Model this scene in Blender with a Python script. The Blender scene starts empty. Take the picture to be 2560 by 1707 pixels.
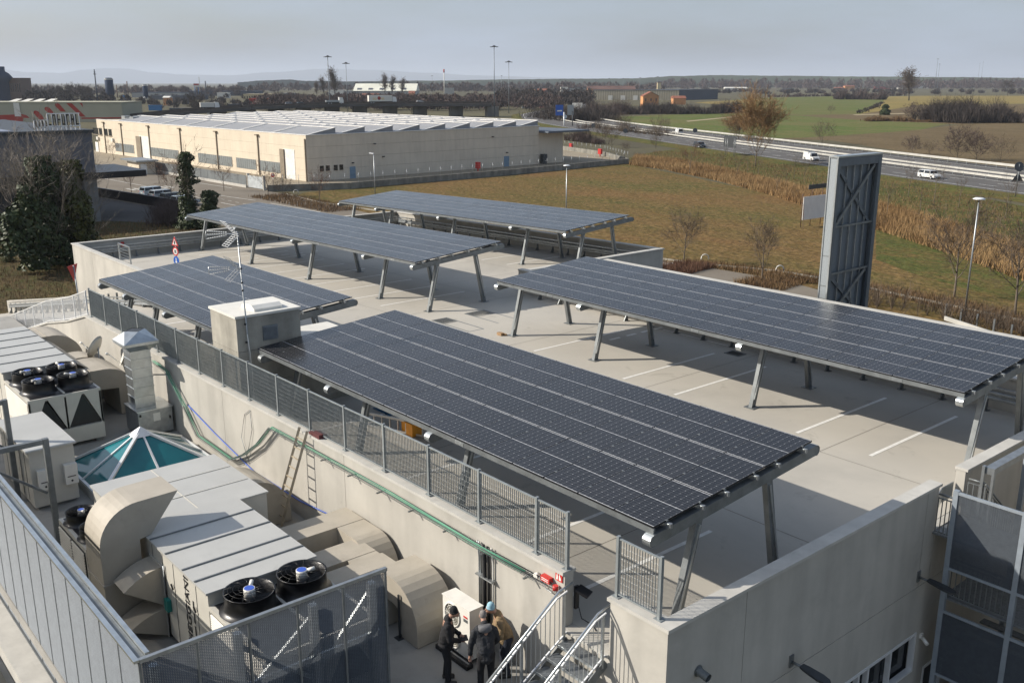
import bpy, bmesh, math, random
from math import sin, cos, pi, radians, hypot, atan2, sqrt
from mathutils import Vector, Matrix
random.seed(7)
S = bpy.context.scene
COL = S.collection
# ---------------------------------------------------------------- camera
F_PX, W_PX, H_PX = 2400.5, 2560.0, 1707.0
PITCH, YAW = radians(15.09), radians(139.77)
CAM = Vector((16.52, -12.44, 10.68))
FWD = Vector((cos(YAW)*cos(PITCH), sin(YAW)*cos(PITCH), -sin(PITCH)))
RGT = Vector((sin(YAW), -cos(YAW), 0.0))
UPV = RGT.cross(FWD)
cd = bpy.data.cameras.new('camera'); co = bpy.data.objects.new('camera', cd); COL.objects.link(co)
cd.sensor_width = 36.0; cd.lens = F_PX/W_PX*36.0; cd.clip_start = 0.2; cd.clip_end = 150000
co.matrix_world = Matrix(((RGT.x, UPV.x, -FWD.x, CAM.x), (RGT.y, UPV.y, -FWD.y, CAM.y), (RGT.z, UPV.z, -FWD.z, CAM.z), (0, 0, 0, 1)))
S.camera = co
# ---------------------------------------------------------------- sky, sun, exposure
SUN_V = Vector((-1.08, -1.22, 1.0)).normalized()       # towards the sun
EL = math.asin(SUN_V.z); AZ = atan2(SUN_V.x, SUN_V.y)
w = bpy.data.worlds.new('World'); S.world = w; w.use_nodes = True
nt = w.node_tree; nt.nodes.clear()
def wn(t, **k):
    n = nt.nodes.new(t)
    for a, b in k.items(): setattr(n, a, b)
    return n
sky = wn('ShaderNodeTexSky', sky_type='NISHITA', sun_disc=False, sun_elevation=EL, sun_rotation=AZ, altitude=60, air_density=1.0, dust_density=3.0, ozone_density=1.5)
bg = wn('ShaderNodeBackground'); bg.inputs[1].default_value = 0.105
out = wn('ShaderNodeOutputWorld')
tc = wn('ShaderNodeTexCoord'); sep = wn('ShaderNodeSeparateXYZ'); nt.links.new(tc.outputs['Generated'], sep.inputs[0])
# soft high cloud veil: direction projected on a cloud layer
zc = wn('ShaderNodeMath', operation='MAXIMUM'); nt.links.new(sep.outputs[2], zc.inputs[0]); zc.inputs[1].default_value = 0.0
za = wn('ShaderNodeMath', operation='ADD'); nt.links.new(zc.outputs[0], za.inputs[0]); za.inputs[1].default_value = 0.16
comb = wn('ShaderNodeCombineXYZ')
for i in (0, 1):
    d = wn('ShaderNodeMath', operation='DIVIDE'); nt.links.new(sep.outputs[i], d.inputs[0]); nt.links.new(za.outputs[0], d.inputs[1]); nt.links.new(d.outputs[0], comb.inputs[i])
noi = wn('ShaderNodeTexNoise'); noi.inputs['Scale'].default_value = 0.55; noi.inputs['Detail'].default_value = 5; noi.inputs['Roughness'].default_value = 0.55
nt.links.new(comb.outputs[0], noi.inputs['Vector'])
mr = wn('ShaderNodeMapRange'); mr.inputs[1].default_value = 0.36; mr.inputs[2].default_value = 0.72; mr.inputs[3].default_value = 0.25; mr.inputs[4].default_value = 0.80
nt.links.new(noi.outputs['Fac'], mr.inputs[0])
mix = wn('ShaderNodeMix', data_type='RGBA')
nt.links.new(mr.outputs[0], mix.inputs[0]); nt.links.new(sky.outputs[0], mix.inputs[6]); mix.inputs[7].default_value = (3.7, 4.35, 5.4, 1)
nt.links.new(mix.outputs[2], bg.inputs[0]); nt.links.new(bg.outputs[0], out.inputs[0])
sl = bpy.data.lights.new('sun', 'SUN'); so = bpy.data.objects.new('sun', sl); COL.objects.link(so)
sl.energy = 4.8; sl.angle = radians(0.55); sl.color = (1.0, 0.93, 0.83)
so.rotation_euler = SUN_V.to_track_quat('Z', 'Y').to_euler()
so.location = (0, 0, 60)
S.view_settings.view_transform = 'Standard'; S.view_settings.look = 'None'
S.view_settings.exposure = 0.35; S.view_settings.gamma = 1.0
S.render.engine = 'CYCLES'
S.cycles.use_denoising = True
S.cycles.max_bounces = 6; S.cycles.diffuse_bounces = 3; S.cycles.glossy_bounces = 3; S.cycles.transmission_bounces = 4; S.cycles.transparent_max_bounces = 10; S.cycles.volume_bounces = 0
S.cycles.caustics_reflective = False; S.cycles.caustics_refractive = False
S.cycles.sample_clamp_indirect = 4.0

# ---------------------------------------------------------------- helpers
ZG = -7.0           # ground level (the parking deck is z = 0)
ZL = -1.6           # plant roof level
def at(px, py, z=ZG):
    d = FWD + RGT*((px-W_PX/2)/F_PX) - UPV*((py-H_PX/2)/F_PX)
    t = (z-CAM.z)/d.z
    return CAM + d*t
def V(*a): return Vector(a)
MATS = {}
def mat(name, col=(.5, .5, .5), rough=.6, metal=0.0, var=.12, scale=1.5, bump=0.0, bscale=40, spec=.5, streak=0.0, detail=6, col2=None, coords='pos', alpha=None, transmission=0.0, emit=None, lo=.35, hi=.65, stretch=None):
    if name in MATS: return MATS[name]
    m = bpy.data.materials.new(name); m.use_nodes = True; MATS[name] = m
    n = m.node_tree.nodes; L = m.node_tree.links
    b = n['Principled BSDF']
    b.inputs['Roughness'].default_value = rough; b.inputs['Metallic'].default_value = metal
    b.inputs['Specular IOR Level'].default_value = spec
    if transmission: b.inputs['Transmission Weight'].default_value = transmission
    c1 = tuple(max(0, x*(1-var)) for x in col)+(1,); c2 = tuple(min(1, x*(1+var)) for x in col)+(1,)
    if col2: c2 = tuple(col2)+(1,); c1 = tuple(col)+(1,)
    if var == 0 and not col2 and not bump:
        b.inputs['Base Color'].default_value = tuple(col)+(1,); return m
    if coords == 'pos':
        g = n.new('ShaderNodeNewGeometry'); src = g.outputs['Position']
    else:
        g = n.new('ShaderNodeTexCoord'); src = g.outputs['Object']
    vec = src
    if stretch:
        mp = n.new('ShaderNodeMapping'); L.new(src, mp.inputs[0]); mp.inputs['Scale'].default_value = stretch; vec = mp.outputs[0]
    nz = n.new('ShaderNodeTexNoise'); nz.inputs['Scale'].default_value = scale; nz.inputs['Detail'].default_value = detail; nz.inputs['Roughness'].default_value = .6
    L.new(vec, nz.inputs['Vector'])
    mrg = n.new('ShaderNodeMapRange'); mrg.inputs[1].default_value = lo; mrg.inputs[2].default_value = hi; L.new(nz.outputs['Fac'], mrg.inputs[0])
    mx = n.new('ShaderNodeMix'); mx.data_type = 'RGBA'; L.new(mrg.outputs[0], mx.inputs[0]); mx.inputs[6].default_value = c1; mx.inputs[7].default_value = c2
    res = mx.outputs[2]
    if streak:
        mp2 = n.new('ShaderNodeMapping'); L.new(src, mp2.inputs[0]); mp2.inputs['Scale'].default_value = (1.1, 1.1, .16)
        n2 = n.new('ShaderNodeTexNoise'); n2.inputs['Scale'].default_value = 1.3; n2.inputs['Detail'].default_value = 7; L.new(mp2.outputs[0], n2.inputs['Vector'])
        m2 = n.new('ShaderNodeMapRange'); m2.inputs[1].default_value = .42; m2.inputs[2].default_value = .78; m2.inputs[3].default_value = 1.0; m2.inputs[4].default_value = 1.0-streak; L.new(n2.outputs['Fac'], m2.inputs[0])
        ml = n.new('ShaderNodeMix'); ml.data_type = 'RGBA'; ml.blend_type = 'MULTIPLY'; ml.inputs[0].default_value = 1.0; L.new(res, ml.inputs[6]); L.new(m2.outputs[0], ml.inputs[7]); res = ml.outputs[2]
    L.new(res, b.inputs['Base Color'])
    if bump:
        bn = n.new('ShaderNodeTexNoise'); bn.inputs['Scale'].default_value = bscale; bn.inputs['Detail'].default_value = 4; L.new(src, bn.inputs['Vector'])
        bp = n.new('ShaderNodeBump'); bp.inputs['Strength'].default_value = bump; bp.inputs['Distance'].default_value = .02; L.new(bn.outputs['Fac'], bp.inputs['Height']); L.new(bp.outputs[0], b.inputs['Normal'])
    return m

class MB:
    """collects faces for ONE mesh object"""
    def __init__(s): s.v = []; s.f = []; s.mi = []; s.sm = []
    def add(s, vs, fs, mi=0, smooth=False):
        o = len(s.v); s.v.extend([tuple(p) for p in vs])
        for f in fs: s.f.append([i+o for i in f]); s.mi.append(mi); s.sm.append(smooth)
        return s
    def bx(s, x0, y0, z0, x1, y1, z1, mi=0):
        v = [(x, y, z) for z in (z0, z1) for y in (y0, y1) for x in (x0, x1)]
        return s.add(v, [(0, 2, 3, 1), (4, 5, 7, 6), (0, 1, 5, 4), (2, 6, 7, 3), (0, 4, 6, 2), (1, 3, 7, 5)], mi)
    def bar(s, p, q, w, h, mi=0, up=(0, 0, 1)):
        p = Vector(p); q = Vector(q); d = (q-p).normalized(); u = Vector(up)
        if abs(d.dot(u)) > .99: u = Vector((0, 1, 0))
        r = d.cross(u).normalized(); u = r.cross(d)
        v = []
        for c in (p, q):
            for a, b in ((-1, -1), (1, -1), (1, 1), (-1, 1)): v.append(c+r*(a*w/2)+u*(b*h/2))
        return s.add(v, [(3, 2, 1, 0), (4, 5, 6, 7), (0, 1, 5, 4), (1, 2, 6, 5), (2, 3, 7, 6), (3, 0, 4, 7)], mi)
    def cyl(s, p, q, r, n=8, r2=None, cap=True, mi=0, smooth=True):
        p = Vector(p); q = Vector(q); r2 = r if r2 is None else r2; d = (q-p)
        if d.length < 1e-6: return s
        d.normalize(); u = Vector((0, 0, 1)) if abs(d.z) < .95 else Vector((1, 0, 0))
        a = d.cross(u).normalized(); b = a.cross(d)
        v = [p+(a*cos(2*pi*i/n)+b*sin(2*pi*i/n))*r for i in range(n)]+[q+(a*cos(2*pi*i/n)+b*sin(2*pi*i/n))*r2 for i in range(n)]
        o = len(s.v); s.add(v, [(i, i+n, (i+1) % n+n, (i+1) % n) for i in range(n)], mi, smooth)
        if cap:
            s.f.append([o+i for i in range(n)]); s.mi.append(mi); s.sm.append(False)
            s.f.append([o+n+i for i in reversed(range(n))]); s.mi.append(mi); s.sm.append(False)
        return s
    def tube(s, pts, r, n=6, mi=0):
        pts = [Vector(p) for p in pts]; rings = []
        for i, p in enumerate(pts):
            d = (pts[min(i+1, len(pts)-1)]-pts[max(i-1, 0)]).normalized()
            u = Vector((0, 0, 1)) if abs(d.z) < .95 else Vector((1, 0, 0))
            a = d.cross(u).normalized(); b = a.cross(d); rr = r[i] if isinstance(r, (list, tuple)) else r
            rings.append([p+(a*cos(2*pi*k/n)+b*sin(2*pi*k/n))*rr for k in range(n)])
        v = [x for g in rings for x in g]; fs = []
        for i in range(len(pts)-1):
            for k in range(n): fs.append((i*n+k, (i+1)*n+k, (i+1)*n+(k+1) % n, i*n+(k+1) % n))
        fs.append(tuple(range(n))); fs.append(tuple((len(pts)-1)*n+k for k in reversed(range(n))))
        return s.add(v, fs, mi, True)
    def prism(s, poly, fn, d0, d1, mi=0, smooth=False):
        """poly: 2-D points; fn(a,b,d)->xyz"""
        n = len(poly); v = [fn(a, b, d0) for a, b in poly]+[fn(a, b, d1) for a, b in poly]
        s.add(v, [(i, (i+1) % n, (i+1) % n+n, i+n) for i in range(n)], mi, smooth)
        o = len(s.v)-2*n
        s.f.append([o+i for i in reversed(range(n))]); s.mi.append(mi); s.sm.append(False)
        s.f.append([o+n+i for i in range(n)]); s.mi.append(mi); s.sm.append(False)
        return s
    def quad(s, a, b, c, d, mi=0): return s.add([a, b, c, d], [(0, 1, 2, 3)], mi)
    def lathe(s, c, prof, n=16, axis=(0, 0, 1), mi=0):
        ax = Vector(axis).normalized(); u = Vector((0, 0, 1)) if abs(ax.z) < .95 else Vector((1, 0, 0))
        a = ax.cross(u).normalized(); b = ax.cross(a); c = Vector(c); v = []
        for r, h in prof:
            for k in range(n): v.append(c+ax*h+(a*cos(2*pi*k/n)+b*sin(2*pi*k/n))*r)
        fs = [(i*n+k, i*n+(k+1) % n, (i+1)*n+(k+1) % n, (i+1)*n+k) for i in range(len(prof)-1) for k in range(n)]
        return s.add(v, fs, mi, True)
    def sweep(s, path, w, h, mi=0, side=None):
        """closed rectangular duct swept along path; side(i) optional fixed side vector"""
        P = [Vector(p) for p in path]; v = []
        for i, p in enumerate(P):
            d = (P[min(i+1, len(P)-1)]-P[max(i-1, 0)]).normalized()
            r = Vector(side) if side else d.cross(Vector((0, 0, 1))).normalized()
            r = (r-d*r.dot(d)).normalized(); u = r.cross(d)
            for a, b in ((-1, -1), (1, -1), (1, 1), (-1, 1)): v.append(p+r*(a*w/2)+u*(b*h/2))
        fs = [(i*4+k, i*4+(k+1) % 4, (i+1)*4+(k+1) % 4, (i+1)*4+k) for i in range(len(P)-1) for k in range(4)]
        fs += [(3, 2, 1, 0), tuple(4*(len(P)-1)+k for k in range(4))]
        return s.add(v, fs, mi)
    def mesh(s, name, mats):
        me = bpy.data.meshes.new(name); me.from_pydata(s.v, [], s.f)
        for m in (mats if isinstance(mats, (list, tuple)) else [mats]): me.materials.append(m)
        if len(me.polygons):
            me.polygons.foreach_set('material_index', s.mi); me.polygons.foreach_set('use_smooth', s.sm)
        me.update(); return me
    def build(s, name, mats, parent=None, **k):
        bm = None
        o = bpy.data.objects.new(name, s.mesh(name, mats)); COL.objects.link(o)
        if parent is not None:
            o.parent = parent
            if parent.name in WORLD_ROOTS: o.location = -parent.location if parent.parent is None else (0, 0, 0)
            elif parent.type == 'MESH': pass
        tag(o, **k); return o
WORLD_ROOTS = set()
def tag(o, label=None, cat=None, group=None, kind=None):
    if label: o['label'] = label
    if cat: o['category'] = cat
    if group: o['group'] = group
    if kind: o['kind'] = kind
    return o
def thing(name, loc, label, cat, group=None, world=True):
    """an Empty at the thing's base; with world=True the parts are modelled in world coordinates"""
    o = bpy.data.objects.new(name, None); COL.objects.link(o); o.location = loc; o.empty_display_size = .2
    tag(o, label, cat, group)
    if world: WORLD_ROOTS.add(o.name)
    return o
def obj(name, me, parent=None, loc=(0, 0, 0), rz=0, **k):
    o = bpy.data.objects.new(name, me); COL.objects.link(o)
    if parent is not None: o.parent = parent
    o.location = loc; o.rotation_euler = (0, 0, rz); tag(o, **k); return o
def clone(root, loc, rz=0, scale=1, label=None, group=None, cat=None):
    def cp(o, p):
        c = o.copy(); COL.objects.link(c); c.parent = p
        for ch in o.children: cp(ch, c)
        return c
    r = cp(root, None); r.location = loc; r.rotation_euler = (0, 0, rz); r.scale = (scale,)*3 if not isinstance(scale, tuple) else scale
    tag(r, label, cat, group); return r
def sheet(name, pts, z, m, kind='structure', **k):
    mb = MB(); mb.add([(p[0], p[1], z if len(p) < 3 else p[2]) for p in pts], [tuple(range(len(pts)))])
    o = mb.build(name, m, **k)
    bmm = bmesh.new(); bmm.from_mesh(o.data); bmesh.ops.recalc_face_normals(bmm, faces=bmm.faces)
    for f in bmm.faces:
        if f.normal.z < 0: f.normal_flip()
    bmm.to_mesh(o.data); bmm.free()
    if kind: o['kind'] = kind
    return o
def arc(c, r, a0, a1, n): return [(c[0]+r*cos(a0+(a1-a0)*i/n), c[1]+r*sin(a0+(a1-a0)*i/n)) for i in range(n+1)]
def text_mesh(name, body, size, m, origin, xdir, ydir, parent, depth=.004, align='LEFT'):
    cu = bpy.data.curves.new(name, 'FONT'); cu.body = body; cu.size = size; cu.extrude = depth; cu.align_x = align
    tmp = bpy.data.objects.new(name, cu); COL.objects.link(tmp)
    bpy.context.view_layer.update()
    me = bpy.data.meshes.new_from_object(tmp.evaluated_get(bpy.context.evaluated_depsgraph_get()))
    bpy.data.objects.remove(tmp); me.materials.clear(); me.materials.append(m)
    x = Vector(xdir).normalized(); y = Vector(ydir).normalized(); zz = x.cross(y); o = Vector(origin)
    for vv in me.vertices: vv.co = o+x*vv.co.x+y*vv.co.y+zz*vv.co.z
    ob = bpy.data.objects.new(name, me); COL.objects.link(ob); ob.parent = parent
    if parent.name in WORLD_ROOTS: ob.location = -parent.location
    return ob
# ---------------------------------------------------------------- materials
concrete_deck = mat('deck_concrete', (.40, .378, .335), .75, 0, .10, .22, .10, 25, spec=.3, col2=(.475, .445, .385), lo=.3, hi=.7)
def add_stains(m, spots=((.9, .60, .74, .72), (3.5, .66, .76, .70), (.12, .50, .72, .84))):
    """multiply layered stain masks into the base colour: (scale, lo, hi, darkest)"""
    n = m.node_tree.nodes; L = m.node_tree.links; b = n['Principled BSDF']; src = b.inputs['Base Color'].links[0].from_socket; g = n.new('ShaderNodeNewGeometry')
    for k, (sc_, lo, hi, dk_) in enumerate(spots):
        nz = n.new('ShaderNodeTexNoise'); nz.inputs['Scale'].default_value = sc_; nz.inputs['Detail'].default_value = 8; nz.inputs['Roughness'].default_value = .65; nz.inputs['Distortion'].default_value = .6
        mp = n.new('ShaderNodeMapping'); mp.inputs['Location'].default_value = (7.3*k, 3.1*k, 0); L.new(g.outputs['Position'], mp.inputs[0]); L.new(mp.outputs[0], nz.inputs['Vector'])
        r = n.new('ShaderNodeMapRange'); r.inputs[1].default_value = lo; r.inputs[2].default_value = hi; r.inputs[3].default_value = 1; r.inputs[4].default_value = dk_; L.new(nz.outputs['Fac'], r.inputs[0])
        x = n.new('ShaderNodeMix'); x.data_type = 'RGBA'; x.blend_type = 'MULTIPLY'; x.inputs[0].default_value = 1; L.new(src, x.inputs[6]); L.new(r.outputs[0], x.inputs[7]); src = x.outputs[2]
    L.new(src, b.inputs['Base Color'])
add_stains(concrete_deck)
concrete_wall = mat('wall_concrete', (.445, .425, .38), .8, 0, .07, .6, .12, 12, spec=.3, streak=.20)
add_stains(concrete_wall, ((.5, .55, .75, .85), (5.0, .64, .76, .86)))
concrete_cap = mat('coping_concrete', (.47, .455, .415), .75, 0, .08, 2.0, .08, 20, spec=.3)
add_stains(concrete_cap, ((1.5, .58, .75, .8),))
concrete_dark = mat('raw_concrete', (.37, .35, .30), .85, 0, .16, 1.1, .15, 10, spec=.2, streak=.45)
roof_screed = mat('roof_screed', (.31, .30, .275), .8, 0, .1, .6, .1, 20, spec=.3)
line_white = mat('white_marking_paint', (.74, .73, .69), .6, 0, .08, 6)
galv = mat('galvanised_steel', (.34, .36, .37), .42, .75, .14, 5)
galv_dark = mat('galvanised_steel_dull', (.20, .215, .22), .5, .6, .16, 3)
galv_bright = mat('galvanised_sheet', (.52, .55, .56), .3, .85, .10, 4)
steel_white = mat('white_steel', (.72, .73, .73), .4, .2, .05, 4)
anthracite = mat('anthracite_steel', (.055, .06, .065), .5, .4, .15, 4)
black_plastic = mat('black_plastic', (.012, .012, .014), .38, 0, .2, 8)
white_plastic = mat('white_plastic', (.72, .70, .64), .45, 0, .05, 3)
unit_cream = mat('cream_sheet_steel', (.55, .53, .47), .45, .05, .05, 1.2)
unit_roof = mat('pale_grey_sheet_steel', (.47, .465, .435), .4, .1, .05, .8)
duct_beige = mat('beige_coated_duct', (.36, .325, .265), .65, 0, .08, 1.2, .05, 10, col2=(.42, .38, .315))
add_stains(duct_beige, ((1.3, .55, .75, .82), (6, .62, .75, .85)))
red_paint = mat('red_paint', (.52, .035, .03), .4, 0, .08, 6)
blue_paint = mat('blue_paint', (.02, .10, .42), .4, 0, .08, 6)
orange_paint = mat('orange_plastic', (.75, .31, .02), .5, 0, .08, 6)
green_cable = mat('green_cable', (.09, .30, .19), .5, 0, .1, 6)
black_cable = mat('black_cable', (.015, .016, .018), .5, 0, .1, 6)
blue_cable = mat('blue_cable', (.06, .12, .45), .5, 0, .1, 6)
alu = mat('aluminium', (.60, .60, .59), .35, .8, .08, 6)
wood_block = mat('timber', (.30, .19, .10), .8, 0, .2, 10)
glass_dark = mat('dark_window_glass', (.012, .015, .018), .08, 0, .1, 2, spec=.6)
grate_m = mat('grating_steel', (.12, .125, .125), .55, .6, .15, 10)

fence_m = mat('fence_galvanised', (.27, .295, .30), .5, .35, .1, 5)
add_stains(unit_roof, ((1.2, .55, .78, .86), (7, .66, .78, .8))); add_stains(unit_cream, ((1.0, .56, .78, .88),)); add_stains(roof_screed, ((.7, .52, .72, .78), (4, .62, .75, .75)))
# ================================================================ setting near the camera: roof deck, ramp, plant roof
def dz(x): return 0.0 if x > -18 else 0.0207*(x+18)
def deck_strip(mb, x0, x1, y0, y1):
    xs = [x0]+([-18] if x0 < -18 < x1 else [])+[x1]
    for a, b in zip(xs, xs[1:]): mb.quad((a, y0, dz(a)), (b, y0, dz(b)), (b, y1, dz(b)), (a, y1, dz(a)))
mb = MB()
deck_strip(mb, -21.05, 6.42, -.2, 19.98); deck_strip(mb, -49.3, -21.05, 5.9, 30.9); deck_strip(mb, -28, -21.05, -.2, 5.9)
mb.quad((-36.5, 4.95, dz(-36.5)), (-28, 4.95, dz(-28)), (-28, 5.9, dz(-28)), (-36.5, 5.9, dz(-36.5)))
deck = mb.build('roof_deck', concrete_deck, kind='structure')
RAMP = [(-28, dz(-28)), (-35.5, -.95), (-39.8, -1.85), (-45, -3.0), (-53, -4.6), (-66, -6.99)]
def rz_(x):
    for (a, za), (b, zb) in zip(RAMP, RAMP[1:]):
        if b <= x <= a: return za+(zb-za)*(x-a)/(b-a)
    return RAMP[0][1] if x > -28 else RAMP[-1][1]
mb = MB()
for (a, za), (b, zb) in zip(RAMP, RAMP[1:]): mb.quad((b, -.2, zb), (a, -.2, za), (a, 5, za), (b, 5, zb))
mb.build('ramp', concrete_deck, kind='structure')
mb = MB(); mb.bx(-40, -8.2, ZL-.3, 6.4, -.46, ZL); mb.build('plant_roof', roof_screed, kind='structure')
# deck joints (saw cuts) and markings, 4 mm sheets
jm = mat('joint_sealant', (.19, .175, .15), .9, 0, .1, 5)
def strip(name, x0, y0, x1, y1, m, z=.006, parent=deck):
    mb = MB(); xs = [x0]+([-18] if x0 < -18 < x1 else [])+[x1]
    for a, b in zip(xs, xs[1:]): mb.quad((a, y0, dz(a)+z), (b, y0, dz(b)+z), (b, y1, dz(b)+z), (a, y1, dz(a)+z))
    return mb.build(name, m, parent)
for x in (-46, -41, -36, -31, -26): strip('deck_joint', x-.012, 6.0, x+.012, 30.8, jm, .003)
for x in (-20.8, -13.3, -5.7, 1.9): strip('deck_joint', x-.012, -.15, x+.012, 19.9, jm, .003)
for y in (6.6, 12.0): strip('deck_joint', -20.9, y-.012, 6.35, y+.012, jm, .0035)
for y in (12.2, 18.4, 24.6): strip('deck_joint', -49.2, y-.012, -21.2, y+.012, jm, .0035)
for x in (-11.97, -6.95, -4.46, .55, 3.07): strip('parking_line', x-.06, 12.85, x+.06, 18.25, line_white)
for x in (-9.4, -4.4, .68, 3.15): strip('parking_line', x-.06, .2, x+.06, 5.3, line_white)
for k in range(5): x = -27.0+2.5*k; (strip('parking_line', x-.06, .3, x+.06, 5.3, line_white) if x < -16.5 else None)
for k in range(10): x = -46.0+2.5*k; strip('parking_line', x-.06, 12.8, x+.06, 18.1, line_white)
for k in range(10): x = -46.0+2.5*k; strip('parking_line', x-.06, 25.2, x+.06, 30.0, line_white)
for y0, y1 in ((16.5, 17.15), (17.55, 18.15), (18.5, 19.1), (19.35, 19.9)): strip('dashed_line', -11.27, y0, -11.12, y1, line_white, .007)
for k in range(5): strip('dashed_line', -42.1, 14.6+k*1.1, -41.95, 15.2+k*1.1, line_white, .007)
strip('parking_line', -10.9, 19.55, -6.4, 19.66, line_white)
strip('parking_line', -21.1, 11.6, -13.2, 11.72, line_white)
# drain gratings set in the deck: frame with bars
def grating(x0, x1, y0, y1, label, n=26):
    g = thing('drain_grating', ((x0+x1)/2, (y0+y1)/2, dz(x0)), label, 'drain grating', 'gratings in the parking deck')
    mb = MB(); z = dz(x0)
    for a in (x0, x1): mb.bx(a-.03, y0, z+.004, a+.03, y1, z+.022)
    for a in (y0, y1): mb.bx(x0-.03, a-.03, z+.004, x1+.03, a+.03, z+.024)
    mb.build('frame', galv_dark, g)
    mb = MB(); mb.quad((x0, y0, z+.005), (x1, y0, z+.005), (x1, y1, z+.005), (x0, y1, z+.005)); mb.build('pit', anthracite, g)
    mb = MB()
    for i in range(1, n): yy = y0+(y1-y0)*i/n; mb.bx(x0+.03, yy-.008, z+.006, x1-.03, yy+.008, z+.02)
    mb.build('bars', grate_m, g, kind='stuff')
grating(-19.0, -16.22, 12.75, 13.57, 'long steel drain grating in the deck nearest the big front canopy')
grating(-19.1, -16.6, 14.75, 15.9, 'long steel drain grating beside the leg of the right canopy')
grating(-6.7, -6.05, 18.6, 19.1, 'small square drain grating in shade under the right canopy', 10)
# ---------------------------------------------------------------- parking building: walls
bld = thing('parking_building', (-20, 10, ZG), 'pale concrete parking building with rooftop deck and solar canopies', 'building')
def cz(x): return 1.24+.0115*min(0, x+2)
def wallx(name, x0, x1, y0, y1, z0, zt, m=concrete_wall, parent=bld, n=1):
    """wall panel along X with top height function zt(x)"""
    mb = MB(); v = [(x0, y0, z0), (x1, y0, z0), (x1, y1, z0), (x0, y1, z0), (x0, y0, zt(x0)), (x1, y0, zt(x1)), (x1, y1, zt(x1)), (x0, y1, zt(x0))]
    mb.add(v, [(3, 2, 1, 0), (4, 5, 6, 7), (0, 1, 5, 4), (1, 2, 6, 5), (2, 3, 7, 6), (3, 0, 4, 7)]); return mb.build(name, m, parent)
def coping(x0, x1, y0, y1, zt, h=.07, m=concrete_cap, name='coping'):
    return wallx(name, x0, x1, y0, y1, 0, zt, m) if False else _cop(x0, x1, y0, y1, zt, h, m, name)
def _cop(x0, x1, y0, y1, zt, h, m, name):
    mb = MB(); b = [(x0, y0), (x1, y0), (x1, y1), (x0, y1)]
    mb.add([(x, y, zt(x)-h) for x, y in b]+[(x, y, zt(x)) for x, y in b], [(3, 2, 1, 0), (4, 5, 6, 7), (0, 1, 5, 4), (1, 2, 6, 5), (2, 3, 7, 6), (3, 0, 4, 7)]); return mb.build(name, m, bld)
# near long wall (towards the plant roof)
E_ = [-26.2, -19.4, -12.3, -4.6, 3.98]
for a, b in zip(E_, E_[1:]): wallx('wall_panel', a+.008, b-.008, -.44, -.2, ZL-.05, lambda x: cz(x)-.07)
for a, b in zip(E_, E_[1:]): coping(a+.004, b-.004, -.5, -.14, cz)
wallx('wall_panel', 3.98, 5.24, -.44, -.2, ZG, lambda x: -.003)          # below the stair opening
wallx('wall_panel', 5.24, 6.43, -.44, -.2, ZG, lambda x: 1.17)
coping(5.2, 6.4, -.5, -.14, lambda x: 1.24)
# right wall, facing +x, split into precast panels round the window
def pan(name, y0, y1, z0, z1, x0=6.43, x1=6.67, m=concrete_wall):
    mb = MB(); mb.bx(x0, y0, z0, x1, y1, z1); return mb.build(name, m, bld)
pan('wall_panel', -.44, 1.89, -1.39, 1.17); pan('wall_panel', 1.905, 9.045, -1.39, 1.17); pan('wall_panel', 9.06, 9.6, -1.39, 1.17)
pan('wall_panel', 9.62, 10.93, -1.39, -.003); pan('wall_panel', 10.95, 15.2, -1.39, 1.17); pan('wall_panel', 15.215, 20.3, -1.39, 1.17)
pan('wall_panel', -.44, 1.89, ZG, -1.405); pan('wall_panel', 1.905, 4.3, ZG, -1.405); pan('wall_panel', 9.3, 9.9, ZG, -1.405); pan('wall_panel', 11.0, 20.3, ZG, -1.405)
pan('wall_panel', 4.3, 9.3, ZG, -3.87); pan('wall_panel', 4.3, 9.3, -2.74, -1.405); pan('wall_panel', 9.9, 11.0, -4.0, -1.405)
mb = MB(); mb.bx(6.40, -.5, 1.17, 6.73, 9.62, 1.24); mb.build('coping', concrete_cap, bld)
mb = MB(); mb.bx(6.40, 10.93, 1.17, 6.73, 20.3, 1.24); mb.build('coping', concrete_cap, bld)
# window strip
win = MB(); win.bx(6.44, 4.3, -3.87, 6.5, 9.3, -2.74); wino = win.build('window', glass_dark, bld)
fr = MB()
fr.bx(6.55, 4.3, -3.87, 6.69, 9.3, -3.80); fr.bx(6.55, 4.3, -2.81, 6.69, 9.3, -2.74)
for y in (4.3, 9.22): fr.bx(6.552, y, -3.80, 6.688, y+.08, -2.81)
for y in (5.35, 6.57, 7.0, 8.05, ): fr.bx(6.556, y, -3.80, 6.682, y+.07, -2.81)
fr.build('window_frame', steel_white, wino)
mb = MB(); mb.bx(6.5, 9.95, ZG, 6.56, 10.95, -4.06); dr = mb.build('door', anthracite, bld)
mb = MB(); mb.bx(6.56, 9.9, ZG, 6.69, 9.97, -4.0); mb.bx(6.56, 10.93, ZG, 6.69, 11.0, -4.0); mb.bx(6.56, 9.97, -4.07, 6.69, 10.93, -4.0); mb.build('door_frame', steel_white, dr)
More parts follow.
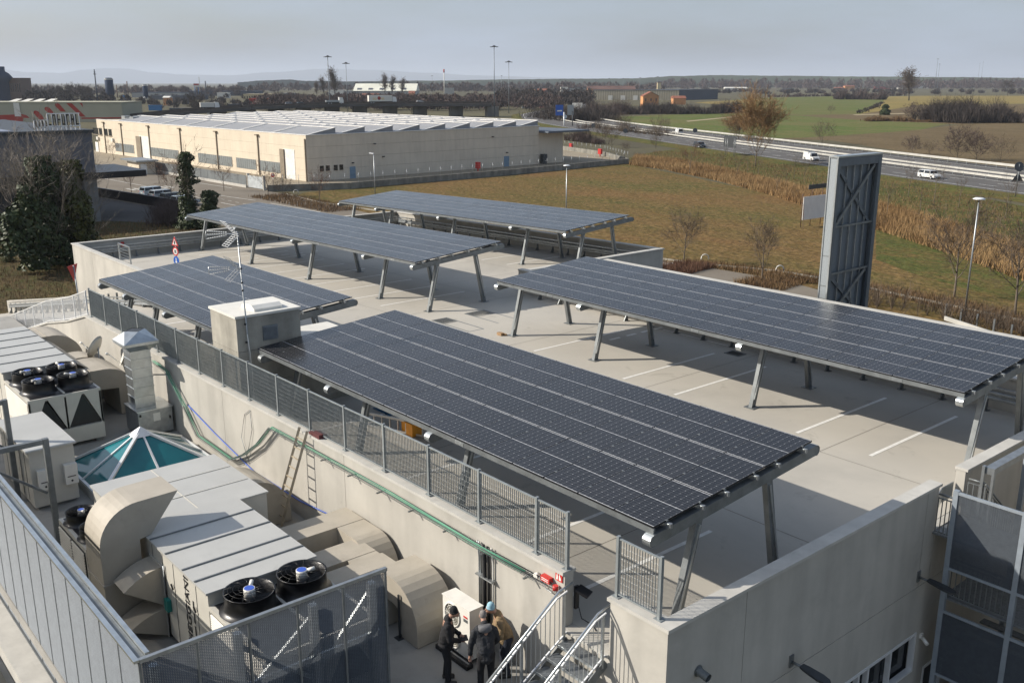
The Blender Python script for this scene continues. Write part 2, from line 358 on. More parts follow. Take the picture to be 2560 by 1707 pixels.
# back walls, far walls
wallx('wall_panel', -21.3, 6.42, 20.0, 20.25, ZG, lambda x: 1.13); coping(-21.3, 6.4, 19.95, 20.3, lambda x: 1.2)
wallx('wall_panel', -49.5, -35.4, 30.92, 31.2, ZG, lambda x: dz(x)+1.1); wallx('wall_panel', -35.38, -21.06, 30.92, 31.2, ZG, lambda x: dz(x)+1.1); coping(-49.6, -21.0, 30.86, 31.26, lambda x: dz(x)+1.17)
for a, b in ((20.27, 25.6), (25.62, 30.9)):
    mb = MB(); mb.bx(-21.3, a, ZG, -21.05, b, 1.05); mb.build('wall_panel', concrete_wall, bld)
mb = MB(); mb.bx(-21.36, 20.3, 1.05, -20.99, 31.2, 1.12); mb.build('coping', concrete_cap, bld)
for a, b in ((5.8, 14.4), (14.42, 22.8), (22.82, 30.9)):
    mb = MB(); mb.bx(-49.55, a, ZG, -49.3, b, .48); mb.build('wall_panel', concrete_wall, bld)
mb = MB(); mb.bx(-49.61, 5.74, .48, -49.24, 31.0, .55); mb.build('coping', concrete_cap, bld)
for a, b in ((-49.28, -45.6), (-45.58, -37.2)):
    wallx('wall_panel', a, b, 5.8, 6.02, ZG, lambda x: .48)
coping(-49.24, -37.2, 5.74, 6.08, lambda x: .55)
mb = MB(); mb.bx(-21.3, 20.3, ZG, 6.67, 26.2, .95); mb.build('annex_wall', concrete_wall, bld)
mb = MB(); mb.bx(-21.0, 25.95, .95, 6.7, 26.35, 1.06); mb.build('annex_coping', concrete_cap, bld)
# ramp side walls
mb = MB(); pts = [(-36.5, dz(-36.5)+.95)]+[(x, z+1.0) for x, z in RAMP[2:]]
mb.prism([(a, b) for a, b in pts]+[(-66, ZG-.5), (-36.5, ZG-.5)], lambda a, b, d: (a, d, b), 4.97, 5.22); mb.build('ramp_wall', concrete_wall, bld)
npts = [(-26.2, .9), (-29, .15), (-32.6, -.62), (-41.5, -3.1), (-52, -5.6)]
mb = MB(); mb.prism(npts+[(-52, ZG-.5), (-26.2, ZG-.5)], lambda a, b, d: (a, d, b), -.44, -.2); mb.build('ramp_wall', concrete_wall, bld)
mb = MB()
for (a, za), (b, zb) in zip(npts, npts[1:]): mb.bar((a, -.32, za+.03), (b, -.32, zb+.03), .36, .06)
mb.build('coping', concrete_cap, bld)
# outer parapet of the plant roof below the mesh screen
mb = MB(); mb.bx(-40, -8.75, ZG, 6.4, -8.2, -2.1); mb.build('parapet', concrete_cap, bld)
mb = MB(); mb.bx(-40, -8.9, ZG, 6.6, -8.77, -2.45); mb.build('facade_cladding', anthracite, bld)
# railing on the ramp wall: light galvanised bars
rl = thing('ramp_railing', (-36, -.32, -1.5), 'light galvanised bar railing sloping down along the ramp', 'railing')
def npz(x):
    for (a, za), (b, zb) in zip(npts, npts[1:]):
        if b <= x <= a: return za+(zb-za)*(x-a)/(b-a)
mbs = MB()
for (a, za), (b, zb) in zip(npts, npts[1:4]):
    mbs.bar((a, -.32, za+1.12), (b, -.32, zb+1.12), .05, .04); mbs.bar((a, -.32, za+.12), (b, -.32, zb+.12), .04, .03)
mbs.build('rail', steel_white, rl)
barm = MB().bx(-.012, -.006, .1, .012, .006, 1.12).mesh('bar', steel_white); postm = MB().bx(-.03, -.03, .04, .03, .03, 1.14).mesh('post', steel_white)
x = -26.3; k = 0
while x > -41.4:
    obj('post' if k % 16 == 0 else 'bar', postm if k % 16 == 0 else barm, rl, (x-rl.location.x, 0, npz(x)-rl.location.z)); x -= .115; k += 1
# ---------------------------------------------------------------- guard rails (W-beam) along the inside of the parapets
railpost = MB(); railpost.bx(-.04, -.05, 0, .04, .05, .78); railpost.bx(-.12, -.1, 0, .12, .1, .02); railpost.add([(-.02, -.05, .02), (.02, -.05, .02), (.02, -.2, .02), (-.02, -.2, .02), (-.02, -.05, .3), (.02, -.05, .3)], [(0, 1, 5, 4), (2, 3, 4, 5), (0, 4, 3), (1, 2, 5)])
railpost = railpost.mesh('post', galv_dark)
def guard_rail(p, q, label, step=1.5, zf=lambda x: dz(x), off=1):
    p = Vector(p); q = Vector(q); d = (q-p); L = d.length; d.normalize(); n = Vector((-d.y, d.x, 0))*off
    r = thing('guard_rail', (p.x, p.y, zf(p.x)), label, 'guard rail', 'crash rails along the deck parapets')
    ang = atan2(n.y, n.x)-pi/2
    for i in range(int(L/step)+1):
        c = p+d*(i*step+.2); obj('post', railpost, r, (c.x-r.location.x, c.y-r.location.y, zf(c.x)-r.location.z), ang+pi)
    prof = [(0, .44), (.05, .47), (.05, .53), (0, .57), (0, .61), (.05, .65), (.05, .71), (0, .74)]
    m = MB(); a = p; b = q
    for (o1, h1), (o2, h2) in zip(prof, prof[1:]):
        za = zf(a.x); zb = zf(b.x)
        A = a+n*(.07+o1); B = b+n*(.07+o1); A2 = a+n*(.07+o2); B2 = b+n*(.07+o2)
        m.quad((A.x, A.y, za+h1), (B.x, B.y, zb+h1), (B2.x, B2.y, zb+h2), (A2.x, A2.y, za+h2))
    m.build('beam', galv, r)
    m = MB(); m.bar((a.x+n.x*.04, a.y+n.y*.04, zf(a.x)+.86), (b.x+n.x*.04, b.y+n.y*.04, zf(b.x)+.86), .09, .06); m.build('top_rail', galv, r)
guard_rail((-20.8, 19.6, 0), (6.3, 19.6, 0), 'crash rail along the back parapet behind the right canopy', off=-1)
guard_rail((-48.75, 6.4, 0), (-48.75, 30.6, 0), 'crash rail along the far left parapet near the traffic signs', off=-1, zf=lambda x: dz(-48.75))
guard_rail((-48.2, 30.45, 0), (-21.6, 30.45, 0), 'crash rail along the far parapet behind the rearmost canopy', off=-1)
guard_rail((-44.5, 4.75, 0), (-28.5, 4.75, 0), 'crash rail curving along the top of the ramp', off=-1, zf=rz_)
guard_rail((-64, 4.75, 0), (-46, 4.75, 0), 'crash rail on the lower part of the ramp', off=-1, zf=rz_)
# ---------------------------------------------------------------- grille fence on the near wall
fence = thing('grille_fence', (-11, -.33, 1.2), 'long grey steel grille fence on the wall above the plant roof', 'fence')
fpost = MB().bx(-.03, -.035, 0, .03, .035, 1.26); fpost.bx(-.09, -.07, 0, .09, .07, .015); fpost = fpost.mesh('post', fence_m)
fbar = MB().bx(-.0025, -.011, .06, .0025, .011, 1.22).mesh('bar', fence_m)
xs = [3.92]+[3.0-1.915*k for k in range(16)]
for x in xs: obj('post', fpost, fence, (x-fence.location.x, 0, cz(x)-fence.location.z))
m = MB()
for a, b in zip(xs, xs[1:]):
    for h in (.07, 1.21): m.bar((a, -.33, cz(a)+h), (b, -.33, cz(b)+h), .04, .028)
m.build('rail', fence_m, fence)
allx = []; x = 3.86
while x > xs[-1]: allx.append(x); x -= .0655
for x in allx[:300]: obj('bar', fbar, fence, (x-fence.location.x, 0, cz(x)-fence.location.z))
m = MB()
for x in allx[300:]: m.bx(x-.0025, -.341, cz(x)+.06, x+.0025, -.319, cz(x)+1.22)
m.build('far_bars', fence_m, fence, kind='stuff')
m = MB()
for i in range(9):
    for a, b in zip(xs, xs[1:]): m.cyl((a, -.33, cz(a)+.19+.125*i), (b, -.33, cz(b)+.19+.125*i), .003, 4, cap=False)
m.build('cross_rods', galv, fence, kind='stuff')
sf = thing('grille_fence', (5.9, -.33, 1.24), 'short grey steel grille panel standing on the corner wall by the stairs', 'fence')
for x in (5.3, 6.36): obj('post', fpost, sf, (x-5.9, 0, 0))
for za_ in (1.30, 2.44): m = MB(); m.bx(5.3, -.35, za_, 6.36, -.31, za_+.025); m.build('rail', fence_m, sf)
for i in range(15): obj('bar', fbar, sf, (5.367+i*.0665-5.9, 0, 0))
m = MB()
for i in range(9): m.cyl((5.3, -.33, 1.43+.125*i), (6.36, -.33, 1.43+.125*i), .003, 4, cap=False)
m.build('cross_rods', galv, sf, kind='stuff')
# ================================================================ solar carports
def module_material():
    m = bpy.data.materials.new('solar_cells'); m.use_nodes = True
    n = m.node_tree.nodes; L = m.node_tree.links; b = n['Principled BSDF']
    tc = n.new('ShaderNodeTexCoord'); sp = n.new('ShaderNodeSeparateXYZ'); L.new(tc.outputs['Object'], sp.inputs[0])
    def mth(op, a, c=None, d=None):
        k = n.new('ShaderNodeMath'); k.operation = op
        for i, v in enumerate((a, c, d)):
            if v is None: continue
            if isinstance(v, (int, float)): k.inputs[i].default_value = v
            else: L.new(v, k.inputs[i])
        return k.outputs[0]
    x, y = sp.outputs[0], sp.outputs[1]
    ay = mth('ABSOLUTE', y); ax = mth('ABSOLUTE', x)
    PX, PY = .1667, .0836
    fx = mth('PINGPONG', mth('ADD', x, .5), PX/2)            # 0 at a cell border
    yy = mth('SUBTRACT', ay, .010)
    fy = mth('PINGPONG', yy, PY/2); fy2 = mth('PINGPONG', yy, PY)
    gx = mth('LESS_THAN', fx, .0019); gy = mth('LESS_THAN', fy, .0013)
    dia = mth('LESS_THAN', mth('ADD', fx, fy2), .0105)
    mid = mth('LESS_THAN', ay, .0065); end = mth('GREATER_THAN', ay, .853)
    frm = mth('MAXIMUM', mth('GREATER_THAN', ay, .868), mth('GREATER_THAN', ax, .502))
    white = mth('MAXIMUM', mth('MAXIMUM', dia, mid), end)
    grid = mth('MAXIMUM', gx, gy)
    def mixc(f, a, c):
        k = n.new('ShaderNodeMix'); k.data_type = 'RGBA'; L.new(f, k.inputs[0])
        for i, v in ((6, a), (7, c)):
            if isinstance(v, tuple): k.inputs[i].default_value = v
            else: L.new(v, k.inputs[i])
        return k.outputs[2]
    oi = n.new('ShaderNodeObjectInfo')
    cell = mixc(oi.outputs['Random'], (.010, .010, .0115, 1), (.017, .0165, .018, 1))
    c = mixc(grid, cell, (.17, .175, .18, 1)); c = mixc(white, c, (.50, .50, .50, 1)); c = mixc(frm, c, (.012, .012, .013, 1))
    L.new(c, b.inputs['Base Color']); b.inputs['Roughness'].default_value = .16; b.inputs['Specular IOR Level'].default_value = .5
    nz = n.new('ShaderNodeTexNoise'); nz.inputs['Scale'].default_value = .9; g = n.new('ShaderNodeNewGeometry'); L.new(g.outputs['Position'], nz.inputs['Vector'])
    mr_ = n.new('ShaderNodeMapRange'); mr_.inputs[3].default_value = .1; mr_.inputs[4].default_value = .3; L.new(nz.outputs['Fac'], mr_.inputs[0]); L.new(mr_.outputs[0], b.inputs['Roughness'])
    return m
cells = module_material()
frame_black = mat('black_anodised_frame', (.014, .014, .016), .4, .3, .1, 5)
mb = MB(); mw, ml = 1.038/2, 1.755/2
mb.bx(-mw, -ml, -.036, mw, ml, -.0005, 0); mb.quad((-mw, -ml, 0), (mw, -ml, 0), (mw, ml, 0), (-mw, ml, 0), 1)
module_me = mb.mesh('solar_panel', [frame_black, cells])
PX_, PY_ = 1.0538, 1.7725
def carport(x0, n, y0, zn, zf, sx, beams, label, legs_near=True):
    """zn/zf heights of the panel plane at the near/far edge at x0, sx slope along x"""
    r = thing('solar_carport', (x0+n*PX_/2, y0+2.65, dz(x0+n*PX_/2)), label, 'carport', 'solar carports on the parking deck')
    Wy = 5.301; sy = (zf-zn)/Wy; tilt = math.atan(sy); slo = math.atan(sx)
    def pz(x, y): return zn+sx*(x-x0)+sy*(y-y0)
    for i in range(n):
        for j in range(3):
            x = x0+PX_*(i+.5); y = y0+Wy*(j+.5)/3
            o = bpy.data.objects.new('solar_panel', module_me); COL.objects.link(o); o.parent = r
            o.location = Vector((x, y, pz(x, y)))-r.location
            o.rotation_euler = (tilt+random.gauss(0, .0012), -slo+random.gauss(0, .0012), 0)
    x1 = x0+n*PX_
    m = MB()
    for j in range(3):
        for q in (.22, .78):
            y = y0+Wy*(j+q)/3
            for i in range(n+1):
                x = x0+PX_*i; z = pz(x, y); dxx = .028 if 0 < i < n else .022
                m.bx(x-dxx*.8, y-.025, z-.03, x+dxx*.8, y+.025, z+.004)
    m.build('clamps', galv_dark, r, kind='stuff')
    for j in range(3):
        for q in (.22, .78):
            y = y0+Wy*(j+q)/3; m = MB()
            m.bar((x0-.12, y, pz(x0-.12, y)-.09), (x1+.12, y, pz(x1+.12, y)-.09), .07, .10); m.build('purlin', galv, r)
    m = MB(); m.bar((x0, y0+.03, pz(x0, y0)-.10), (x1, y0+.03, pz(x1, y0)-.10), .05, .12); m.build('edge_purlin', galv_dark, r)
    for i in range(3, n-1, 7):
        m = MB(); x = x0+PX_*i; m.bx(x, y0-.004, pz(x, y0)-.15, x+.32, y0+.004, pz(x, y0)-.06); m.build('edge_label', galv_bright, r)
    for x in beams:
        ya, yb = y0-.02, y0+Wy+.12; hb = .12
        za, zb = pz(x, ya)-.27, pz(x, yb)-.27
        bo = MB(); prof = [(hb*cos(a), hb*sin(a)) for a in [pi/2+pi*k/8 for k in range(9)]]
        d = Vector((0, yb-ya, zb-za)).normalized(); u = Vector((0, -d.z, d.y)); w_ = .09
        def pt(s, t, sd): p = Vector((x, ya, za))+d*s+u*t; return (p.x+sd*w_, p.y, p.z)
        Lb = hypot(yb-ya, zb-za); poly = [(a, b) for a, b in prof]+[(Lb-a, b) for a, b in reversed(prof)]
        nn = len(poly); bo.add([pt(a, b, -1) for a, b in poly]+[pt(a, b, 1) for a, b in poly], [(k, k+nn, (k+1) % nn+nn, (k+1) % nn) for k in range(nn)]+[tuple(range(nn)), tuple(nn+k for k in reversed(range(nn)))])
        bob = bo.build('beam', galv_dark, r)
        for s0, sg in ((0, 1), (Lb, -1)):
            c = MB(); rim = [(s0+sg*a*1.06, b*1.06) for a, b in prof]; k = len(rim); w2 = w_+.012
            vs = []
            for sd in (-1, 1):
                for a, b in rim: p = Vector((x, ya, za))+d*a+u*b; vs.append((p.x+sd*w2, p.y, p.z))
            c.add(vs, [(i, i+1, k+i+1, k+i) for i in range(k-1)]); c.build('end_cap', galv_bright, bob)
        m = MB()
        for j in range(3):
            for q in (.22, .78): y = y0+Wy*(j+q)/3; z = pz(x, y); m.bx(x-.11, y-.05, z-.15, x+.13, y+.05, z-.05)
        m.build('cleats', galv_bright, bob, kind='stuff')
        for yb_, yt in ((y0+.84, y0+1.38), (y0+4.24, y0+3.72)):
            base = Vector((x, yb_, dz(x))); top = Vector((x, yt, pz(x, yt)-.38))
            m = MB(); m.bar(base, top, .14, .20, up=(0, 1, 0)); lg = m.build('leg', galv_dark, r)
            m = MB(); m.bx(x-.2, yb_-.19, dz(x)+.002, x+.2, yb_+.19, dz(x)+.025); m.build('base_plate', galv_dark, lg)
            m = MB(); m.bar(base+V(.086, 0, .3), top+V(.086, 0, -.1), .03, .05, up=(0, 1, 0)); m.build('cable_duct', galv_bright, lg)
    return r
carport(-11.45, 16, .51, 2.45, 2.91, 0, (-11.07, -6.88, -1.9, 5.36), 'large solar canopy in front, nearest the camera above the grille fence')
carport(-14.51, 19, 12.97, 2.55, 2.98, 0, (-14.43, -9.41, -1.87, 5.46), 'long solar canopy on the right beside the metal totem')
carport(-27.0, 12, .51, 2.31, 2.77, .0093, (-26.7, -23.6, -19.2, -14.5), 'small solar canopy on the left behind the concrete shaft')
carport(-48.0, 26, 12.97, 1.95, 2.39, .0195, (-47.9, -40.2, -32.7, -25.1, -20.75), 'solar canopy in the middle left beside the traffic signs')
carport(-48.43, 24, 25.11, 1.91, 2.36, .0235, (-48.3, -43.08, -35.4, -27.9, -23.1), 'rearmost solar canopy by the far parapet')
# ================================================================ plant on the lower roof
fan_blade = mat('black_fan', (.010, .010, .011), .35, 0, .2, 6)
fan_logo = mat('blue_fan_hub', (.04, .10, .45), .4, 0, .05, 6)
def fan_meshes(r=.52):
    a = MB(); a.lathe((0, 0, 0), [(r+.12, .0), (r+.05, .04), (r+.01, .10), (r, .40), (r+.02, .41), (r-.02, .40), (r-.02, .05)], 28)
    b = MB()
    for k in range(7):
        t = 2*pi*k/7
        for s in range(4):
            t0, t1 = t+s*.12, t+(s+1)*.12; z0, z1 = .12+.03*s, .12+.03*(s+1)
            b.quad((.12*cos(t0), .12*sin(t0), z0), (.48*cos(t0+.1), .48*sin(t0+.1), z0), (.48*cos(t1+.1), .48*sin(t1+.1), z1), (.12*cos(t1), .12*sin(t1), z1))
    b.cyl((0, 0, .05), (0, 0, .26), .13, 14)
    c = MB()
    for k in range(12):
        t = 2*pi*k/12; c.tube([(.1*cos(t), .1*sin(t), .42), (.32*cos(t+.12), .32*sin(t+.12), .47), (r*cos(t+.2), r*sin(t+.2), .41)], .006, 4)
    for rr in (.22, .33, .43): c.tube([(rr*cos(2*pi*k/24), rr*sin(2*pi*k/24), .465-.12*abs(rr-.3)) for k in range(25)], .004, 4)
    d = MB(); d.cyl((0, 0, .26), (0, 0, .45), .12, 18); d.cyl((.09, .09, .42), (.2, .2, .46), .045, 8)
    e = MB(); e.cyl((0, 0, .451), (0, 0, .456), .105, 18); 
    return a.mesh('fan_ring', fan_blade), b.mesh('blades', fan_blade), c.mesh('guard', fan_blade), d.mesh('hub', white_plastic), e.mesh('hub_badge', fan_logo)
FANS = fan_meshes()
def put_fan(root, x, y, z, s=1.0):
    ring = obj('fan_ring', FANS[0], root, Vector((x, y, z))-root.location, random.uniform(0, 6)); ring.scale = (s, s, s)
    for n_, me in zip(('blades', 'guard', 'hub', 'hub_badge'), FANS[1:]): obj(n_, me, ring)
def louvre(mb, p, ux, w, h, n, d=.03, t=.012):
    """slats on a vertical face: p lower-left corner, ux unit vector along face, outward normal = ux x z"""
    ux = Vector(ux); nrm = ux.cross(Vector((0, 0, 1)))
    for i in range(n):
        z = p[2]+h*(i+.5)/n; a = Vector((p[0], p[1], z))+nrm*.005; b = a+ux*w
        mb.add([a, b, b+nrm*d-V(0, 0, h/n*.5), a+nrm*d-V(0, 0, h/n*.5), a+V(0, 0, t), b+V(0, 0, t), b+nrm*d+V(0, 0, t-h/n*.5), a+nrm*d+V(0, 0, t-h/n*.5)], [(0, 1, 2, 3), (4, 7, 6, 5), (2, 6, 7, 3), (0, 4, 5, 1)])
def rooftop_unit(xb, xm, xf, y0, y1, zt, zf, fx, label, ribs):
    """box section xb..xm, fan section xm..xf with V shaped coil"""
    r = thing('rooftop_unit', ((xb+xf)/2, (y0+y1)/2, ZL), label, 'air conditioner', 'packaged rooftop units')
    zb = ZL+.14
    m = MB(); m.bx(xb, y0, zb, xm, y1, zt-.05); m.build('cabinet', unit_cream, r)
    m = MB(); m.bx(xb-.05, y0-.05, zt-.05, xm+.04, y1+.05, zt); rf = m.build('roof_sheet', unit_roof, r)
    for x in ribs:
        m = MB(); m.bx(x-.02, y0-.04, zt+.001, x+.02, y1+.04, zt+.025); m.build('roof_seam', galv_dark, rf)
    for i in range(1, int((xm-xb)/.62)):
        m = MB(); x = xm-.62*i; m.bx(x-.006, y0-.008, zb+.03, x+.006, y0-.001, zt-.09); m.build('panel_joint', anthracite, r)
    for i in (1, 3):
        m = MB(); x = xm-.62*i-.12; m.bar((x, y0-.04, .0), (x+.1, y0-.04, -.1), .03, .04); m.build('door_handle', black_plastic, r)
    for i in range(2):
        m = MB(); m.bx(xb+.1, y0+.1+i*(y1-y0-.4), ZL, xf-.1, y0+.3+i*(y1-y0-.4), zb); m.build('skid', galv_dark, r)
    # fan section: frame posts, fan deck, V coils
    m = MB(); m.bx(xm, y0, zf-.10, xf, y1, zf); fd = m.build('fan_deck', unit_cream, r)
    m = MB(); m.bx(xm+.06, y0+.1, zf+.001, xf-.08, y1-.1, zf+.02); m.build('fan_plate', black_plastic, fd)
    ym = (y0+y1)/2
    m = MB(); m.bx(xm+.02, ym-.035, zf+.02, xf-.06, ym+.035, zf+.05); m.build('fan_divider', unit_cream, fd)
    for (x, y) in ((xm+.01, y0+.04), (xf-.04, y0+.04), (xf-.04, y1-.04), (xf-.04, ym)):
        m = MB(); m.bx(x-.03, y-.03, zb, x+.03, y+.03, zf-.1); m.build('corner_post', unit_cream, r)
    m = MB(); m.bx(xm, y0, zb, xf, y1, zb+.55); m.build('base_cabinet', unit_cream, r)
    zv0 = zb+.551; zv1 = zf-.101
    for yc in ((y0+ym)/2, (y1+ym)/2):                # triangular dark openings between the cream panels
        hw = (y1-y0)/4
        m = MB(); m.prism([(yc-hw+.03, zv0), (yc+hw-.03, zv0), (yc, zv1-.05)], lambda a, b, d: (d, a, b), xm+.05, xf-.10); m.build('coil_bank', black_plastic, r)
    m = MB()
    for yc, h0 in ((y0, 1), (ym, 0), (y1, -1)):
        hw = (y1-y0)/4
        if h0 == 0: poly = [(ym-.02, zv0), (ym+.02, zv0), (ym+hw-.04, zv1), (ym-hw+.04, zv1)]
        elif h0 == 1: poly = [(y0+.005, zv0), (y0+.03, zv0), (y0+hw-.04, zv1), (y0+.005, zv1)]
        else: poly = [(y1-.03, zv0), (y1-.005, zv0), (y1-.005, zv1), (y1-hw+.04, zv1)]
        mm = MB(); mm.prism(poly, lambda a, b, d: (d, a, b), xf-.055, xf-.01); mm.build('end_panel', unit_cream, r)
    mm = MB(); mm.bx(xm+.07, y0+.03, zv0, xf-.10, y0+.05, zv1); mm.build('coil_face', black_plastic, r)
    m = MB(); louvre(m, (xm+.08, y0+.02, zv0+.03), (1, 0, 0), xf-xm-.2, zv1-zv0-.06, 22); m.build('louvre_slats', unit_cream, r, kind='stuff')
    for x in fx:
        for y in ((y0+ym)/2+.02, (y1+ym)/2-.02): put_fan(r, x, y, zf+.02, .98)
    return r
u1 = rooftop_unit(-27.2, -20.45, -17.35, -5.1, -2.72, .64, .34, (-19.6, -18.25), 'cream rooftop air conditioner with four black fans near the glass pyramid', (-26.4, -25.2, -24.0, -22.8, -21.6))
u2 = rooftop_unit(-4.9, -.92, 1.62, -5.83, -3.39, .64, .32, (-.3,), 'long cream rooftop air conditioner behind the mesh screen with lettering on its side', (-4.0, -3.1, -2.15, -1.5))
m = MB(); m.bx(-8.2, -5.83, ZL+.14, -4.92, -2.55, .52); m.build('rear_cabinet', unit_cream, u2)
m = MB(); m.bx(-8.25, -5.88, .52, -4.9, -2.5, .57); rr = m.build('rear_roof', unit_roof, u2)
for x in (-7.1, -6.0): m = MB(); m.bx(x-.012, -5.85, .571, x+.012, -2.55, .585); m.build('roof_seam', unit_cream, rr)
m = MB(); m.bx(-8.2, -4.3, .572, -4.92, -4.276, .584); m.build('roof_seam', unit_cream, rr)
letter = mat('black_lettering', (.02, .02, .022), .5, 0, .1, 5)
text_mesh('lettering', 'HEGGIANI', .34, letter, (-1.95, -5.842, -1.05), (0, 0, 1), (-1, 0, 0), u2)
for k in range(3): m = MB(); m.bx(-1.78, -5.84, -.75+k*.3, -1.72, -5.835, -.52+k*.3); m.build('small_lettering', letter, u2)
m = MB(); m.bx(-3.3, -5.93, -.78, -3.1, -5.835, -.5); m.build('actuator_box', mat('teal_plastic', (.02, .22, .19), .5), u2)
for z in (.28, .18): m = MB(); m.cyl((-3.3, -5.86, -1.5), (-3.3, -5.86, z), .02, 6); m.build('conduit', galv, u2)
# small condenser between screen and rear cabinet
cu = thing('condenser_unit', (-7.05, -6.33, ZL), 'cream condenser with black fans and side grille beside the mesh screen', 'air conditioner')
m = MB(); m.bx(-8.15, -6.75, ZL+.1, -5.95, -5.92, -.08); m.build('cabinet', unit_cream, cu)
m = MB(); m.bx(-8.05, -6.66, -.079, -6.05, -6.0, -.06); m.build('fan_plate', black_plastic, cu)
m = MB(); m.bx(-8.05, -6.772, ZL+.25, -6.05, -6.752, -.2); m.build('coil_face', black_plastic, cu)
m = MB(); louvre(m, (-8.05, -6.77, ZL+.25), (1, 0, 0), .95, 1.15, 16); louvre(m, (-7.0, -6.77, ZL+.25), (1, 0, 0), .95, 1.15, 16); m.build('louvre_slats', unit_cream, cu, kind='stuff')
for x in (-7.6, -6.5): put_fan(cu, x, -6.33, -.06, .7)
m = MB(); m.bx(-8.0, -6.6, ZL, -6.1, -6.1, ZL+.1); m.build('skid', galv_dark, cu)
# tall cabinet with disconnect boxes
cb = thing('cabinet_unit', (-14.3, -5.7, ZL), 'tall white cabinet unit with two switch boxes at the left edge', 'air conditioner')
m = MB(); m.bx(-16.0, -6.3, ZL+.1, -12.6, -5.05, .25); m.build('cabinet', unit_cream, cb)
m = MB(); m.bx(-16.08, -6.38, .25, -12.52, -4.98, .31); m.build('lid', unit_roof, cb)
for i in range(1, 6): m = MB(); x = -16.0+.57*i; m.bx(x-.008, -6.31, ZL+.2, x+.008, -6.301, .2); m.build('panel_joint', anthracite, cb)
for y in (-6.16, -5.42):
    m = MB(); m.bx(-12.6, y, -.95, -12.42, y+.36, -.33); q = m.build('switch_box', white_plastic, cb)
    m = MB(); m.bx(-12.42, y+.06, -.72, -12.415, y+.3, -.69); m.build('display', anthracite, q)
    m = MB(); m.cyl((-12.42, y+.18, -.84), (-12.40, y+.18, -.84), .03, 10); m.build('knob', black_plastic, q)
m = MB(); m.bx(-15.9, -6.2, ZL, -12.7, -5.15, ZL+.1); m.build('skid', galv_dark, cb)
# ---------------------------------------------------------------- ducts
def duct_yz(name, label, x0, x1, outline, parent=None, lab=True):
    r = thing(name, ((x0+x1)/2, outline[0][0], ZL), label, 'duct', 'beige coated air ducts') if parent is None else parent
    m = MB(); m.prism(outline, lambda a, b, d: (d, a, b), x0, x1); m.build('duct_body', duct_beige, r)
    return r
# gooseneck over the long unit
o1 = [(-6.9, ZL+.1), (-6.9, .65)]+arc((-5.98, .62), .92, pi, pi/2, 10)+[(-5.05, 1.56), (-5.75, .67), (-6.02, .62), (-6.04, ZL+.1)]
g = duct_yz('gooseneck_duct', 'big beige gooseneck duct bending over the long rooftop unit', -5.3, -4.22, o1)
m = MB(); m.bx(-5.33, -6.93, -.3, -4.19, -6.0, -.24); m.build('flange', duct_beige, g)
def hood(x0, x1, ya, zt, zb, tip, label):
    out = arc((ya, zt-.62), .62, pi/2, pi*.86, 6)
    poly = [(ya, zt)]+[(ya+(tip[0]-ya)*k/6, zt+(tip[1]-zt)*(k/6)**2.0) for k in range(1, 7)]+[(ya, zb)]
    r = thing('intake_hood', ((x0+x1)/2, ya, zb), label, 'duct', 'intake hoods on the long rooftop unit')
    m = MB(); m.prism(poly, lambda a, b, d: (d, a, b), x0, x1); m.build('hood_body', duct_beige, r)
    m = MB(); m.bx(x0-.04, ya-.002, zb-.03, x1+.04, ya+.02, zt+.04); m.build('flange', unit_cream, r)
hood(-4.15, -3.45, -5.855, .18, -.78, (-6.72, -.16), 'upper beige curved intake hood on the side of the long rooftop unit')
hood(-4.15, -3.45, -5.855, -.86, ZL+.06, (-6.7, -1.14), 'lower beige curved intake hood under another hood')
# three arched ducts between the left unit and the long wall
def arch(x0, x1, ya, yb, zt, h, label):
    R_ = min(h, yb-ya)*.95
    pl = [(ya, zt), (yb-R_, zt)]+arc((yb-R_, zt-R_), R_, pi/2, 0, 9)[1:]+[(yb, ZL+.02), (yb-.75, ZL+.02)]
    ri = max(.15, R_-.75)
    pl += [(yb-.75, zt-.72-.1), (ya, zt-.72)]
    r = duct_yz('arched_duct', label, x0, x1, pl)
    m = MB(); m.bx(x0-.03, ya+.35, zt-.74, x1+.03, ya+.39, zt+.02); m.build('flange', duct_beige, r)
    m = MB(); m.bx((x0+x1)/2-.02, ya+.2, ZL, (x0+x1)/2+.02, ya+.24, zt-.72); m.build('support_leg', anthracite, r)
arch(-27.3, -25.3, -2.7, -.95, .52, 1.2, 'beige arched duct farthest left behind the left rooftop unit')
arch(-23.3, -22.2, -2.7, -.9, .22, 1.0, 'beige arched duct beside the satellite dishes')
arch(-21.7, -19.7, -2.7, -.62, .30, 1.3, 'beige arched duct next to the shiny exhaust stack')
# sloping hood panels on the side of the left unit
sh = thing('sloping_hood', (-22, -2.4, .3), 'grey sloping sheet hood on the left rooftop unit', 'hood')
for a, b in ((-25.4, -23.1), (-22.9, -20.3)):
    m = MB(); m.add([(a, -2.70, .6), (b, -2.70, .6), (b, -2.15, .25), (a, -2.15, .25), (a, -2.70, .57), (b, -2.70, .57), (b, -2.15, .22), (a, -2.15, .22)], [(0, 3, 2, 1), (4, 5, 6, 7), (2, 3, 7, 6), (0, 4, 7, 3), (1, 2, 6, 5)]); m.build('hood_panel', duct_beige, sh)
    m = MB(); m.bx(a, -2.70, .5, b, -2.6, .57); m.build('bracket', galv_dark, sh)
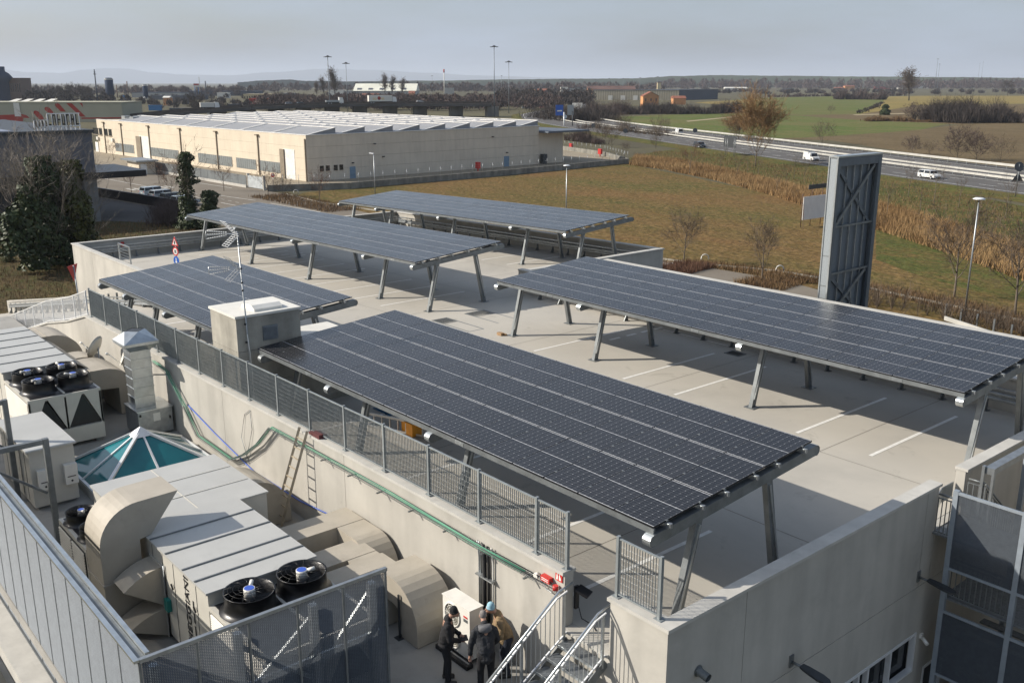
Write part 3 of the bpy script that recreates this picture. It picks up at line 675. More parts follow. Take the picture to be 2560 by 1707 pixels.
# ducts on the right of the long unit
def rect_duct(label, segs, name='air_duct'):
    r = thing(name, segs[0][0][0], label, 'duct', 'beige coated air ducts')
    r.location.z = ZL
    for k, (path, w_, h_, side) in enumerate(segs):
        m = MB(); m.sweep(path, w_, h_, side=side); m.build('duct_section', duct_beige, r)
        p = Vector(path[0]); d = (Vector(path[1])-p).normalized()
    return r
def bend_down(x, y, zc, R, n=8): return [(x+R*sin(t), y, zc-R*(1-cos(t))) for t in [pi/2*k/n for k in range(n+1)]]
d1 = rect_duct('beige duct leaving the long unit and turning down at the wall, beside the ladder', [([(-3.95, -3.35, -.56), (-3.95, -.56, -.56)], .9, .56, None), ([(-3.5, -.96, -.565)]+bend_down(-2.75, -.96, -.565, .62)+[(-2.13, -.96, ZL+.02)], .80, .55, (0, -1, 0))])
d2 = rect_duct('beige duct with a bend in the middle of the group beside the long unit', [([(-2.35, -3.35, -.63), (-2.35, -1.2, -.63)], .85, .56, None), ([(-1.93, -1.6, -.635)]+bend_down(-1.5, -1.6, -.635, .62)+[(-.88, -1.6, ZL+.02)], .80, .55, (0, -1, 0))])
d3 = rect_duct('largest beige duct bending down nearest the three people', [([(-1.25, -3.35, -.55), (-1.25, -1.25, -.55)], .6, .6, None), ([(-.95, -1.25, -.55)]+bend_down(-.35, -1.25, -.55, .68)+[(.33, -1.25, ZL+.02)], 1.05, .62, (0, -1, 0))])
m = MB(); m.bx(-.03, -1.84, ZL, .01, -1.80, -.5); m.bx(-.11, -1.92, ZL+.001, .09, -1.72, ZL+.012); m.build('support_leg', anthracite, d3)
m = MB(); m.bx(-2.82, -2.2, ZL, -2.78, -2.16, -.9); m.build('support_leg', anthracite, d2)
# ducts between pyramid/ladder and unit
d4 = rect_duct('beige duct bending down just left of the ladder', [([(-7.9, -2.5, -.5), (-7.9, -1.9, -.5)]+[(-7.9, -1.9+.75*sin(t), -.5-.75*(1-cos(t))) for t in [pi/2*k/8 for k in range(1, 9)]]+[(-7.9, -1.15, ZL+.02)], 1.5, .7, (1, 0, 0))])
# ---------------------------------------------------------------- exhaust fan box with stack and cowl
st = thing('exhaust_stack', (-17.3, -1.2, ZL), 'shiny galvanised exhaust stack with faceted cowl on a fan box', 'chimney')
m = MB(); m.bx(-17.9, -1.78, ZL+.08, -16.6, -.56, -.62); bxo = m.build('fan_box', galv, st)
m = MB(); m.bx(-17.94, -1.82, -.62, -16.56, -.53, -.585); m.build('box_lid', galv_bright, st)
m = MB(); m.bx(-16.598, -1.25, -1.05, -16.594, -1.0, -.75); m.build('label_sheet', white_plastic, bxo)
for z in (-.75, -1.35): m = MB(); m.bx(-16.6, -1.74, z-.04, -16.56, -1.68, z+.04); m.build('latch', black_plastic, bxo)
m = MB(); m.bx(-16.6, -.68, -1.05, -16.55, -.64, -.95); m.build('latch', black_plastic, bxo)
zs = [-.585, -.2, .15, .5, .85, 1.2, 1.5]
for k, (a, b) in enumerate(zip(zs, zs[1:])):
    m = MB(); i_ = .004*(k % 2); m.bx(-17.72+i_, -1.70+i_, a+.004, -17.0-i_, -.98-i_, b-.004); m.build('stack_section', galv_bright, st)
    m = MB(); m.bx(-17.735, -1.715, b-.012, -16.985, -.965, b+.012); m.build('stack_flange', galv_bright, st)
cx_, cy_ = -17.36, -1.34
def ring4(h, z, rot=0): return [(cx_+h*a, cy_+h*b, z) for a, b in ((-1, -1), (1, -1), (1, 1), (-1, 1))]
m = MB(); lv = [ring4(.36, 1.5), ring4(.60, 1.74), ring4(.61, 1.84)]; v = [p for q in lv for p in q]
m.add(v, [(i*4+k, i*4+(k+1) % 4, (i+1)*4+(k+1) % 4, (i+1)*4+k) for i in range(2) for k in range(4)])
o = len(m.v); top = [(cx_+.36*a, cy_+.36*b, 2.2) for a, b in ((0, -1), (1, 0), (0, 1), (-1, 0))]; lo_ = ring4(.61, 1.84)
m.add(lo_+top, [(0, 1, 4), (1, 2, 5), (2, 3, 6), (3, 0, 7), (1, 5, 4), (2, 6, 5), (3, 7, 6), (0, 4, 7)])
m.build('cowl', galv_bright, st)
m = MB(); m.add([(cx_+.34*a, cy_+.34*b, 2.19) for a, b in ((0, -1), (1, 0), (0, 1), (-1, 0))], [(0, 1, 2, 3)]); m.build('cowl_mouth', anthracite, st)
m = MB(); m.bar((-17.0, -.97, .55), (-16.6, -.5, .55), .03, .04); m.build('stay_bar', galv_dark, st)
# ---------------------------------------------------------------- glass pyramid
py = thing('glass_pyramid', (-13.4, -2.8, ZL), 'glass pyramid skylight with white frame and teal panes', 'skylight')
A_ = Vector((-13.4, -2.78, -.14)); z0 = -1.32
B_ = [Vector((-15.1, -4.72, z0)), Vector((-11.65, -4.72, z0)), Vector((-11.65, -.88, z0)), Vector((-15.1, -.88, z0))]
m = MB(); m.bx(-15.15, -4.77, ZL, -11.6, -.83, z0-.02); m.build('kerb', concrete_cap, py)
teal = mat('teal_glass', (.008, .115, .14), .06, 0, .25, .7, spec=.7, col2=(.012, .17, .19))
for i in range(4):
    p, q = B_[i], B_[(i+1) % 4]; mid = (p+q)/2
    for a, b in ((p, mid), (mid, q)):
        mm = MB(); k = Vector((0, 0, .012)); mm.add([a+k, b+k, A_+k, a-k, b-k, A_-k], [(0, 1, 2), (5, 4, 3), (0, 3, 4, 1), (1, 4, 5, 2), (2, 5, 3, 0)]); mm.build('pane', teal, py)
    m = MB(); m.bar(p+V(0, 0, .05), A_+V(0, 0, .05), .10, .07); m.build('hip_bar', steel_white, py)
    m = MB(); m.bar(mid+V(0, 0, .04), A_+V(0, 0, .04), .06, .05); m.build('glazing_bar', steel_white, py)
    m = MB(); m.bar(p+V(0, 0, .01), q+V(0, 0, .01), .09, .08); m.build('sill_bar', steel_white, py)
m = MB(); v = [A_+V(a*.28, b*.31, -.12) for a, b in ((-1, -1), (1, -1), (1, 1), (-1, 1))]+[A_+V(0, 0, .16)]; m.add(v, [(0, 1, 4), (1, 2, 4), (2, 3, 4), (3, 0, 4), (3, 2, 1, 0)]); m.build('apex_cap', steel_white, py)
# ---------------------------------------------------------------- satellite dishes
def dish(c, r, dirv, label):
    t = thing('satellite_dish', (c[0], c[1], ZL), label, 'satellite dish', 'satellite dishes by the long wall')
    d = Vector(dirv).normalized(); m = MB(); c = Vector(c)
    m.lathe(c, [(0.0, -.13), (r*.4, -.11), (r*.7, -.065), (r, 0), (r+.012, .0), (r*.7, -.08), (r*.4, -.13), (0, -.15)], 28, d); ds = m.build('reflector', unit_cream, t)
    f = c+d*.55-V(0, 0, .12); m = MB(); m.tube([c-V(0, 0, r), f], .015, 5); m.cyl(f, f+d*.12, .045, 10); m.build('feed_arm', white_plastic, ds)
    b = c-d*.15; m = MB(); m.cyl((b.x, b.y, ZL), (b.x, b.y, b.z+.1), .03, 8); m.build('mast', galv, t)
dish((-22.25, -1.35, .55), .47, (-.75, -.66, .45), 'large pale satellite dish seen from its side by the long wall')
dish((-20.0, -1.0, .62), .42, (-.3, -.9, .4), 'darker satellite dish half hidden behind the exhaust stack')
# ---------------------------------------------------------------- mesh screen round the plant
mesh_m = mat('expanded_metal', (.115, .13, .145), .5, .4, .08, 8)
def expanded(w, h, name, pw=.076, ph=.030):
    m = MB(); rows = int(h/(ph)); cols = int(w/(pw/2)); dx = w/cols
    for r in range(rows*2):
        z = h*r/(rows*2); s = 1 if r % 2 else -1; vs = []; fs = []
        for k in range(cols+1):
            zz = z+s*(1 if k % 2 else -1)*ph*.25
            vs += [(k*dx, -.007, zz-.0035), (k*dx, .007, zz+.0045)]
        fs = [(2*k, 2*k+2, 2*k+3, 2*k+1) for k in range(cols)]
        m.add(vs, fs)
    return m.mesh(name, mesh_m)
SCR_X, SCR_Y, SCR_Z = 1.97, -8.17, 1.5
sc = thing('mesh_screen', (-5, SCR_Y, -2.05), 'grey expanded metal screen wall enclosing the plant area on two sides', 'screen')
pm = expanded(1.0, 3.5, 'mesh_panel')
for k in range(23): obj('mesh_panel', pm, sc, (SCR_X-.03-1.0*(k+1)-sc.location.x, .0, 0)); 
pf = expanded(.952, 3.3, 'mesh_panel')
for k in range(5):
    o = obj('mesh_panel', pf, sc, (SCR_X-sc.location.x, SCR_Y+.05+.955*k-sc.location.y, -1.85-sc.location.z), pi/2)
m = MB(); m.bx(-21.5, SCR_Y-.09, SCR_Z-.0, SCR_X+.04, SCR_Y+.0, SCR_Z+.05); m.build('top_rail', galv_bright, sc)
m = MB(); m.bx(-21.5, SCR_Y+.03, SCR_Z-.06, SCR_X-.06, SCR_Y+.14, SCR_Z-.01); m.build('top_channel', galv_dark, sc)
m = MB(); m.bx(-21.5, SCR_Y+.145, SCR_Z-.0, SCR_X-.1, SCR_Y+.22, SCR_Z+.05); m.build('top_rail', galv_bright, sc)
m = MB(); m.bx(SCR_X-.03, SCR_Y+.002, SCR_Z-.02, SCR_X+.05, -3.36, SCR_Z+.048); m.build('top_rail', galv, sc)
m = MB(); m.bx(-21.5, SCR_Y-.05, -2.09, SCR_X, SCR_Y+.05, -2.05); m.build('bottom_rail', galv_dark, sc)
for x in [SCR_X-.03-1.0*k for k in range(1, 23)]:
    m = MB(); m.bx(x-.008, SCR_Y-.018, -2.05, x+.008, SCR_Y-.009, SCR_Z-.01); m.build('panel_joint', galv_dark, sc)
for y in (SCR_Y, -7.2, -6.25, -5.3, -4.34, -3.4):
    m = MB(); m.bx(SCR_X+.012, y-.02, ZL, SCR_X+.04, y+.02, SCR_Z-.02); m.build('upright', galv_dark, sc)
for y in (-7.9, -6.4, -4.9, -3.62):
    m = MB(); m.bx(SCR_X-.22, y-.07, ZL, SCR_X-.08, y+.07, SCR_Z-.25); m.build('post', galv_bright, sc)
for z in (.15, -1.0): m = MB(); m.bx(SCR_X-.14, -8.0, z-.05, SCR_X-.07, -3.5, z+.05); m.build('girt', galv_bright, sc)
for (ya, za, yb, zb) in ((-7.9, -1.4, -4.9, .9), (-4.9, -.4, -3.62, .95), (-6.4, .95, -4.9, -.4)):
    m = MB(); m.bar((SCR_X-.28, ya, za), (SCR_X-.28, yb, zb), .06, .08); m.build('brace', galv_bright, sc)
for x in (-9.6, -13.8, -17.8):
    m = MB(); m.bx(x-.07, -6.55, ZL, x+.07, -6.41, 1.62); m.build('post', galv_dark, sc)
    m = MB(); m.bx(x-.065, SCR_Y+.02, 1.48, x+.065, -6.56, 1.61); m.build('beam', galv_dark, sc)
    m = MB(); m.bar((x, -6.6, .1), (x, SCR_Y+.1, 1.3), .06, .06); m.build('brace', galv_dark, sc)
# ---------------------------------------------------------------- cable tray, cables, pipes on the long wall
ct = thing('cable_tray', (-3, -.6, .8), 'wire cable tray with green cables along the sunlit long wall', 'cable tray')
tray = [(-18.0, .75), (-16.7, .66), (-15.2, -.30), (-14.2, -1.10), (-11.6, -1.16), (-10.6, -.70), (-9.5, -.02), (-8.55, .78), (-5.9, .83), (-2.3, .86), (1.2, .82), (3.7, .86)]
m = MB()
for (a, za), (b, zb) in zip(tray, tray[1:]):
    for yy, zz in ((-.52, 0), (-.60, -.01), (-.68, 0), (-.68, .05), (-.52, .05)): m.bar((a, yy, za+zz), (b, yy, zb+zz), .007, .007)
    L_ = hypot(b-a, zb-za); nn = max(2, int(L_/.1))
    for i in range(nn):
        t = i/nn; x = a+(b-a)*t; z = za+(zb-za)*t
        m.bar((x, -.51, z), (x, -.69, z), .005, .005); m.bar((x, -.69, z), (x, -.69, z+.055), .005, .005); m.bar((x, -.515, z), (x, -.515, z+.055), .005, .005)
m.build('wire_mesh', galv_bright, ct, kind='stuff')
for i, (yy, rr_) in enumerate(((-.545, .010), (-.575, .011), (-.60, .012), (-.625, .011), (-.65, .010))):
    m = MB(); m.tube([(a, yy+.02*sin(a*3+i*2), z+.03+.012*(i % 2)+.01*sin(a*5+i)) for a, z in tray[:-1]]+[(2.9, yy, .86)], rr_, 6); m.build('green_cable', green_cable, ct)
for i, yy in enumerate((-.54, -.66)):
    m = MB(); m.tube([(a, yy, z+.05) for a, z in tray[2:]], .012, 5); m.build('black_cable', black_cable, ct)
for x in [-8.2+1.4*k for k in range(9)]:
    m = MB(); m.bx(x-.02, -.7, .76, x+.02, -.44, .79); m.build('bracket', galv_dark, ct)
pp = thing('insulated_pipes', (1.65, -.52, ZL), 'black insulated pipes dropping down the wall behind the outdoor unit', 'pipe')
for x, r_, mm_, y in ((1.50, .045, black_cable, -.52), (1.62, .035, black_cable, -.51), (1.30, .018, galv, -.48), (1.25, .018, galv, -.48), (1.74, .02, white_plastic, -.48)):
    m = MB(); m.tube([(x, y, ZL+.02), (x, y, .5), (x-.02, y-.03, .9)], r_, 8); m.build('pipe', mm_, pp)
m = MB(); m.bx(1.22, -.58, .1, 1.8, -.45, .13); m.build('pipe_clip', galv, pp)
bp = thing('blue_pipe', (-10, -.48, -1.3), 'thin blue pipe running low along the long wall', 'pipe')
m = MB(); m.tube([(-15.3, -.47, -.25), (-13, -.47, -.7), (-10.2, -.47, -1.15), (-7.2, -.47, -1.1), (-3.6, -.47, -.72)], .022, 6); m.build('pipe', blue_cable, bp)
cl = thing('cable_loop', (-11.5, -.5, -.4), 'thin grey cable loop hanging on the long wall left of the ladder', 'cable')
m = MB(); m.tube([(-10.5, -.47, -1.0), (-10.9, -.50, -.2), (-10.6, -.47, .65), (-10.2, -.47, .9), (-10.1, -.48, .3), (-10.45, -.5, -.5), (-10.9, -.48, -1.15)], .010, 5); m.build('cable', galv_dark, cl)
# fire alarm call point at the wall end
fa = thing('fire_call_point', (3.62, -.5, 1.0), 'red fire alarm sign and bell box at the end of the long wall', 'fire alarm')
m = MB(); m.bx(3.72, -.462, .98, 3.92, -.45, 1.17); sg = m.build('sign_plate', red_paint, fa)
m = MB(); m.prism([(3.75, 1.0), (3.79, 1.01), (3.80, 1.08), (3.775, 1.15), (3.755, 1.08)], lambda a, b, d: (a, d, b), -.468, -.463); m.prism([(3.83, 1.01), (3.89, 1.01), (3.885, 1.06), (3.86, 1.1), (3.84, 1.15), (3.83, 1.1)], lambda a, b, d: (a, d, b), -.468, -.463); m.build('pictogram', line_white, sg)
m = MB(); m.bx(3.38, -.56, .86, 3.64, -.45, .98); a_ = m.build('sounder_box', red_paint, fa)
for z in (.89, .93): m = MB(); m.bx(3.41, -.565, z, 3.61, -.561, z+.015); m.build('white_stripe', line_white, a_)
m = MB(); m.cyl((3.80, -.53, .80), (3.80, -.53, .90), .06, 14); m.build('bell', red_paint, fa)
m = MB(); m.tube([(3.8, -.5, .8), (3.8, -.5, .66), (3.5, -.5, .68), (3.3, -.5, .84), (3.05, -.52, .88)], .012, 6); m.build('conduit', galv_bright, fa)
m = MB(); m.cyl((3.2, -.55, .87), (3.2, -.46, .87), .06, 12); m.build('horn', white_plastic, fa)
# ladder leaning on the wall
ld = thing('ladder', (-7.1, -1.25, ZL), 'wooden toned leaning ladder reaching the top of the long wall', 'ladder')
lad = mat('worn_aluminium_ladder', (.40, .34, .25), .6, .1, .15, 6)
P0, P1 = V(-7.42, -1.22, ZL), V(-6.78, -.56, 1.32)
Q0, Q1 = V(-6.98, -1.22, ZL), V(-6.34, -.56, 1.32)
for a, b in ((P0, P1), (Q0, Q1)): m = MB(); m.bar(a, b, .03, .07); m.build('stile', lad, ld)
for k in range(1, 10):
    t = k/10; a = P0.lerp(P1, t); b = Q0.lerp(Q1, t); m = MB(); m.bar(a, b, .03, .03); m.build('rung', lad, ld)
tb = thing('tool_bag', (-6.1, -.3, 1.2), 'small grey tool bag on the coping at the ladder top', 'bag')
m = MB(); m.bx(-6.25, -.47, cz(-6), -5.85, -.22, cz(-6)+.12); m.bx(-6.45, -.46, cz(-6), -6.28, -.3, cz(-6)+.07); m.build('bag_body', mat('dark_red_fabric', (.10, .03, .03), .9), tb)
# ---------------------------------------------------------------- outdoor unit with two fans
ac = thing('outdoor_unit', (1.4, -1.07, ZL), 'cream twin fan outdoor unit on black rubber feet beside the people', 'air conditioner')
m = MB(); m.bx(.92, -1.26, -1.48, 1.89, -.90, -.28); body = m.build('casing', white_plastic, ac)
m = MB(); m.bx(.90, -1.275, -.28, 1.91, -.885, -.262); m.build('top_sheet', white_plastic, ac)
for zc in (-.62, -1.16):
    m = MB(); m.lathe((1.28, -1.262, zc), [(.27, 0), (.285, .02), (.255, .03), (.25, .0)], 24, (0, -1, 0)); rg = m.build('fan_ring', white_plastic, ac)
    m = MB(); m.lathe((1.28, -1.2615, zc), [(.25, .0), (.0, .001)], 24, (0, -1, 0)); m.build('fan_shade_disc', mat('grille_shadow_grey', (.22, .21, .18), .6), rg)  # flat grey disc on the casing paints the shade behind the guard
    m = MB()
    for rr_ in (.06, .11, .16, .21): m.tube([(1.28+rr_*cos(2*pi*k/20), -1.28, zc+rr_*sin(2*pi*k/20)) for k in range(21)], .005, 4)
    for k in range(6): m.tube([(1.28, -1.28, zc), (1.28+.26*cos(pi*k/3), -1.28, zc+.26*sin(pi*k/3))], .005, 4)
    m.build('guard', white_plastic, rg)
m = MB(); m.bx(1.68, -1.268, -.50, 1.82, -1.262, -.46); m.build('red_label', red_paint, ac)
m = MB(); m.bx(1.68, -1.268, -.60, 1.82, -1.262, -.53); m.build('grey_label', galv_dark, ac)
m = MB(); m.bx(1.892, -1.14, -.9, 1.91, -1.06, -.87); m.build('handle', white_plastic, ac)
for y in (-1.35,):
    m = MB(); m.bx(.85, y-.09, ZL, 2.0, y+.09, ZL+.1); ft = m.build('rubber_foot', black_plastic, ac); m = MB(); m.bx(.95, y-.015, ZL+.1, 1.95, y+.015, ZL+.12); m.build('slot_rail', alu, ft)
m = MB(); m.bx(.85, -1.0, ZL, 2.0, -.86, ZL+.1); m.build('rubber_foot', black_plastic, ac)
m = MB(); m.bx(.95, -1.2, ZL+.1, 1.05, -.9, -1.48); m.bx(1.75, -1.2, ZL+.1, 1.85, -.9, -1.48); m.build('cross_rail', galv_dark, ac, kind='stuff')
# ---------------------------------------------------------------- steel stairs
sr = thing('steel_stairs', (4.62, -1.9, ZL), 'galvanised steel stairs with handrails from the deck down to the plant roof', 'stairs')
RISE, RUN = .178, .292
tread_m = mat('grip_tread', (.20, .215, .225), .5, .55, .2, 14, .6, 90)
for k in range(8):
    z = -.17-RISE*k; yb = -.48-RUN*k
    m = MB(); m.bx(4.14, yb-.30, z-.045, 5.16, yb, z); tr = m.build('tread', tread_m, sr)
    m = MB(); m.bx(4.141, yb-.31, z-.05, 5.159, yb-.301, z+.006); m.build('nosing', galv_bright, tr)
for x in (4.11, 5.19):
    m = MB(); m.bar((x, -.46, -.2), (x, -.48-RUN*8, -.2-RISE*8), .02, .2); m.build('stringer', galv_dark, sr)
    ya, za = -.46, .98; yb_, zb_ = -.78, .86; yc, zc = -.48-RUN*8.2, .86-RISE*7.6
    m = MB(); m.tube([(x, -.34, 1.04), (x, yb_+.06, .97), (x, yc, zc)], .024, 8); m.build('handrail', galv_bright, sr)
    m = MB(); m.bar((x, -.5, .9), (x, yb_, .83), .03, .03); m.bar((x, yb_, .83), (x, yc, zc-.1), .03, .03); m.build('top_rail', steel_white, sr)
    m = MB(); m.bar((x, -.5, -.02), (x, yc, -.02-RISE*7.6), .03, .03); m.build('bottom_rail', steel_white, sr)
    n_ = 19
    for k in range(n_):
        yy = -.58+(yc+.05+.58)*k/(n_-1); zt_ = .83-(yb_-yy)*RISE/RUN if yy < yb_ else .86; zb2 = -.02-(-.5-yy)*RISE*7.6/(-.5-yc)
        m = MB(); w_ = .05 if k in (0, 9, 18) else .012
        m.bx(x-w_/2, yy-w_/2, zb2-(.2 if w_ > .02 else 0), x+w_/2, yy+w_/2, zt_); m.build('post' if w_ > .02 else 'baluster', galv_bright, sr)
m = MB(); m.bx(4.0, -.5, -.06, 5.24, -.2, -.004); m.build('landing_sill', concrete_cap, sr)
fl = thing('floodlight', (4.06, -.06, 0), 'black floodlight fixed low on the wall end beside the stair opening', 'floodlight')
m = MB(); m.bx(3.99, -.2, .35, 4.05, -.1, .85); m.build('bracket', black_plastic, fl)
m = MB(); m.bar((4.05, -.15, .82), (4.3, -.05, .72), .26, .05); m.build('lamp_head', black_plastic, fl)
m = MB(); m.tube([(4.05, -.12, .4), (4.08, -.05, .1), (4.3, .05, .01), (4.5, -.05, .01)], .012, 5); m.build('cable', black_cable, fl)
gp = thing('grey_pipe', (5.9, .7, .1), 'grey pipe lying behind the short grille panel', 'pipe')
m = MB(); m.tube([(5.5, .35, .12), (6.1, 1.0, .55)], .09, 10); m.build('pipe', galv_dark, gp)
# ================================================================ objects on the deck, stair tower, wall lamps
sh_ = thing('concrete_shaft', (-12.77, 1.1, 0), 'raw concrete stair shaft with roof dome between two canopies', 'building')
for a, b in ((0, 1.15), (1.165, 2.3), (2.315, 3.42)):
    m = MB(); m.bx(-13.75, 0, a, -11.78, 2.25, b); m.build('wall_block', concrete_dark, sh_)
m = MB(); m.bx(-13.79, -.04, 3.42, -11.74, 2.29, 3.5); m.build('roof_slab', mat('white_membrane', (.66, .64, .58), .6, 0, .06, 2), sh_)
m = MB(); m.prism([(-12.95, 3.5), (-12.0, 3.5), (-12.0, 3.58), (-12.2, 3.68), (-12.75, 3.68), (-12.95, 3.58)], lambda a, b, d: (a, d, b), .75, 1.75); m.build('roof_dome', white_plastic, sh_)
vg = MB(); vg.bx(-11.78, .88, 2.56, -11.765, 1.42, 3.05); vgo = vg.build('vent_grille', galv_dark, sh_)
m = MB(); louvre(m, (-11.765, .9, 2.58), (0, 1, 0), .5, .45, 14, .02, .006); m.build('slats', galv, vgo, kind='stuff')
m = MB(); m.bx(-13.7, 2.26, 0, -11.9, 4.3, 2.2); m.build('annex_block', concrete_dark, sh_)
m = MB(); m.bx(-13.75, 2.3, 2.2, -11.85, 4.35, 2.28); m.build('annex_roof', MATS['white_membrane'], sh_)
an = thing('tv_antenna', (-11.7, .28, 0), 'slender antenna mast with two aerials on the concrete shaft', 'antenna')
m = MB(); m.tube([(-11.7, .36, .1), (-11.7, .34, 2.0), (-11.7, .23, 6.2)], [.03, .03, .02], 8); m.build('mast', galv, an)
for z in (2.6, 3.2, 4.3, 4.55, 5.0): m = MB(); m.cyl((-11.7, .27, z), (-11.7, .27, z+.06), .035, 8); m.build('clamp', black_plastic, an)
def aerial(zc, dense, mm):
    y1 = .22; hub = V(-11.7, y1-.37, zc+.05)
    nb = 6 if dense else 4
    for sgn in (1, -1):
        m = MB()
        for i in range(nb+1):
            t = i/nb; a = V(-11.7, y1-.05, zc+sgn*.03).lerp(V(-11.7, y1-.42, zc+.05+sgn*.38), t); m.bar(a+V(.22, 0, 0), a-V(.22, 0, 0), .014 if dense else .008, .014 if dense else .008)
        for dx in (.2, 0, -.2): m.bar((-11.7+dx, y1-.05, zc+sgn*.03), (-11.7+dx, y1-.42, zc+.05+sgn*.38), .014, .014)
        m.build('reflector', mm, an)
    m = MB()
    for zo in (.0, .11, -.13):
        a = V(-11.7, y1-.35, zc+.05+zo*.4); b = V(-11.7, y1-1.0, zc+.08+zo); m.tube([a, b], .010, 5)
        for i in range(9): p = a.lerp(b, i/9); m.bar(p+V(.04, 0, .012), p-V(.04, 0, -.012), .012, .012)
    m.tube([(-11.7, y1-1.0, zc+.19), (-11.7, y1-1.0, zc-.05)], .008, 5); m.tube([(-11.7, y1, zc), (-11.7, y1-.37, zc+.05)], .014, 5)
    m.build('director_boom', mm, an)
aerial(6.12, True, steel_white); aerial(5.02, False, alu)
m = MB(); m.tube([(-11.66, .3, 2.9), (-11.6, .33, 2.2), (-11.62, .36, 1.2), (-11.66, .36, .3)], .012, 5); m.build('cable', white_plastic, an)
# traffic signs, extinguisher, loose gate
ts = thing('traffic_sign', (-40.0, 9.0, dz(-40)), 'post with red triangle, red ring and blue arrow signs on the deck', 'traffic sign')
z0 = dz(-40)
m = MB(); m.cyl((-40, 9, z0), (-40, 9, z0+2.25), .03, 8); m.build('pole', galv, ts)
nx = V(.25, -.97, 0).normalized(); tx = V(.97, .25, 0)
def flat(poly, c, off, mt, name, par):
    m = MB(); m.prism(poly, lambda a, b, d: Vector(c)+tx*a+V(0, 0, b)+nx*d, off, off+.012); return m.build(name, mt, par)
c_ = (-40, 9, z0+1.95); tri = [(-.32, -.25), (.32, -.25), (0, .32)]
s1 = flat(tri, c_, .04, red_paint, 'triangle_sign', ts); flat([(-.2, -.18), (.2, -.18), (0, .17)], c_, .053, line_white, 'white_field', s1); flat([(-.06, -.14), (.06, -.14), (.03, .06), (-.03, .06)], c_, .066, anthracite, 'pictogram', s1)
ci = lambda r: [(r*cos(2*pi*k/24), r*sin(2*pi*k/24)) for k in range(24)]
c_ = (-40, 9, z0+1.36); s2 = flat(ci(.27), c_, .04, red_paint, 'ring_sign', ts); flat(ci(.19), c_, .053, line_white, 'white_field', s2); flat([(-.08, -.1), (.08, -.1), (.08, .1), (-.08, .1)], c_, .066, galv_dark, 'number', s2)
c_ = (-40, 9, z0+.80); s3 = flat(ci(.27), c_, .04, blue_paint, 'arrow_sign', ts); flat([(-.03, .16), (.03, .16), (.03, -.04), (.1, -.04), (0, -.17), (-.1, -.04), (-.03, -.04)], c_, .053, line_white, 'arrow', s3)
ys = thing('yield_sign', (-27.6, -.33, .9), 'yield sign seen from the side on a slim pole at the ramp', 'traffic sign')
m = MB(); m.cyl((-27.5, -.25, .2), (-27.8, -.25, 2.9), .03, 8); m.build('pole', galv, ys)
YT = V(-.70, .71, 0)
def yp(a, b, d): return V(-27.85, -.25, 2.55)+YT*a+V(.71, .70, 0)*d+V(0, 0, b)
m = MB(); m.prism([(-.35, .3), (.35, .3), (0, -.3)], yp, -.06, -.045); yo = m.build('plate', line_white, ys)
m = MB(); m.prism([(-.42, .36), (.42, .36), (0, -.38)], yp, -.044, -.03); m.build('red_border', red_paint, ys)
fx_ = thing('fire_extinguisher', (-49.1, 8.9, -.3), 'red fire extinguisher hanging on the far left parapet', 'extinguisher')
m = MB(); m.lathe((-49.1, 8.9, -.25), [(0, 0), (.09, .0), (.09, .42), (.04, .5), (.03, .56), (0, .56)], 12); m.build('cylinder', red_paint, fx_)
m = MB(); m.tube([(-49.1, 8.95, .3), (-49.05, 9.0, .25), (-49.02, 9.0, -.1)], .015, 5); m.build('hose', black_plastic, fx_)
m = MB(); m.bx(-49.24, 8.8, -.1, -49.18, 9.0, .35); m.build('bracket', red_paint, fx_)
gt = thing('loose_gate', (-40.6, 6.25, dz(-40)), 'galvanised gate leaf standing by the ramp wall', 'gate')
za = dz(-40)
for a, b in (((-41.5, 6.2, za), (-41.5, 6.15, za+1.95)), ((-39.7, 6.2, za), (-39.7, 6.15, za+1.95)), ((-41.5, 6.15, za+1.95), (-39.7, 6.15, za+1.95)), ((-41.5, 6.2, za+.1), (-39.7, 6.2, za+.1))):
    m = MB(); m.bar(a, b, .07, .07); m.build('frame_bar', galv_bright, gt)
for k in range(9): m = MB(); z = za+.3+.17*k; m.bar((-41.5, 6.19, z), (-39.7, 6.19, z), .012, .02); m.build('wire', galv, gt)
# loose things under the front canopy
lb = thing('lying_ladder', (-7.6, 3.2, 0), 'aluminium ladder lying on its side under the front canopy', 'ladder')
for z in (.05, .45): m = MB(); m.bar((-8.9, 2.75, z), (-6.3, 3.75, z), .03, .07); m.build('stile', alu, lb)
for k in range(9):
    t = (k+.5)/9; x = -8.9+2.6*t; y = 2.75+1.0*t; m = MB(); m.bar((x, y, .05), (x, y, .45), .03, .03); m.build('rung', alu, lb)
oc = thing('orange_box', (-7.1, 3.35, 0), 'orange plastic toolbox behind the lying ladder', 'toolbox')
m = MB(); m.bx(-7.55, 3.35, 0, -6.95, 3.75, .38); m.build('box_body', orange_paint, oc)
m = MB(); m.bx(-7.58, 3.32, .38, -6.92, 3.78, .43); m.build('lid', orange_paint, oc)
m = MB(); m.tube([(-7.4, 3.55, .43), (-7.4, 3.55, .5), (-7.1, 3.55, .5), (-7.1, 3.55, .43)], .015, 5); m.build('handle', black_plastic, oc)
bt = thing('blue_tarp', (-9.6, 4.25, 0), 'folded blue tarpaulin lying on the deck in canopy shade', 'tarpaulin')
m = MB(); random.seed(5)
for k in range(4): m.prism([(-.55+random.uniform(-.1, .1), -.35), (.5, -.4+random.uniform(-.1, .1)), (.6, .3), (-.3, .4)], lambda a, b, d: (-9.6+a*(1-.1*k), 4.25+b*(1-.1*k), d), .02*k+.002, .02*k+.022)
m.build('folds', mat('blue_tarp', (.02, .13, .26), .6, 0, .2, 4), bt)
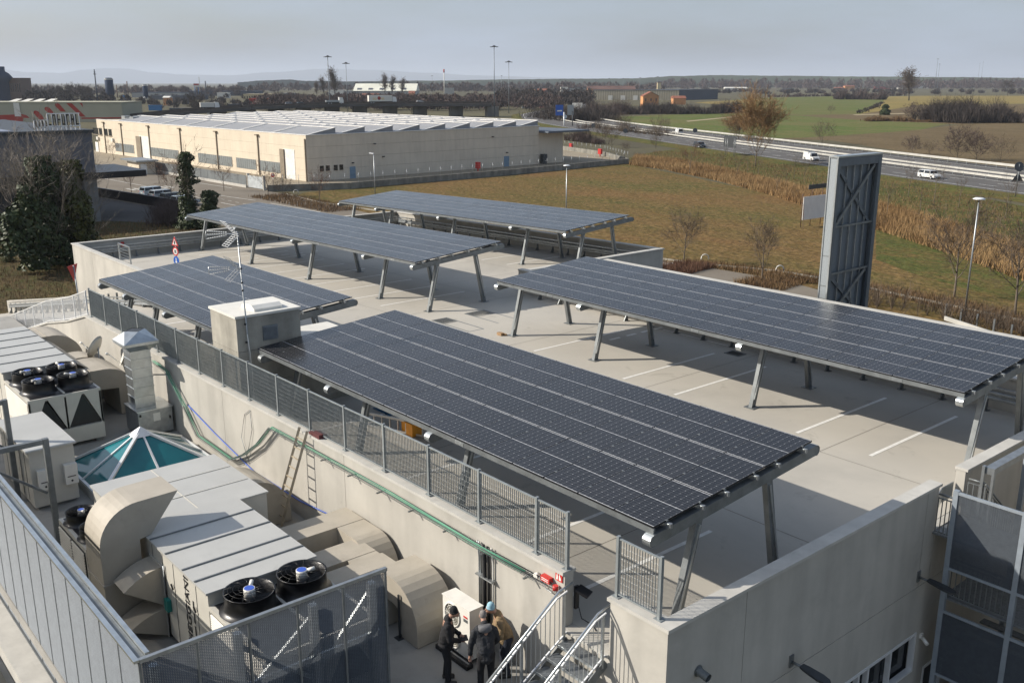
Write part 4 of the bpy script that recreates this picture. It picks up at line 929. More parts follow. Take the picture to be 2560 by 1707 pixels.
wb = thing('timber_block', (-14.82, 13.5, 0), 'small brown timber block by a canopy leg', 'timber')
m = MB(); m.bx(-15.0, 13.35, 0, -14.7, 13.5, .12); m.bar((-15.05, 13.6, .04), (-14.6, 13.55, .04), .08, .08); m.build('block', wood_block, wb)
sp = thing('deck_bolt', (6.1, 7.9, 0), 'short dark steel rod standing at the right parapet', 'rod')
m = MB(); m.cyl((6.25, 8.35, 0), (6.25, 8.35, .35), .035, 6); m.cyl((6.25, 8.35, 0), (6.25, 8.35, .02), .1, 8); m.build('rod', anthracite, sp)
# ---------------------------------------------------------------- wall lamps, drain stub, cctv on the right wall
def wall_lamp(y, z, label):
    t = thing('wall_lamp', (6.67, y, z), label, 'wall lamp', 'lamps on the shaded right wall')
    m = MB(); m.bx(6.67, y-.07, z-.14, 6.70, y+.07, z+.14); m.build('mount_plate', galv_dark, t)
    m = MB(); m.tube([(6.7, y, z-.02), (6.95, y, z-.02)], .03, 8); m.build('arm', galv_dark, t)
    o = [(0, .07), (.12, .10), (.45, .13), (.62, .10), (.68, .04), (.68, -.04), (.62, -.10), (.45, -.13), (.12, -.10), (0, -.07)]
    m = MB(); m.prism(o, lambda a, b, d: (6.93+a, y+b, z-.02-.12*a+d), 0, .05); m.build('lamp_head', anthracite, t)
wall_lamp(9.03, -1.08, 'dark wall floodlight beside the stair tower'); wall_lamp(3.64, -1.15, 'dark wall floodlight near the bottom edge of the picture')
ps = thing('drain_stub', (6.67, .49, -.1), 'short grey drain pipe stub sticking out of the right wall', 'pipe')
m = MB(); m.cyl((6.67, .49, -.02), (6.92, .49, -.06), .085, 16, cap=False); m.cyl((6.675, .49, -.02), (6.68, .49, -.02), .12, 16); m.build('pipe', galv_dark, ps)
cc = thing('security_camera', (6.75, 9.6, -2.9), 'small white security camera under the stair tower', 'camera')
m = MB(); m.bx(6.67, 9.5, -3.0, 6.72, 9.62, -2.88); m.cyl((6.72, 9.55, -2.98), (6.92, 9.45, -3.04), .05, 10); m.build('camera_body', white_plastic, cc)
# ---------------------------------------------------------------- stair tower with mesh panels
tw = thing('stair_tower', (8, 10.6, ZG), 'grey steel stair tower with mesh panels at the right edge', 'stairs')
tp = mat('blue_grey_steel', (.30, .34, .38), .5, .3, .08, 4)
for (x, y) in ((7.16, 9.45), (8.76, 9.45), (10.4, 9.45), (7.16, 13.4), (8.76, 13.4), (10.4, 13.4)):
    m = MB(); m.bx(x-.06, y-.06, ZG, x+.06, y+.06, 1.25); m.build('column', tp, tw)
for (za, zb) in ((-.78, 1.2), (-3.7, -1.95), (-6.8, -4.9)):
    for k in range(2):
        x0 = 7.22+1.6*k; x1 = x0+1.48
        for a, b in (((x0, 9.42, zb), (x1, 9.42, zb)), ((x0, 9.42, za), (x1, 9.42, za))): m = MB(); m.bar(a, b, .05, .07); m.build('panel_rail', tp, tw)
mp = expanded(1.48, 1.9, 'mesh_panel', .05, .022); mp2 = expanded(1.48, 1.68, 'mesh_panel', .05, .022)
for k in range(2):
    for z, me in ((-.75, mp), (-3.68, mp2), (-6.78, mp)): obj('mesh_panel', me, tw, Vector((7.22+1.6*k, 9.42, z))-tw.location)
for z in (-.03, -1.6, -3.2, -4.8):
    m = MB(); m.bx(7.1 if z < -.1 else 6.67, 9.5, z-.05, 10.4, 10.9, z); m.build('landing', tread_m, tw)
for k in range(3):
    z0 = -.05-1.6*k
    for i in range(8):
        m = MB(); y = 10.95+.27*i if k % 2 == 0 else 13.1-.27*i
        m.bx(7.3, y, z0-.2*(i+1), 8.6, y+.26, z0-.2*(i+1)+.04); m.build('tread', tread_m, tw)
def railing(p, q, h=1.02, n=8):
    p = Vector(p); q = Vector(q)
    m = MB(); m.tube([p+V(0, 0, h), q+V(0, 0, h)], .025, 6); m.build('handrail', galv_dark, tw)
    for i in range(n+1):
        c = p.lerp(q, i/n); m = MB(); m.bx(c.x-.01, c.y-.01, c.z+.04, c.x+.01, c.y+.01, c.z+h-.08); m.build('baluster', galv_dark, tw)
    m = MB(); m.bar(p+V(0, 0, h-.1), q+V(0, 0, h-.1), .03, .02); m.build('rail', galv_dark, tw)
    m = MB(); m.bar(p+V(0, 0, .04), q+V(0, 0, .04), .03, .03); m.build('rail', galv_dark, tw)
railing((6.72, 9.52, -.03), (7.12, 9.52, -.03), n=4); railing((7.2, 10.95, -.03), (7.2, 13.1, -1.7), n=16); railing((8.7, 10.95, -.03), (8.7, 13.1, -1.7), n=16); railing((7.22, 9.6, -1.6), (8.7, 9.6, -1.6), n=12); railing((6.75, 11.0, -.03), (7.16, 11.0, -.03), n=3)
m = MB(); m.bx(7.1, 11.0, 1.25, 7.32, 20, 1.42); m.build('roof_beam', galv, tw)
m = MB(); m.bx(7.05, 10.95, -.05, 7.12, 11.05, 1.45); m.bx(7.3, 10.95, -.05, 7.36, 11.05, 1.45); m.build('portal_post', galv, tw, kind='stuff')
m = MB(); m.bx(10.45, 9.5, ZG, 10.6, 20, 2.6); m.build('rear_wall', concrete_wall, tw)
rf_ = thing('rail_end', (6.3, 10.3, 0), 'bent galvanised crash barrier end in the parapet opening', 'guard rail')
m = MB(); m.sweep([(6.55, 9.75, .55), (6.5, 10.0, .6), (6.42, 10.3, .62), (6.42, 10.9, .62)], .02, .42, side=(1, 0, 0)); m.build('rail_end_sheet', galv_bright, rf_)
# ================================================================ people
def cap(m, p, q, r1, r2=None, n=10):
    p = Vector(p); q = Vector(q); r2 = r1 if r2 is None else r2
    m.cyl(p, q, r1, n, r2, cap=False)
    for c, r in ((p, r1), (q, r2)):
        prof = [(max(r*sin(pi*k/6), .0005), -r*cos(pi*k/6)) for k in range(7)]; m.lathe(c, prof, n, (0, 0, 1))
def ell(m, c, r, n=14):
    prof = [(max(sin(pi*k/8), .001), -cos(pi*k/8)) for k in range(9)]; t = MB(); t.lathe((0, 0, 0), prof, n)
    m.add([(c[0]+v[0]*r[0], c[1]+v[1]*r[1], c[2]+v[2]*r[2]) for v in t.v], t.f, 0, True)
def remesh(o, vox, it=6):
    d = o.modifiers.new('remesh', 'REMESH'); d.mode = 'VOXEL'; d.voxel_size = vox; d.use_smooth_shade = True
    s_ = o.modifiers.new('smooth', 'SMOOTH'); s_.factor = .5; s_.iterations = it
    return o
skin = mat('skin', (.42, .24, .17), .55, 0, .08, 20)
def hand(m, w, d, side):
    """palm and five curled fingers; w wrist, d forearm direction"""
    d = Vector(d).normalized(); s = d.cross(Vector((0, 0, 1)));
    s = s.normalized() if s.length > .1 else Vector((1, 0, 0)); u = s.cross(d)
    w = Vector(w); cap(m, w, w+d*.085, .026, .034, 8)
    for i, (L_, o_) in enumerate(((.07, -.03), (.08, -.01), (.075, .01), (.06, .03))):
        a = w+d*.09+s*o_; b = a+d*L_*.6-u*.008; c = b+d*L_*.35-u*.035; cap(m, a, b, .0095, .009, 6); cap(m, b, c, .009, .008, 6)
    a = w+d*.03+s*side*.03; b = a+d*.04+s*side*.03-u*.01; cap(m, a, b, .012, .011, 6); cap(m, b, b+d*.035-u*.015, .011, .009, 6)
def person(loc, rz, label, jacket, trousers, shoe, lean=0.0, look=.35, arms=None, legs=None, hat=None, hair=None, hood=None, H=1.76, knee=0.0):
    r = thing('person', loc, label, 'person', world=False); r.rotation_euler = (0, 0, rz); k = H/1.76
    def L(p): return (p[0]*k, p[1]*k, p[2]*k)
    hip = (0, -.02, .93); ch = (0, .02+lean*.30, 1.22); sh = (0, .0+lean*.46, 1.42); nk = (0, .03+lean*.52, 1.52); hd = (0, .09+lean*.62+look*.05, 1.655-lean*.05)
    A = arms or {-1: [(-.20, lean*.46, 1.41), (-.25, .02+lean*.4, 1.13), (-.20, .18+lean*.4, .95)], 1: [(.20, lean*.46, 1.41), (.25, .02+lean*.4, 1.13), (.20, .18+lean*.4, .95)]}
    G = legs or {-1: [(-.095, -.02, .92), (-.11, .03+knee, .50), (-.12, -.02, .08)], 1: [(.095, -.02, .92), (.11, .05+knee, .50), (.13, .04, .08)]}
    b = MB()
    cap(b, L(hip), L(ch), .12*k, .12*k); cap(b, L(ch), L(sh), .12*k, .10*k); cap(b, L(sh), L(nk), .06*k, .055*k); cap(b, L(nk), L(hd), .055*k, .06*k)
    ell(b, L(hd), (.075*k, .092*k, .115*k)); f = V(0, .09, -.02)
    cap(b, L((0, hd[1]+.06, hd[2]-.065)), L((0, hd[1]+.07, hd[2]-.075)), .035*k, .035*k, 8)                     # jaw
    cap(b, L((0, hd[1]+.088, hd[2]+.01)), L((0, hd[1]+.108, hd[2]-.028)), .010*k, .015*k, 6)                     # nose
    cap(b, L((-.02, hd[1]+.086, hd[2]-.058)), L((.02, hd[1]+.086, hd[2]-.058)), .009*k, .009*k, 6)               # lips
    for s in (-1, 1):
        cap(b, L((s*.076, hd[1]-.005, hd[2]+.015)), L((s*.078, hd[1]-.005, hd[2]-.03)), .014*k, .011*k, 6)       # ears
        a = A[s]; cap(b, L(a[0]), L(a[1]), .048*k, .038*k); cap(b, L(a[1]), L(a[2]), .037*k, .027*k); hand(b, L(a[2]), Vector(a[2])-Vector(a[1]), -s)
        g = G[s]; cap(b, L(g[0]), L(g[1]), .078*k, .052*k); cap(b, L(g[1]), L(g[2]), .05*k, .036*k); cap(b, L(g[2]), L((g[2][0], g[2][1]+.16, .04)), .036*k, .03*k)
    remesh(b.build('body', skin, r), .009, 3)
    j = MB(); jm_ = jacket
    cap(j, L((0, -.01, .86)), L((0, .02, 1.02)), .165*k, .165*k, 14); cap(j, L((-.05, .0, 1.02)), L((-.05, ch[1], ch[2])), .145*k, .15*k, 14); cap(j, L((.05, .0, 1.02)), L((.05, ch[1], ch[2])), .145*k, .15*k, 14)
    cap(j, L((-.10, ch[1], ch[2])), L((-.13, sh[1], sh[2]-.02)), .125*k, .10*k, 12); cap(j, L((.10, ch[1], ch[2])), L((.13, sh[1], sh[2]-.02)), .125*k, .10*k, 12); cap(j, L(ch), L((sh[0], sh[1], sh[2]+.02)), .13*k, .09*k); cap(j, L((0, sh[1], sh[2]+.03)), L((0, nk[1]-.01, nk[2]-.005)), .085*k, .082*k)
    for s in (-1, 1):
        a = A[s]; cap(j, L(a[0]), L(a[1]), .085*k, .066*k, 12); cap(j, L(a[1]), L(Vector(a[1]).lerp(Vector(a[2]), .95)), .065*k, .05*k, 12)
    jo = remesh(j.build('jacket', jm_, r), .014, 4)
    dsp = jo.modifiers.new('folds', 'DISPLACE'); tx_ = bpy.data.textures.get('folds') or bpy.data.textures.new('folds', 'CLOUDS'); tx_.noise_scale = .09; dsp.texture = tx_; dsp.strength = .03; dsp.mid_level = .5
    t = MB(); cap(t, L((-.05, -.02, .9)), L((.05, -.02, .9)), .135*k, .135*k, 12)
    for s in (-1, 1):
        g = G[s]; cap(t, L(g[0]), L(g[1]), .105*k, .075*k, 12); cap(t, L(g[1]), L((g[2][0], g[2][1], .11)), .074*k, .066*k, 12)
    to = remesh(t.build('trousers', trousers, r), .014, 4)
    for s in (-1, 1):
        g = G[s]; m = MB(); cap(m, L((g[2][0], g[2][1]-.03, .055)), L((g[2][0]+s*.01, g[2][1]+.15, .05)), .052*k, .045*k, 10); m.bx((g[2][0]-.045)*k, (g[2][1]-.07)*k, 0, (g[2][0]+.045)*k, (g[2][1]+.19)*k, .03); remesh(m.build('shoe', shoe, r), .012, 2)
        m = MB(); ell(m, L((s*.028, hd[1]+.082, hd[2]+.012)), (.011, .008, .008), 8); m.build('eye', black_plastic, r)
    if hat:
        m = MB(); c = L(hd); pr = [(.083*k, -.0), (.088*k, .03), (.084*k, .07), (.065*k, .11), (.035*k, .132), (.002, .138)]; m.lathe((c[0], c[1]-.006, c[2]+.01), pr, 16, (0, -.12, 1)); m.build('hat', hat, r)
        m = MB(); m.lathe((c[0], c[1]-.005, c[2]+.015), [(.083*k, -.02), (.094*k, -.018), (.095*k, .015), (.086*k, .02)], 16, (0, -.12, 1)); m.build('hat_brim', hat, r)
    if hair:
        m = MB(); c = L(hd); ell(m, (c[0], c[1]-.02, c[2]+.025), (.08*k, .088*k, .108*k)); remesh(m.build('hair', hair, r), .012, 1)
    if hood:
        m = MB(); c = L((0, sh[1]-.10, sh[2]+.05)); ell(m, c, (.15*k, .085*k, .09*k)); cap(m, L((-.1, sh[1]-.04, sh[2]+.08)), L((.1, sh[1]-.04, sh[2]+.08)), .05*k); remesh(m.build('hood', hood, r), .014, 4)
    return r
cloth_black = mat('black_cloth', (.008, .008, .010), .85, 0, .3, 12, .5, 60); cloth_dark = mat('charcoal_cloth', (.022, .024, .028), .85, 0, .3, 9, .5, 60)
cloth_grey = mat('grey_cloth', (.11, .11, .115), .85, 0, .2, 9); cloth_brown = mat('brown_cloth', (.23, .16, .085), .85, 0, .22, 12, .6, 50)
denim = mat('dark_blue_cloth', (.018, .022, .035), .85, 0, .2, 12); shoe_m = mat('dark_leather', (.03, .026, .022), .6, 0, .2, 12)
cap_blue = mat('light_blue_knit', (.28, .47, .55), .85, 0, .25, 18); hair_grey = mat('grey_hair', (.19, .17, .16), .8, 0, .35, 40)
p1 = person((2.0, -1.98, ZL), radians(-38), 'person in black clothes and black beanie standing beside the outdoor unit', cloth_black, cloth_black, shoe_m, lean=.10, look=.8, hat=cloth_black, H=1.74,
    arms={-1: [(-.20, .05, 1.40), (-.26, .08, 1.13), (-.10, .30, 1.06)], 1: [(.20, .05, 1.40), (.25, .10, 1.13), (.08, .30, 1.02)]})
m = MB(); m.bar((-.1, .34, 1.02), (.1, .38, 1.02), .2, .02); tb_ = m.build('phone_case', cloth_dark, p1)
p2 = person((2.85, -1.58, ZL), radians(62), 'person with grey hair and dark hooded jacket seen from behind', cloth_dark, cloth_black, shoe_m, lean=.32, look=.6, hair=hair_grey, hood=cloth_grey, H=1.74,
    arms={-1: [(-.21, .13, 1.37), (-.29, .15, 1.08), (-.30, .20, .82)], 1: [(.21, .13, 1.37), (.28, .20, 1.09), (.24, .36, .92)]})
p3_ = person((2.63, -.86, ZL), radians(150), 'person in brown jacket and light blue knit cap leaning near the wall', cloth_brown, denim, shoe_m, lean=.34, look=.7, hat=cap_blue, H=1.74,
    arms={-1: [(-.21, .14, 1.37), (-.29, .16, 1.10), (-.22, .36, .98)], 1: [(.21, .14, 1.37), (.28, .18, 1.08), (.20, .36, .94)]})
# ================================================================ ground, fields, roads
def G(*pp, z=ZG): return [tuple(at(x, y, z))[:2] for x, y in pp]
soil = mat('ground_soil', (.085, .075, .050), .95, 0, .3, .02, 0, spec=.1, col2=(.12, .11, .062), detail=10)
gm = MB(); gm.add([(-45000, -45000, ZG), (45000, -45000, ZG), (45000, 45000, ZG), (-45000, 45000, ZG)], [(0, 1, 2, 3)]); gm.build('ground', soil, kind='structure')
def grass_mat(name, a, b, c3, s1, s2):
    m = bpy.data.materials.new(name); m.use_nodes = True; n = m.node_tree.nodes; L = m.node_tree.links; bs = n['Principled BSDF']; bs.inputs['Roughness'].default_value = .95; bs.inputs['Specular IOR Level'].default_value = .1
    g = n.new('ShaderNodeNewGeometry'); cur = None
    mp = n.new('ShaderNodeMapping'); L.new(g.outputs['Position'], mp.inputs[0]); mp.inputs['Rotation'].default_value = (0, 0, .7); mp.inputs['Scale'].default_value = (1, 2.2, 1)
    for sc_, col, lo, hi in ((s1, b, .38, .62), (s2, c3, .45, .68)):
        nz = n.new('ShaderNodeTexNoise'); nz.inputs['Scale'].default_value = sc_; nz.inputs['Detail'].default_value = 9; nz.inputs['Roughness'].default_value = .68; L.new(mp.outputs[0], nz.inputs['Vector'])
        mr_ = n.new('ShaderNodeMapRange'); mr_.inputs[1].default_value = lo; mr_.inputs[2].default_value = hi; L.new(nz.outputs['Fac'], mr_.inputs[0])
        mx = n.new('ShaderNodeMix'); mx.data_type = 'RGBA'; L.new(mr_.outputs[0], mx.inputs[0])
        if cur is None: mx.inputs[6].default_value = a+(1,)
        else: L.new(cur, mx.inputs[6])
        mx.inputs[7].default_value = col+(1,); cur = mx.outputs[2]
    nz = n.new('ShaderNodeTexNoise'); nz.inputs['Scale'].default_value = 1.4; nz.inputs['Detail'].default_value = 9; nz.inputs['Roughness'].default_value = .75; L.new(g.outputs['Position'], nz.inputs['Vector'])
    mr_ = n.new('ShaderNodeMapRange'); mr_.inputs[1].default_value = .3; mr_.inputs[2].default_value = .7; mr_.inputs[3].default_value = .5; mr_.inputs[4].default_value = 1.4; L.new(nz.outputs['Fac'], mr_.inputs[0])
    ml = n.new('ShaderNodeMix'); ml.data_type = 'RGBA'; ml.blend_type = 'MULTIPLY'; ml.inputs[0].default_value = 1; L.new(cur, ml.inputs[6]); L.new(mr_.outputs[0], ml.inputs[7]); L.new(ml.outputs[2], bs.inputs['Base Color'])
    bn = n.new('ShaderNodeTexNoise'); bn.inputs['Scale'].default_value = 1.6; bn.inputs['Detail'].default_value = 6; L.new(g.outputs['Position'], bn.inputs['Vector'])
    bp_ = n.new('ShaderNodeBump'); bp_.inputs['Strength'].default_value = .8; bp_.inputs['Distance'].default_value = .35; L.new(bn.outputs['Fac'], bp_.inputs['Height']); L.new(bp_.outputs[0], bs.inputs['Normal'])
    return m
lawn = grass_mat('dry_lawn', (.155, .09, .036), (.088, .082, .024), (.20, .13, .055), .035, .8)
lawn_g = grass_mat('green_verge', (.075, .082, .022), (.14, .095, .035), (.06, .085, .02), .09, .7)
field_green = grass_mat('green_field', (.085, .125, .028), (.12, .13, .04), (.16, .135, .06), .012, .06)
field_brown = grass_mat('ploughed_field', (.135, .098, .052), (.16, .12, .066), (.11, .085, .045), .012, .08)
field_yel = grass_mat('stubble_field', (.27, .20, .07), (.22, .17, .06), (.18, .155, .05), .012, .08)
scrub_gd = grass_mat('scrub_ground', (.07, .052, .028), (.10, .075, .032), (.055, .06, .02), .05, .4)
asphalt = mat('asphalt', (.105, .10, .095), .9, 0, .1, .25, .1, 8, spec=.2)
asphalt_w = mat('worn_warm_asphalt', (.17, .145, .115), .9, 0, .12, .15, .1, 8, spec=.2, col2=(.20, .175, .14))
yard = mat('yard_concrete', (.27, .23, .17), .9, 0, .1, .2, spec=.2)
Z1, Z2, Z3, Z4, Z5 = ZG+.02, ZG+.05, ZG+.08, ZG+.11, ZG+.14
# big lawn in the middle, verges, fields to the right
sheet('lawn', G((690, 512), (760, 482), (900, 470), (1280, 440), (1560, 410), (1575, 412), (1700, 437), (1900, 480), (2080, 530), (2330, 610), (2560, 690), (2760, 760), (2760, 1000), (2300, 830), (2040, 722), (1800, 680), (1600, 640), (1400, 600), (900, 530)), Z1, lawn)
sheet('green_verge', G((1572, 410), (1560, 398), (1620, 383), (1700, 372), (1840, 378), (1940, 398), (2060, 416), (2200, 444), (2420, 488), (2700, 545), (2700, 660), (2450, 590), (2200, 520), (1960, 455), (1760, 425)), Z1+.012, lawn_g)
sheet('green_verge', G((2190, 560), (2330, 580), (2560, 640), (2760, 720), (2760, 800), (2500, 745), (2300, 690), (2190, 650)), Z1+.012, lawn_g)
sheet('field', G((1440, 322), (1480, 296), (1640, 288), (1860, 284), (2000, 290), (2180, 303), (2370, 310), (2300, 325), (2120, 338), (2000, 345), (1930, 346), (1680, 330)), Z1+.008, field_green)
sheet('field', G((1950, 347), (2130, 338), (2300, 324), (2400, 312), (2700, 318), (2700, 460), (2560, 430), (2300, 386), (2080, 352)), Z1+.002, field_brown)
sheet('field', G((1700, 288), (1870, 284), (2060, 278), (2240, 287), (2560, 290), (2700, 290), (2700, 318), (2400, 312), (2180, 304), (1990, 291)), Z1+.005, field_brown)
sheet('field', G((1830, 282), (1920, 245), (2100, 241), (2215, 243), (2205, 258), (2150, 286), (2000, 288)), Z1+.011, field_green)
sheet('field', G((2150, 286), (2200, 262), (2216, 242), (2300, 240), (2560, 240), (2700, 242), (2700, 258), (2420, 262), (2300, 263)), Z1+.009, field_yel)
sheet('field', G((2152, 287), (2210, 264), (2300, 263.5), (2420, 262.5), (2700, 259), (2700, 290), (2500, 289)), Z1+.007, field_brown)
sheet('field', G((1790, 265), (1830, 250), (1920, 245), (1880, 268), (1800, 272)), Z1+.012, field_green)
sheet('field', G((1735, 257), (1900, 247), (1920, 252), (1800, 262)), Z1+.014, field_yel)
pth = G((1715, 303), (1850, 290.5), (1850, 292.5), (1720, 305)); sheet('farm_track', pth, Z2, mat('track_dirt', (.30, .24, .14), .95))
sheet('farm_track', G((2130, 287), (2260, 283.5), (2262, 285.5), (2140, 289)), Z2, MATS['track_dirt'])
# scrub ground left of the building under the big trees
sheet('scrub_ground', [(-50, -40), (-50, 6), (-52, 36), (-114, 33), (-114, -60)], Z1, scrub_gd)
sheet('scrub_grass', [(-58, -30), (-52, 4.5), (-75, 4), (-84, -6), (-100, -30)], Z1+.015, lawn)
# left car park, aprons and warehouse yard
sheet('car_park', [(-52, 34), (-100, 38), (-146, 36.5), (-180, 36), (-185, 60), (-134, 61), (-127, 61.5), (-112, 60), (-60, 56), (-30, 57), (10, 57), (10, 30), (-20, 28), (-21, 34)], Z1+.02, asphalt_w)
sheet('warehouse_yard', [(-260, 52), (-190, 59.5), (-134, 61), (-129, 74), (-130, 112), (-134.4, 150), (-153, 161), (-185, 172), (-200, 140), (-250, 120)], Z1+.03, yard)
sheet('parking_bay', G((1625, 648), (1760, 668), (1960, 702), (2060, 730), (2060, 760), (1640, 700)), Z2, asphalt_w)
def ground_line(name, a, b, w, m, z=Z3, parent=None):
    a = Vector(a[:2]).to_3d(); b = Vector(b[:2]).to_3d(); d = (b-a).normalized(); n_ = V(-d.y, d.x, 0)*(w/2)
    mb = MB(); mb.quad(*[(p.x, p.y, z) for p in (a-n_, b-n_, b+n_, a+n_)]); return mb.build(name, m, kind='structure') if parent is None else mb.build(name, m, parent)
lm = mat('faded_white_marking', (.55, .53, .48), .8, 0, .2, 2)
for a, b in (((-176, 47.2), (-154.5, 48.2)), ((-142, 58.4), (-165, 57.0)), ((-133.6, 52), (-122.6, 53.4)), ((-123.5, 48.2), (-118.8, 48.4)), ((-144, 48.1), (-130, 48.3)), ((-118, 53.6), (-104, 54.2)), ((-115, 48.5), (-100, 49.0))): ground_line('road_marking', a, b, .22, lm)
for k in range(7): y = 44.2+1.1*k; ground_line('crossing_stripe', (-152.8, y), (-149.2, y+.2), .5, lm)
for k in range(9): x = -141+2.6*k; ground_line('road_marking', (x, 50.2), (x+1.2, 50.25), .14, lm)
for a, b in ((( -45.9, 59), (-46.2, 62)), ((-36.5, 64.9), (-32, 65.0))): ground_line('road_marking', a, b, .14, lm, Z3)
for k in range(6): ground_line('road_marking', (-128+2.6*k, 57), (-127.8+2.6*k, 60), .12, lm)
# kerbs along the lawn
kerb_m = mat('kerb_concrete', (.30, .28, .23), .9, 0, .1, 1)
def kerb(pts, label):
    mb = MB()
    for a, b in zip(pts, pts[1:]): mb.bar((a[0], a[1], ZG+.08), (b[0], b[1], ZG+.08), .18, .2)
    mb.build('kerb', kerb_m, label=label, cat='kerb', group='kerbs along the lawn')
kerb([(-127.6, 61.2), (-113.5, 59.8), (-100, 61.2), (-70, 61.5), (-49.1, 62.6)], 'pale concrete kerb between the lawn and the lane left of the front row')
kerb([(-49.1, 62.6), (-44.6, 63.2), (-36.6, 66.2), (-31.3, 66.2), (-10, 63)], 'pale concrete kerb between lawn and bays behind the right canopy')
isl = mat('planting_soil', (.07, .05, .032), .95, 0, .3, 2)
for pts in ([(-44.2, 58.4), (-41.7, 58.9), (-42.2, 63.0), (-43.9, 62.8)], [(-34.4, 58.6), (-32.6, 58.9), (-33.1, 63.6), (-34.8, 63.4)], [(-112, 55), (-104, 55.5), (-104, 60), (-113, 59)], [(-127, 55.5), (-124, 56), (-123, 61), (-127, 61)]): sheet('planting_bed', pts, Z3, isl)
ring_m = mat('white_hoop', (.62, .60, .55), .6)
for i, (x, y) in enumerate(((1762, 652), (1949, 681), (740, 485))):
    c = at(x, y); hp = thing('hoop_barrier', tuple(c), ['white hoop barrier on the kerb nearest the grey corner wall', 'white hoop barrier on the kerb nearest the metal totem', 'white hoop barrier on the lawn edge left of the rearmost canopy'][i], 'barrier', 'white hoop barriers')
    m = MB(); m.tube([(c.x+.38*cos(t)*.6, c.y+.38*cos(t)*.8, ZG+.25+.42*sin(t)) for t in [pi*k/10 for k in range(-1, 12)]], .06, 6); m.build('hoop', ring_m, hp)
# ---------------------------------------------------------------- highway
NEAR = [(20, 112), (-15, 133), (-48, 150), (-66, 157.5), (-102, 175), (-132, 190), (-167, 207), (-205, 226), (-250, 247), (-300, 274), (-350, 306), (-400, 348), (-440, 395), (-470, 450)]
def offset(line, d):
    o = []
    for i, p in enumerate(line):
        a = Vector(line[max(0, i-1)]); b = Vector(line[min(len(line)-1, i+1)]); t = (b-a).normalized(); n_ = Vector((-t.y, t.x)); n_ = -n_ if n_.y < 0 else n_
        o.append((p[0]+n_.x*d, p[1]+n_.y*d))
    return o
def ribbon(name, d0, d1, z, m, line=NEAR, **k):
    A, B = offset(line, d0), offset(line, d1); mb = MB()
    for i in range(len(A)-1): mb.quad((A[i+1][0], A[i+1][1], z), (A[i][0], A[i][1], z), (B[i][0], B[i][1], z), (B[i+1][0], B[i+1][1], z))
    return mb.build(name, m, **k)
ZR = ZG+.5
ribbon('highway', -1.5, 34.5, ZR, asphalt, kind='structure')
mb = MB(); A, B = offset(NEAR, -1.5), offset(NEAR, -6.5)
for i in range(len(A)-1): mb.quad((A[i][0], A[i][1], ZR), (A[i+1][0], A[i+1][1], ZR), (B[i+1][0], B[i+1][1], ZG+.03), (B[i][0], B[i][1], ZG+.03))
A, B = offset(NEAR, 34.5), offset(NEAR, 39)
for i in range(len(A)-1): mb.quad((A[i+1][0], A[i+1][1], ZR), (A[i][0], A[i][1], ZR), (B[i][0], B[i][1], ZG+.03), (B[i+1][0], B[i+1][1], ZG+.03))
mb.build('embankment', lawn_g, kind='structure')
hw = mat('highway_white', (.6, .6, .57), .7)
for d in (-.1, 11.3, 18.6, 30): ribbon('edge_line', d, d+.22, ZR+.015, hw, kind='structure')
def walk(line, step):
    pos = 0; out = []
    for a, b in zip(line, line[1:]):
        a = Vector(a); b = Vector(b); L_ = (b-a).length; t = -pos
        while t+step <= L_: t += step; out.append((a+(b-a)*(t/L_), (b-a).normalized()))
        pos = L_-t
    return out
for d in (3.9, 7.6, 22.4, 26.2):
    for i, (p, t) in enumerate(walk(offset(NEAR[1:9], d), 12.0)):
        q = p+t*4.0; ground_line('lane_dash', (p.x, p.y), (q.x, q.y), .2, hw, ZR+.018)
barrier_m = mat('pale_barrier', (.46, .45, .41), .6, .2, .12, .5)
def barrier(d, h0, h1, label, post=2.0, nmax=110, base=ZR):
    ln = offset(NEAR, d); c = ln[4]; r = thing('highway_barrier', (c[0], c[1], base), label, 'guard rail', 'steel barriers along the highway')
    for (ha, hb) in ((h0, h1),):
        mb = MB()
        for a, b in zip(ln, ln[1:]):
            mb.bar((a[0], a[1], base+(ha+hb)/2), (b[0], b[1], base+(ha+hb)/2), .16, hb-ha)
        mb.build('beam', barrier_m, r)
    pm_ = MB().bx(-.05, -.05, 0, .05, .05, h0+.1).mesh('post', galv_dark)
    for i, (p, t) in enumerate(walk(ln, post)):
        if i < nmax and at is not None: obj('post', pm_, r, (p.x-c[0], p.y-c[1], 0))
barrier(12.3, .52, .86, 'near steel barrier of the highway median', 3.0, 120); barrier(17.6, .52, .86, 'far steel barrier of the highway median', 3.0, 120); barrier(31.0, .62, 1.1, 'outer steel barrier of the highway beside the fields', 3.0, 120); barrier(14.9, .12, .32, 'low middle strip barrier between the two median barriers', 3.0, 100)
ln = [(24, 106), (-12, 127), (-40, 141)]
r_ = thing('highway_barrier', (-12, 127, ZG), 'short white steel barrier with posts at the right edge below the highway', 'guard rail', 'steel barriers along the highway')
for a, b in zip(ln, ln[1:]): mb = MB(); mb.bar((a[0], a[1], ZR+.75), (b[0], b[1], ZR+.75), .12, .35); mb.build('beam', barrier_m, r_)
pm_ = MB().bx(-.09, -.09, -.6, .09, .09, .9).mesh('post', barrier_m)
for p, t in walk(ln, 3.2): obj('post', pm_, r_, (p.x+12, p.y-127, ZR-ZG))
gr_ = thing('steel_guard', (-8, 62, ZG), 'white double guard rail on the ground behind the right canopy', 'guard rail')
for z in (.5, .95): mb = MB(); a = at(2362, 795, ZG+z); b = at(2620, 880, ZG+z); mb.bar(a, b, .12, .3); mb.build('beam', barrier_m, gr_)
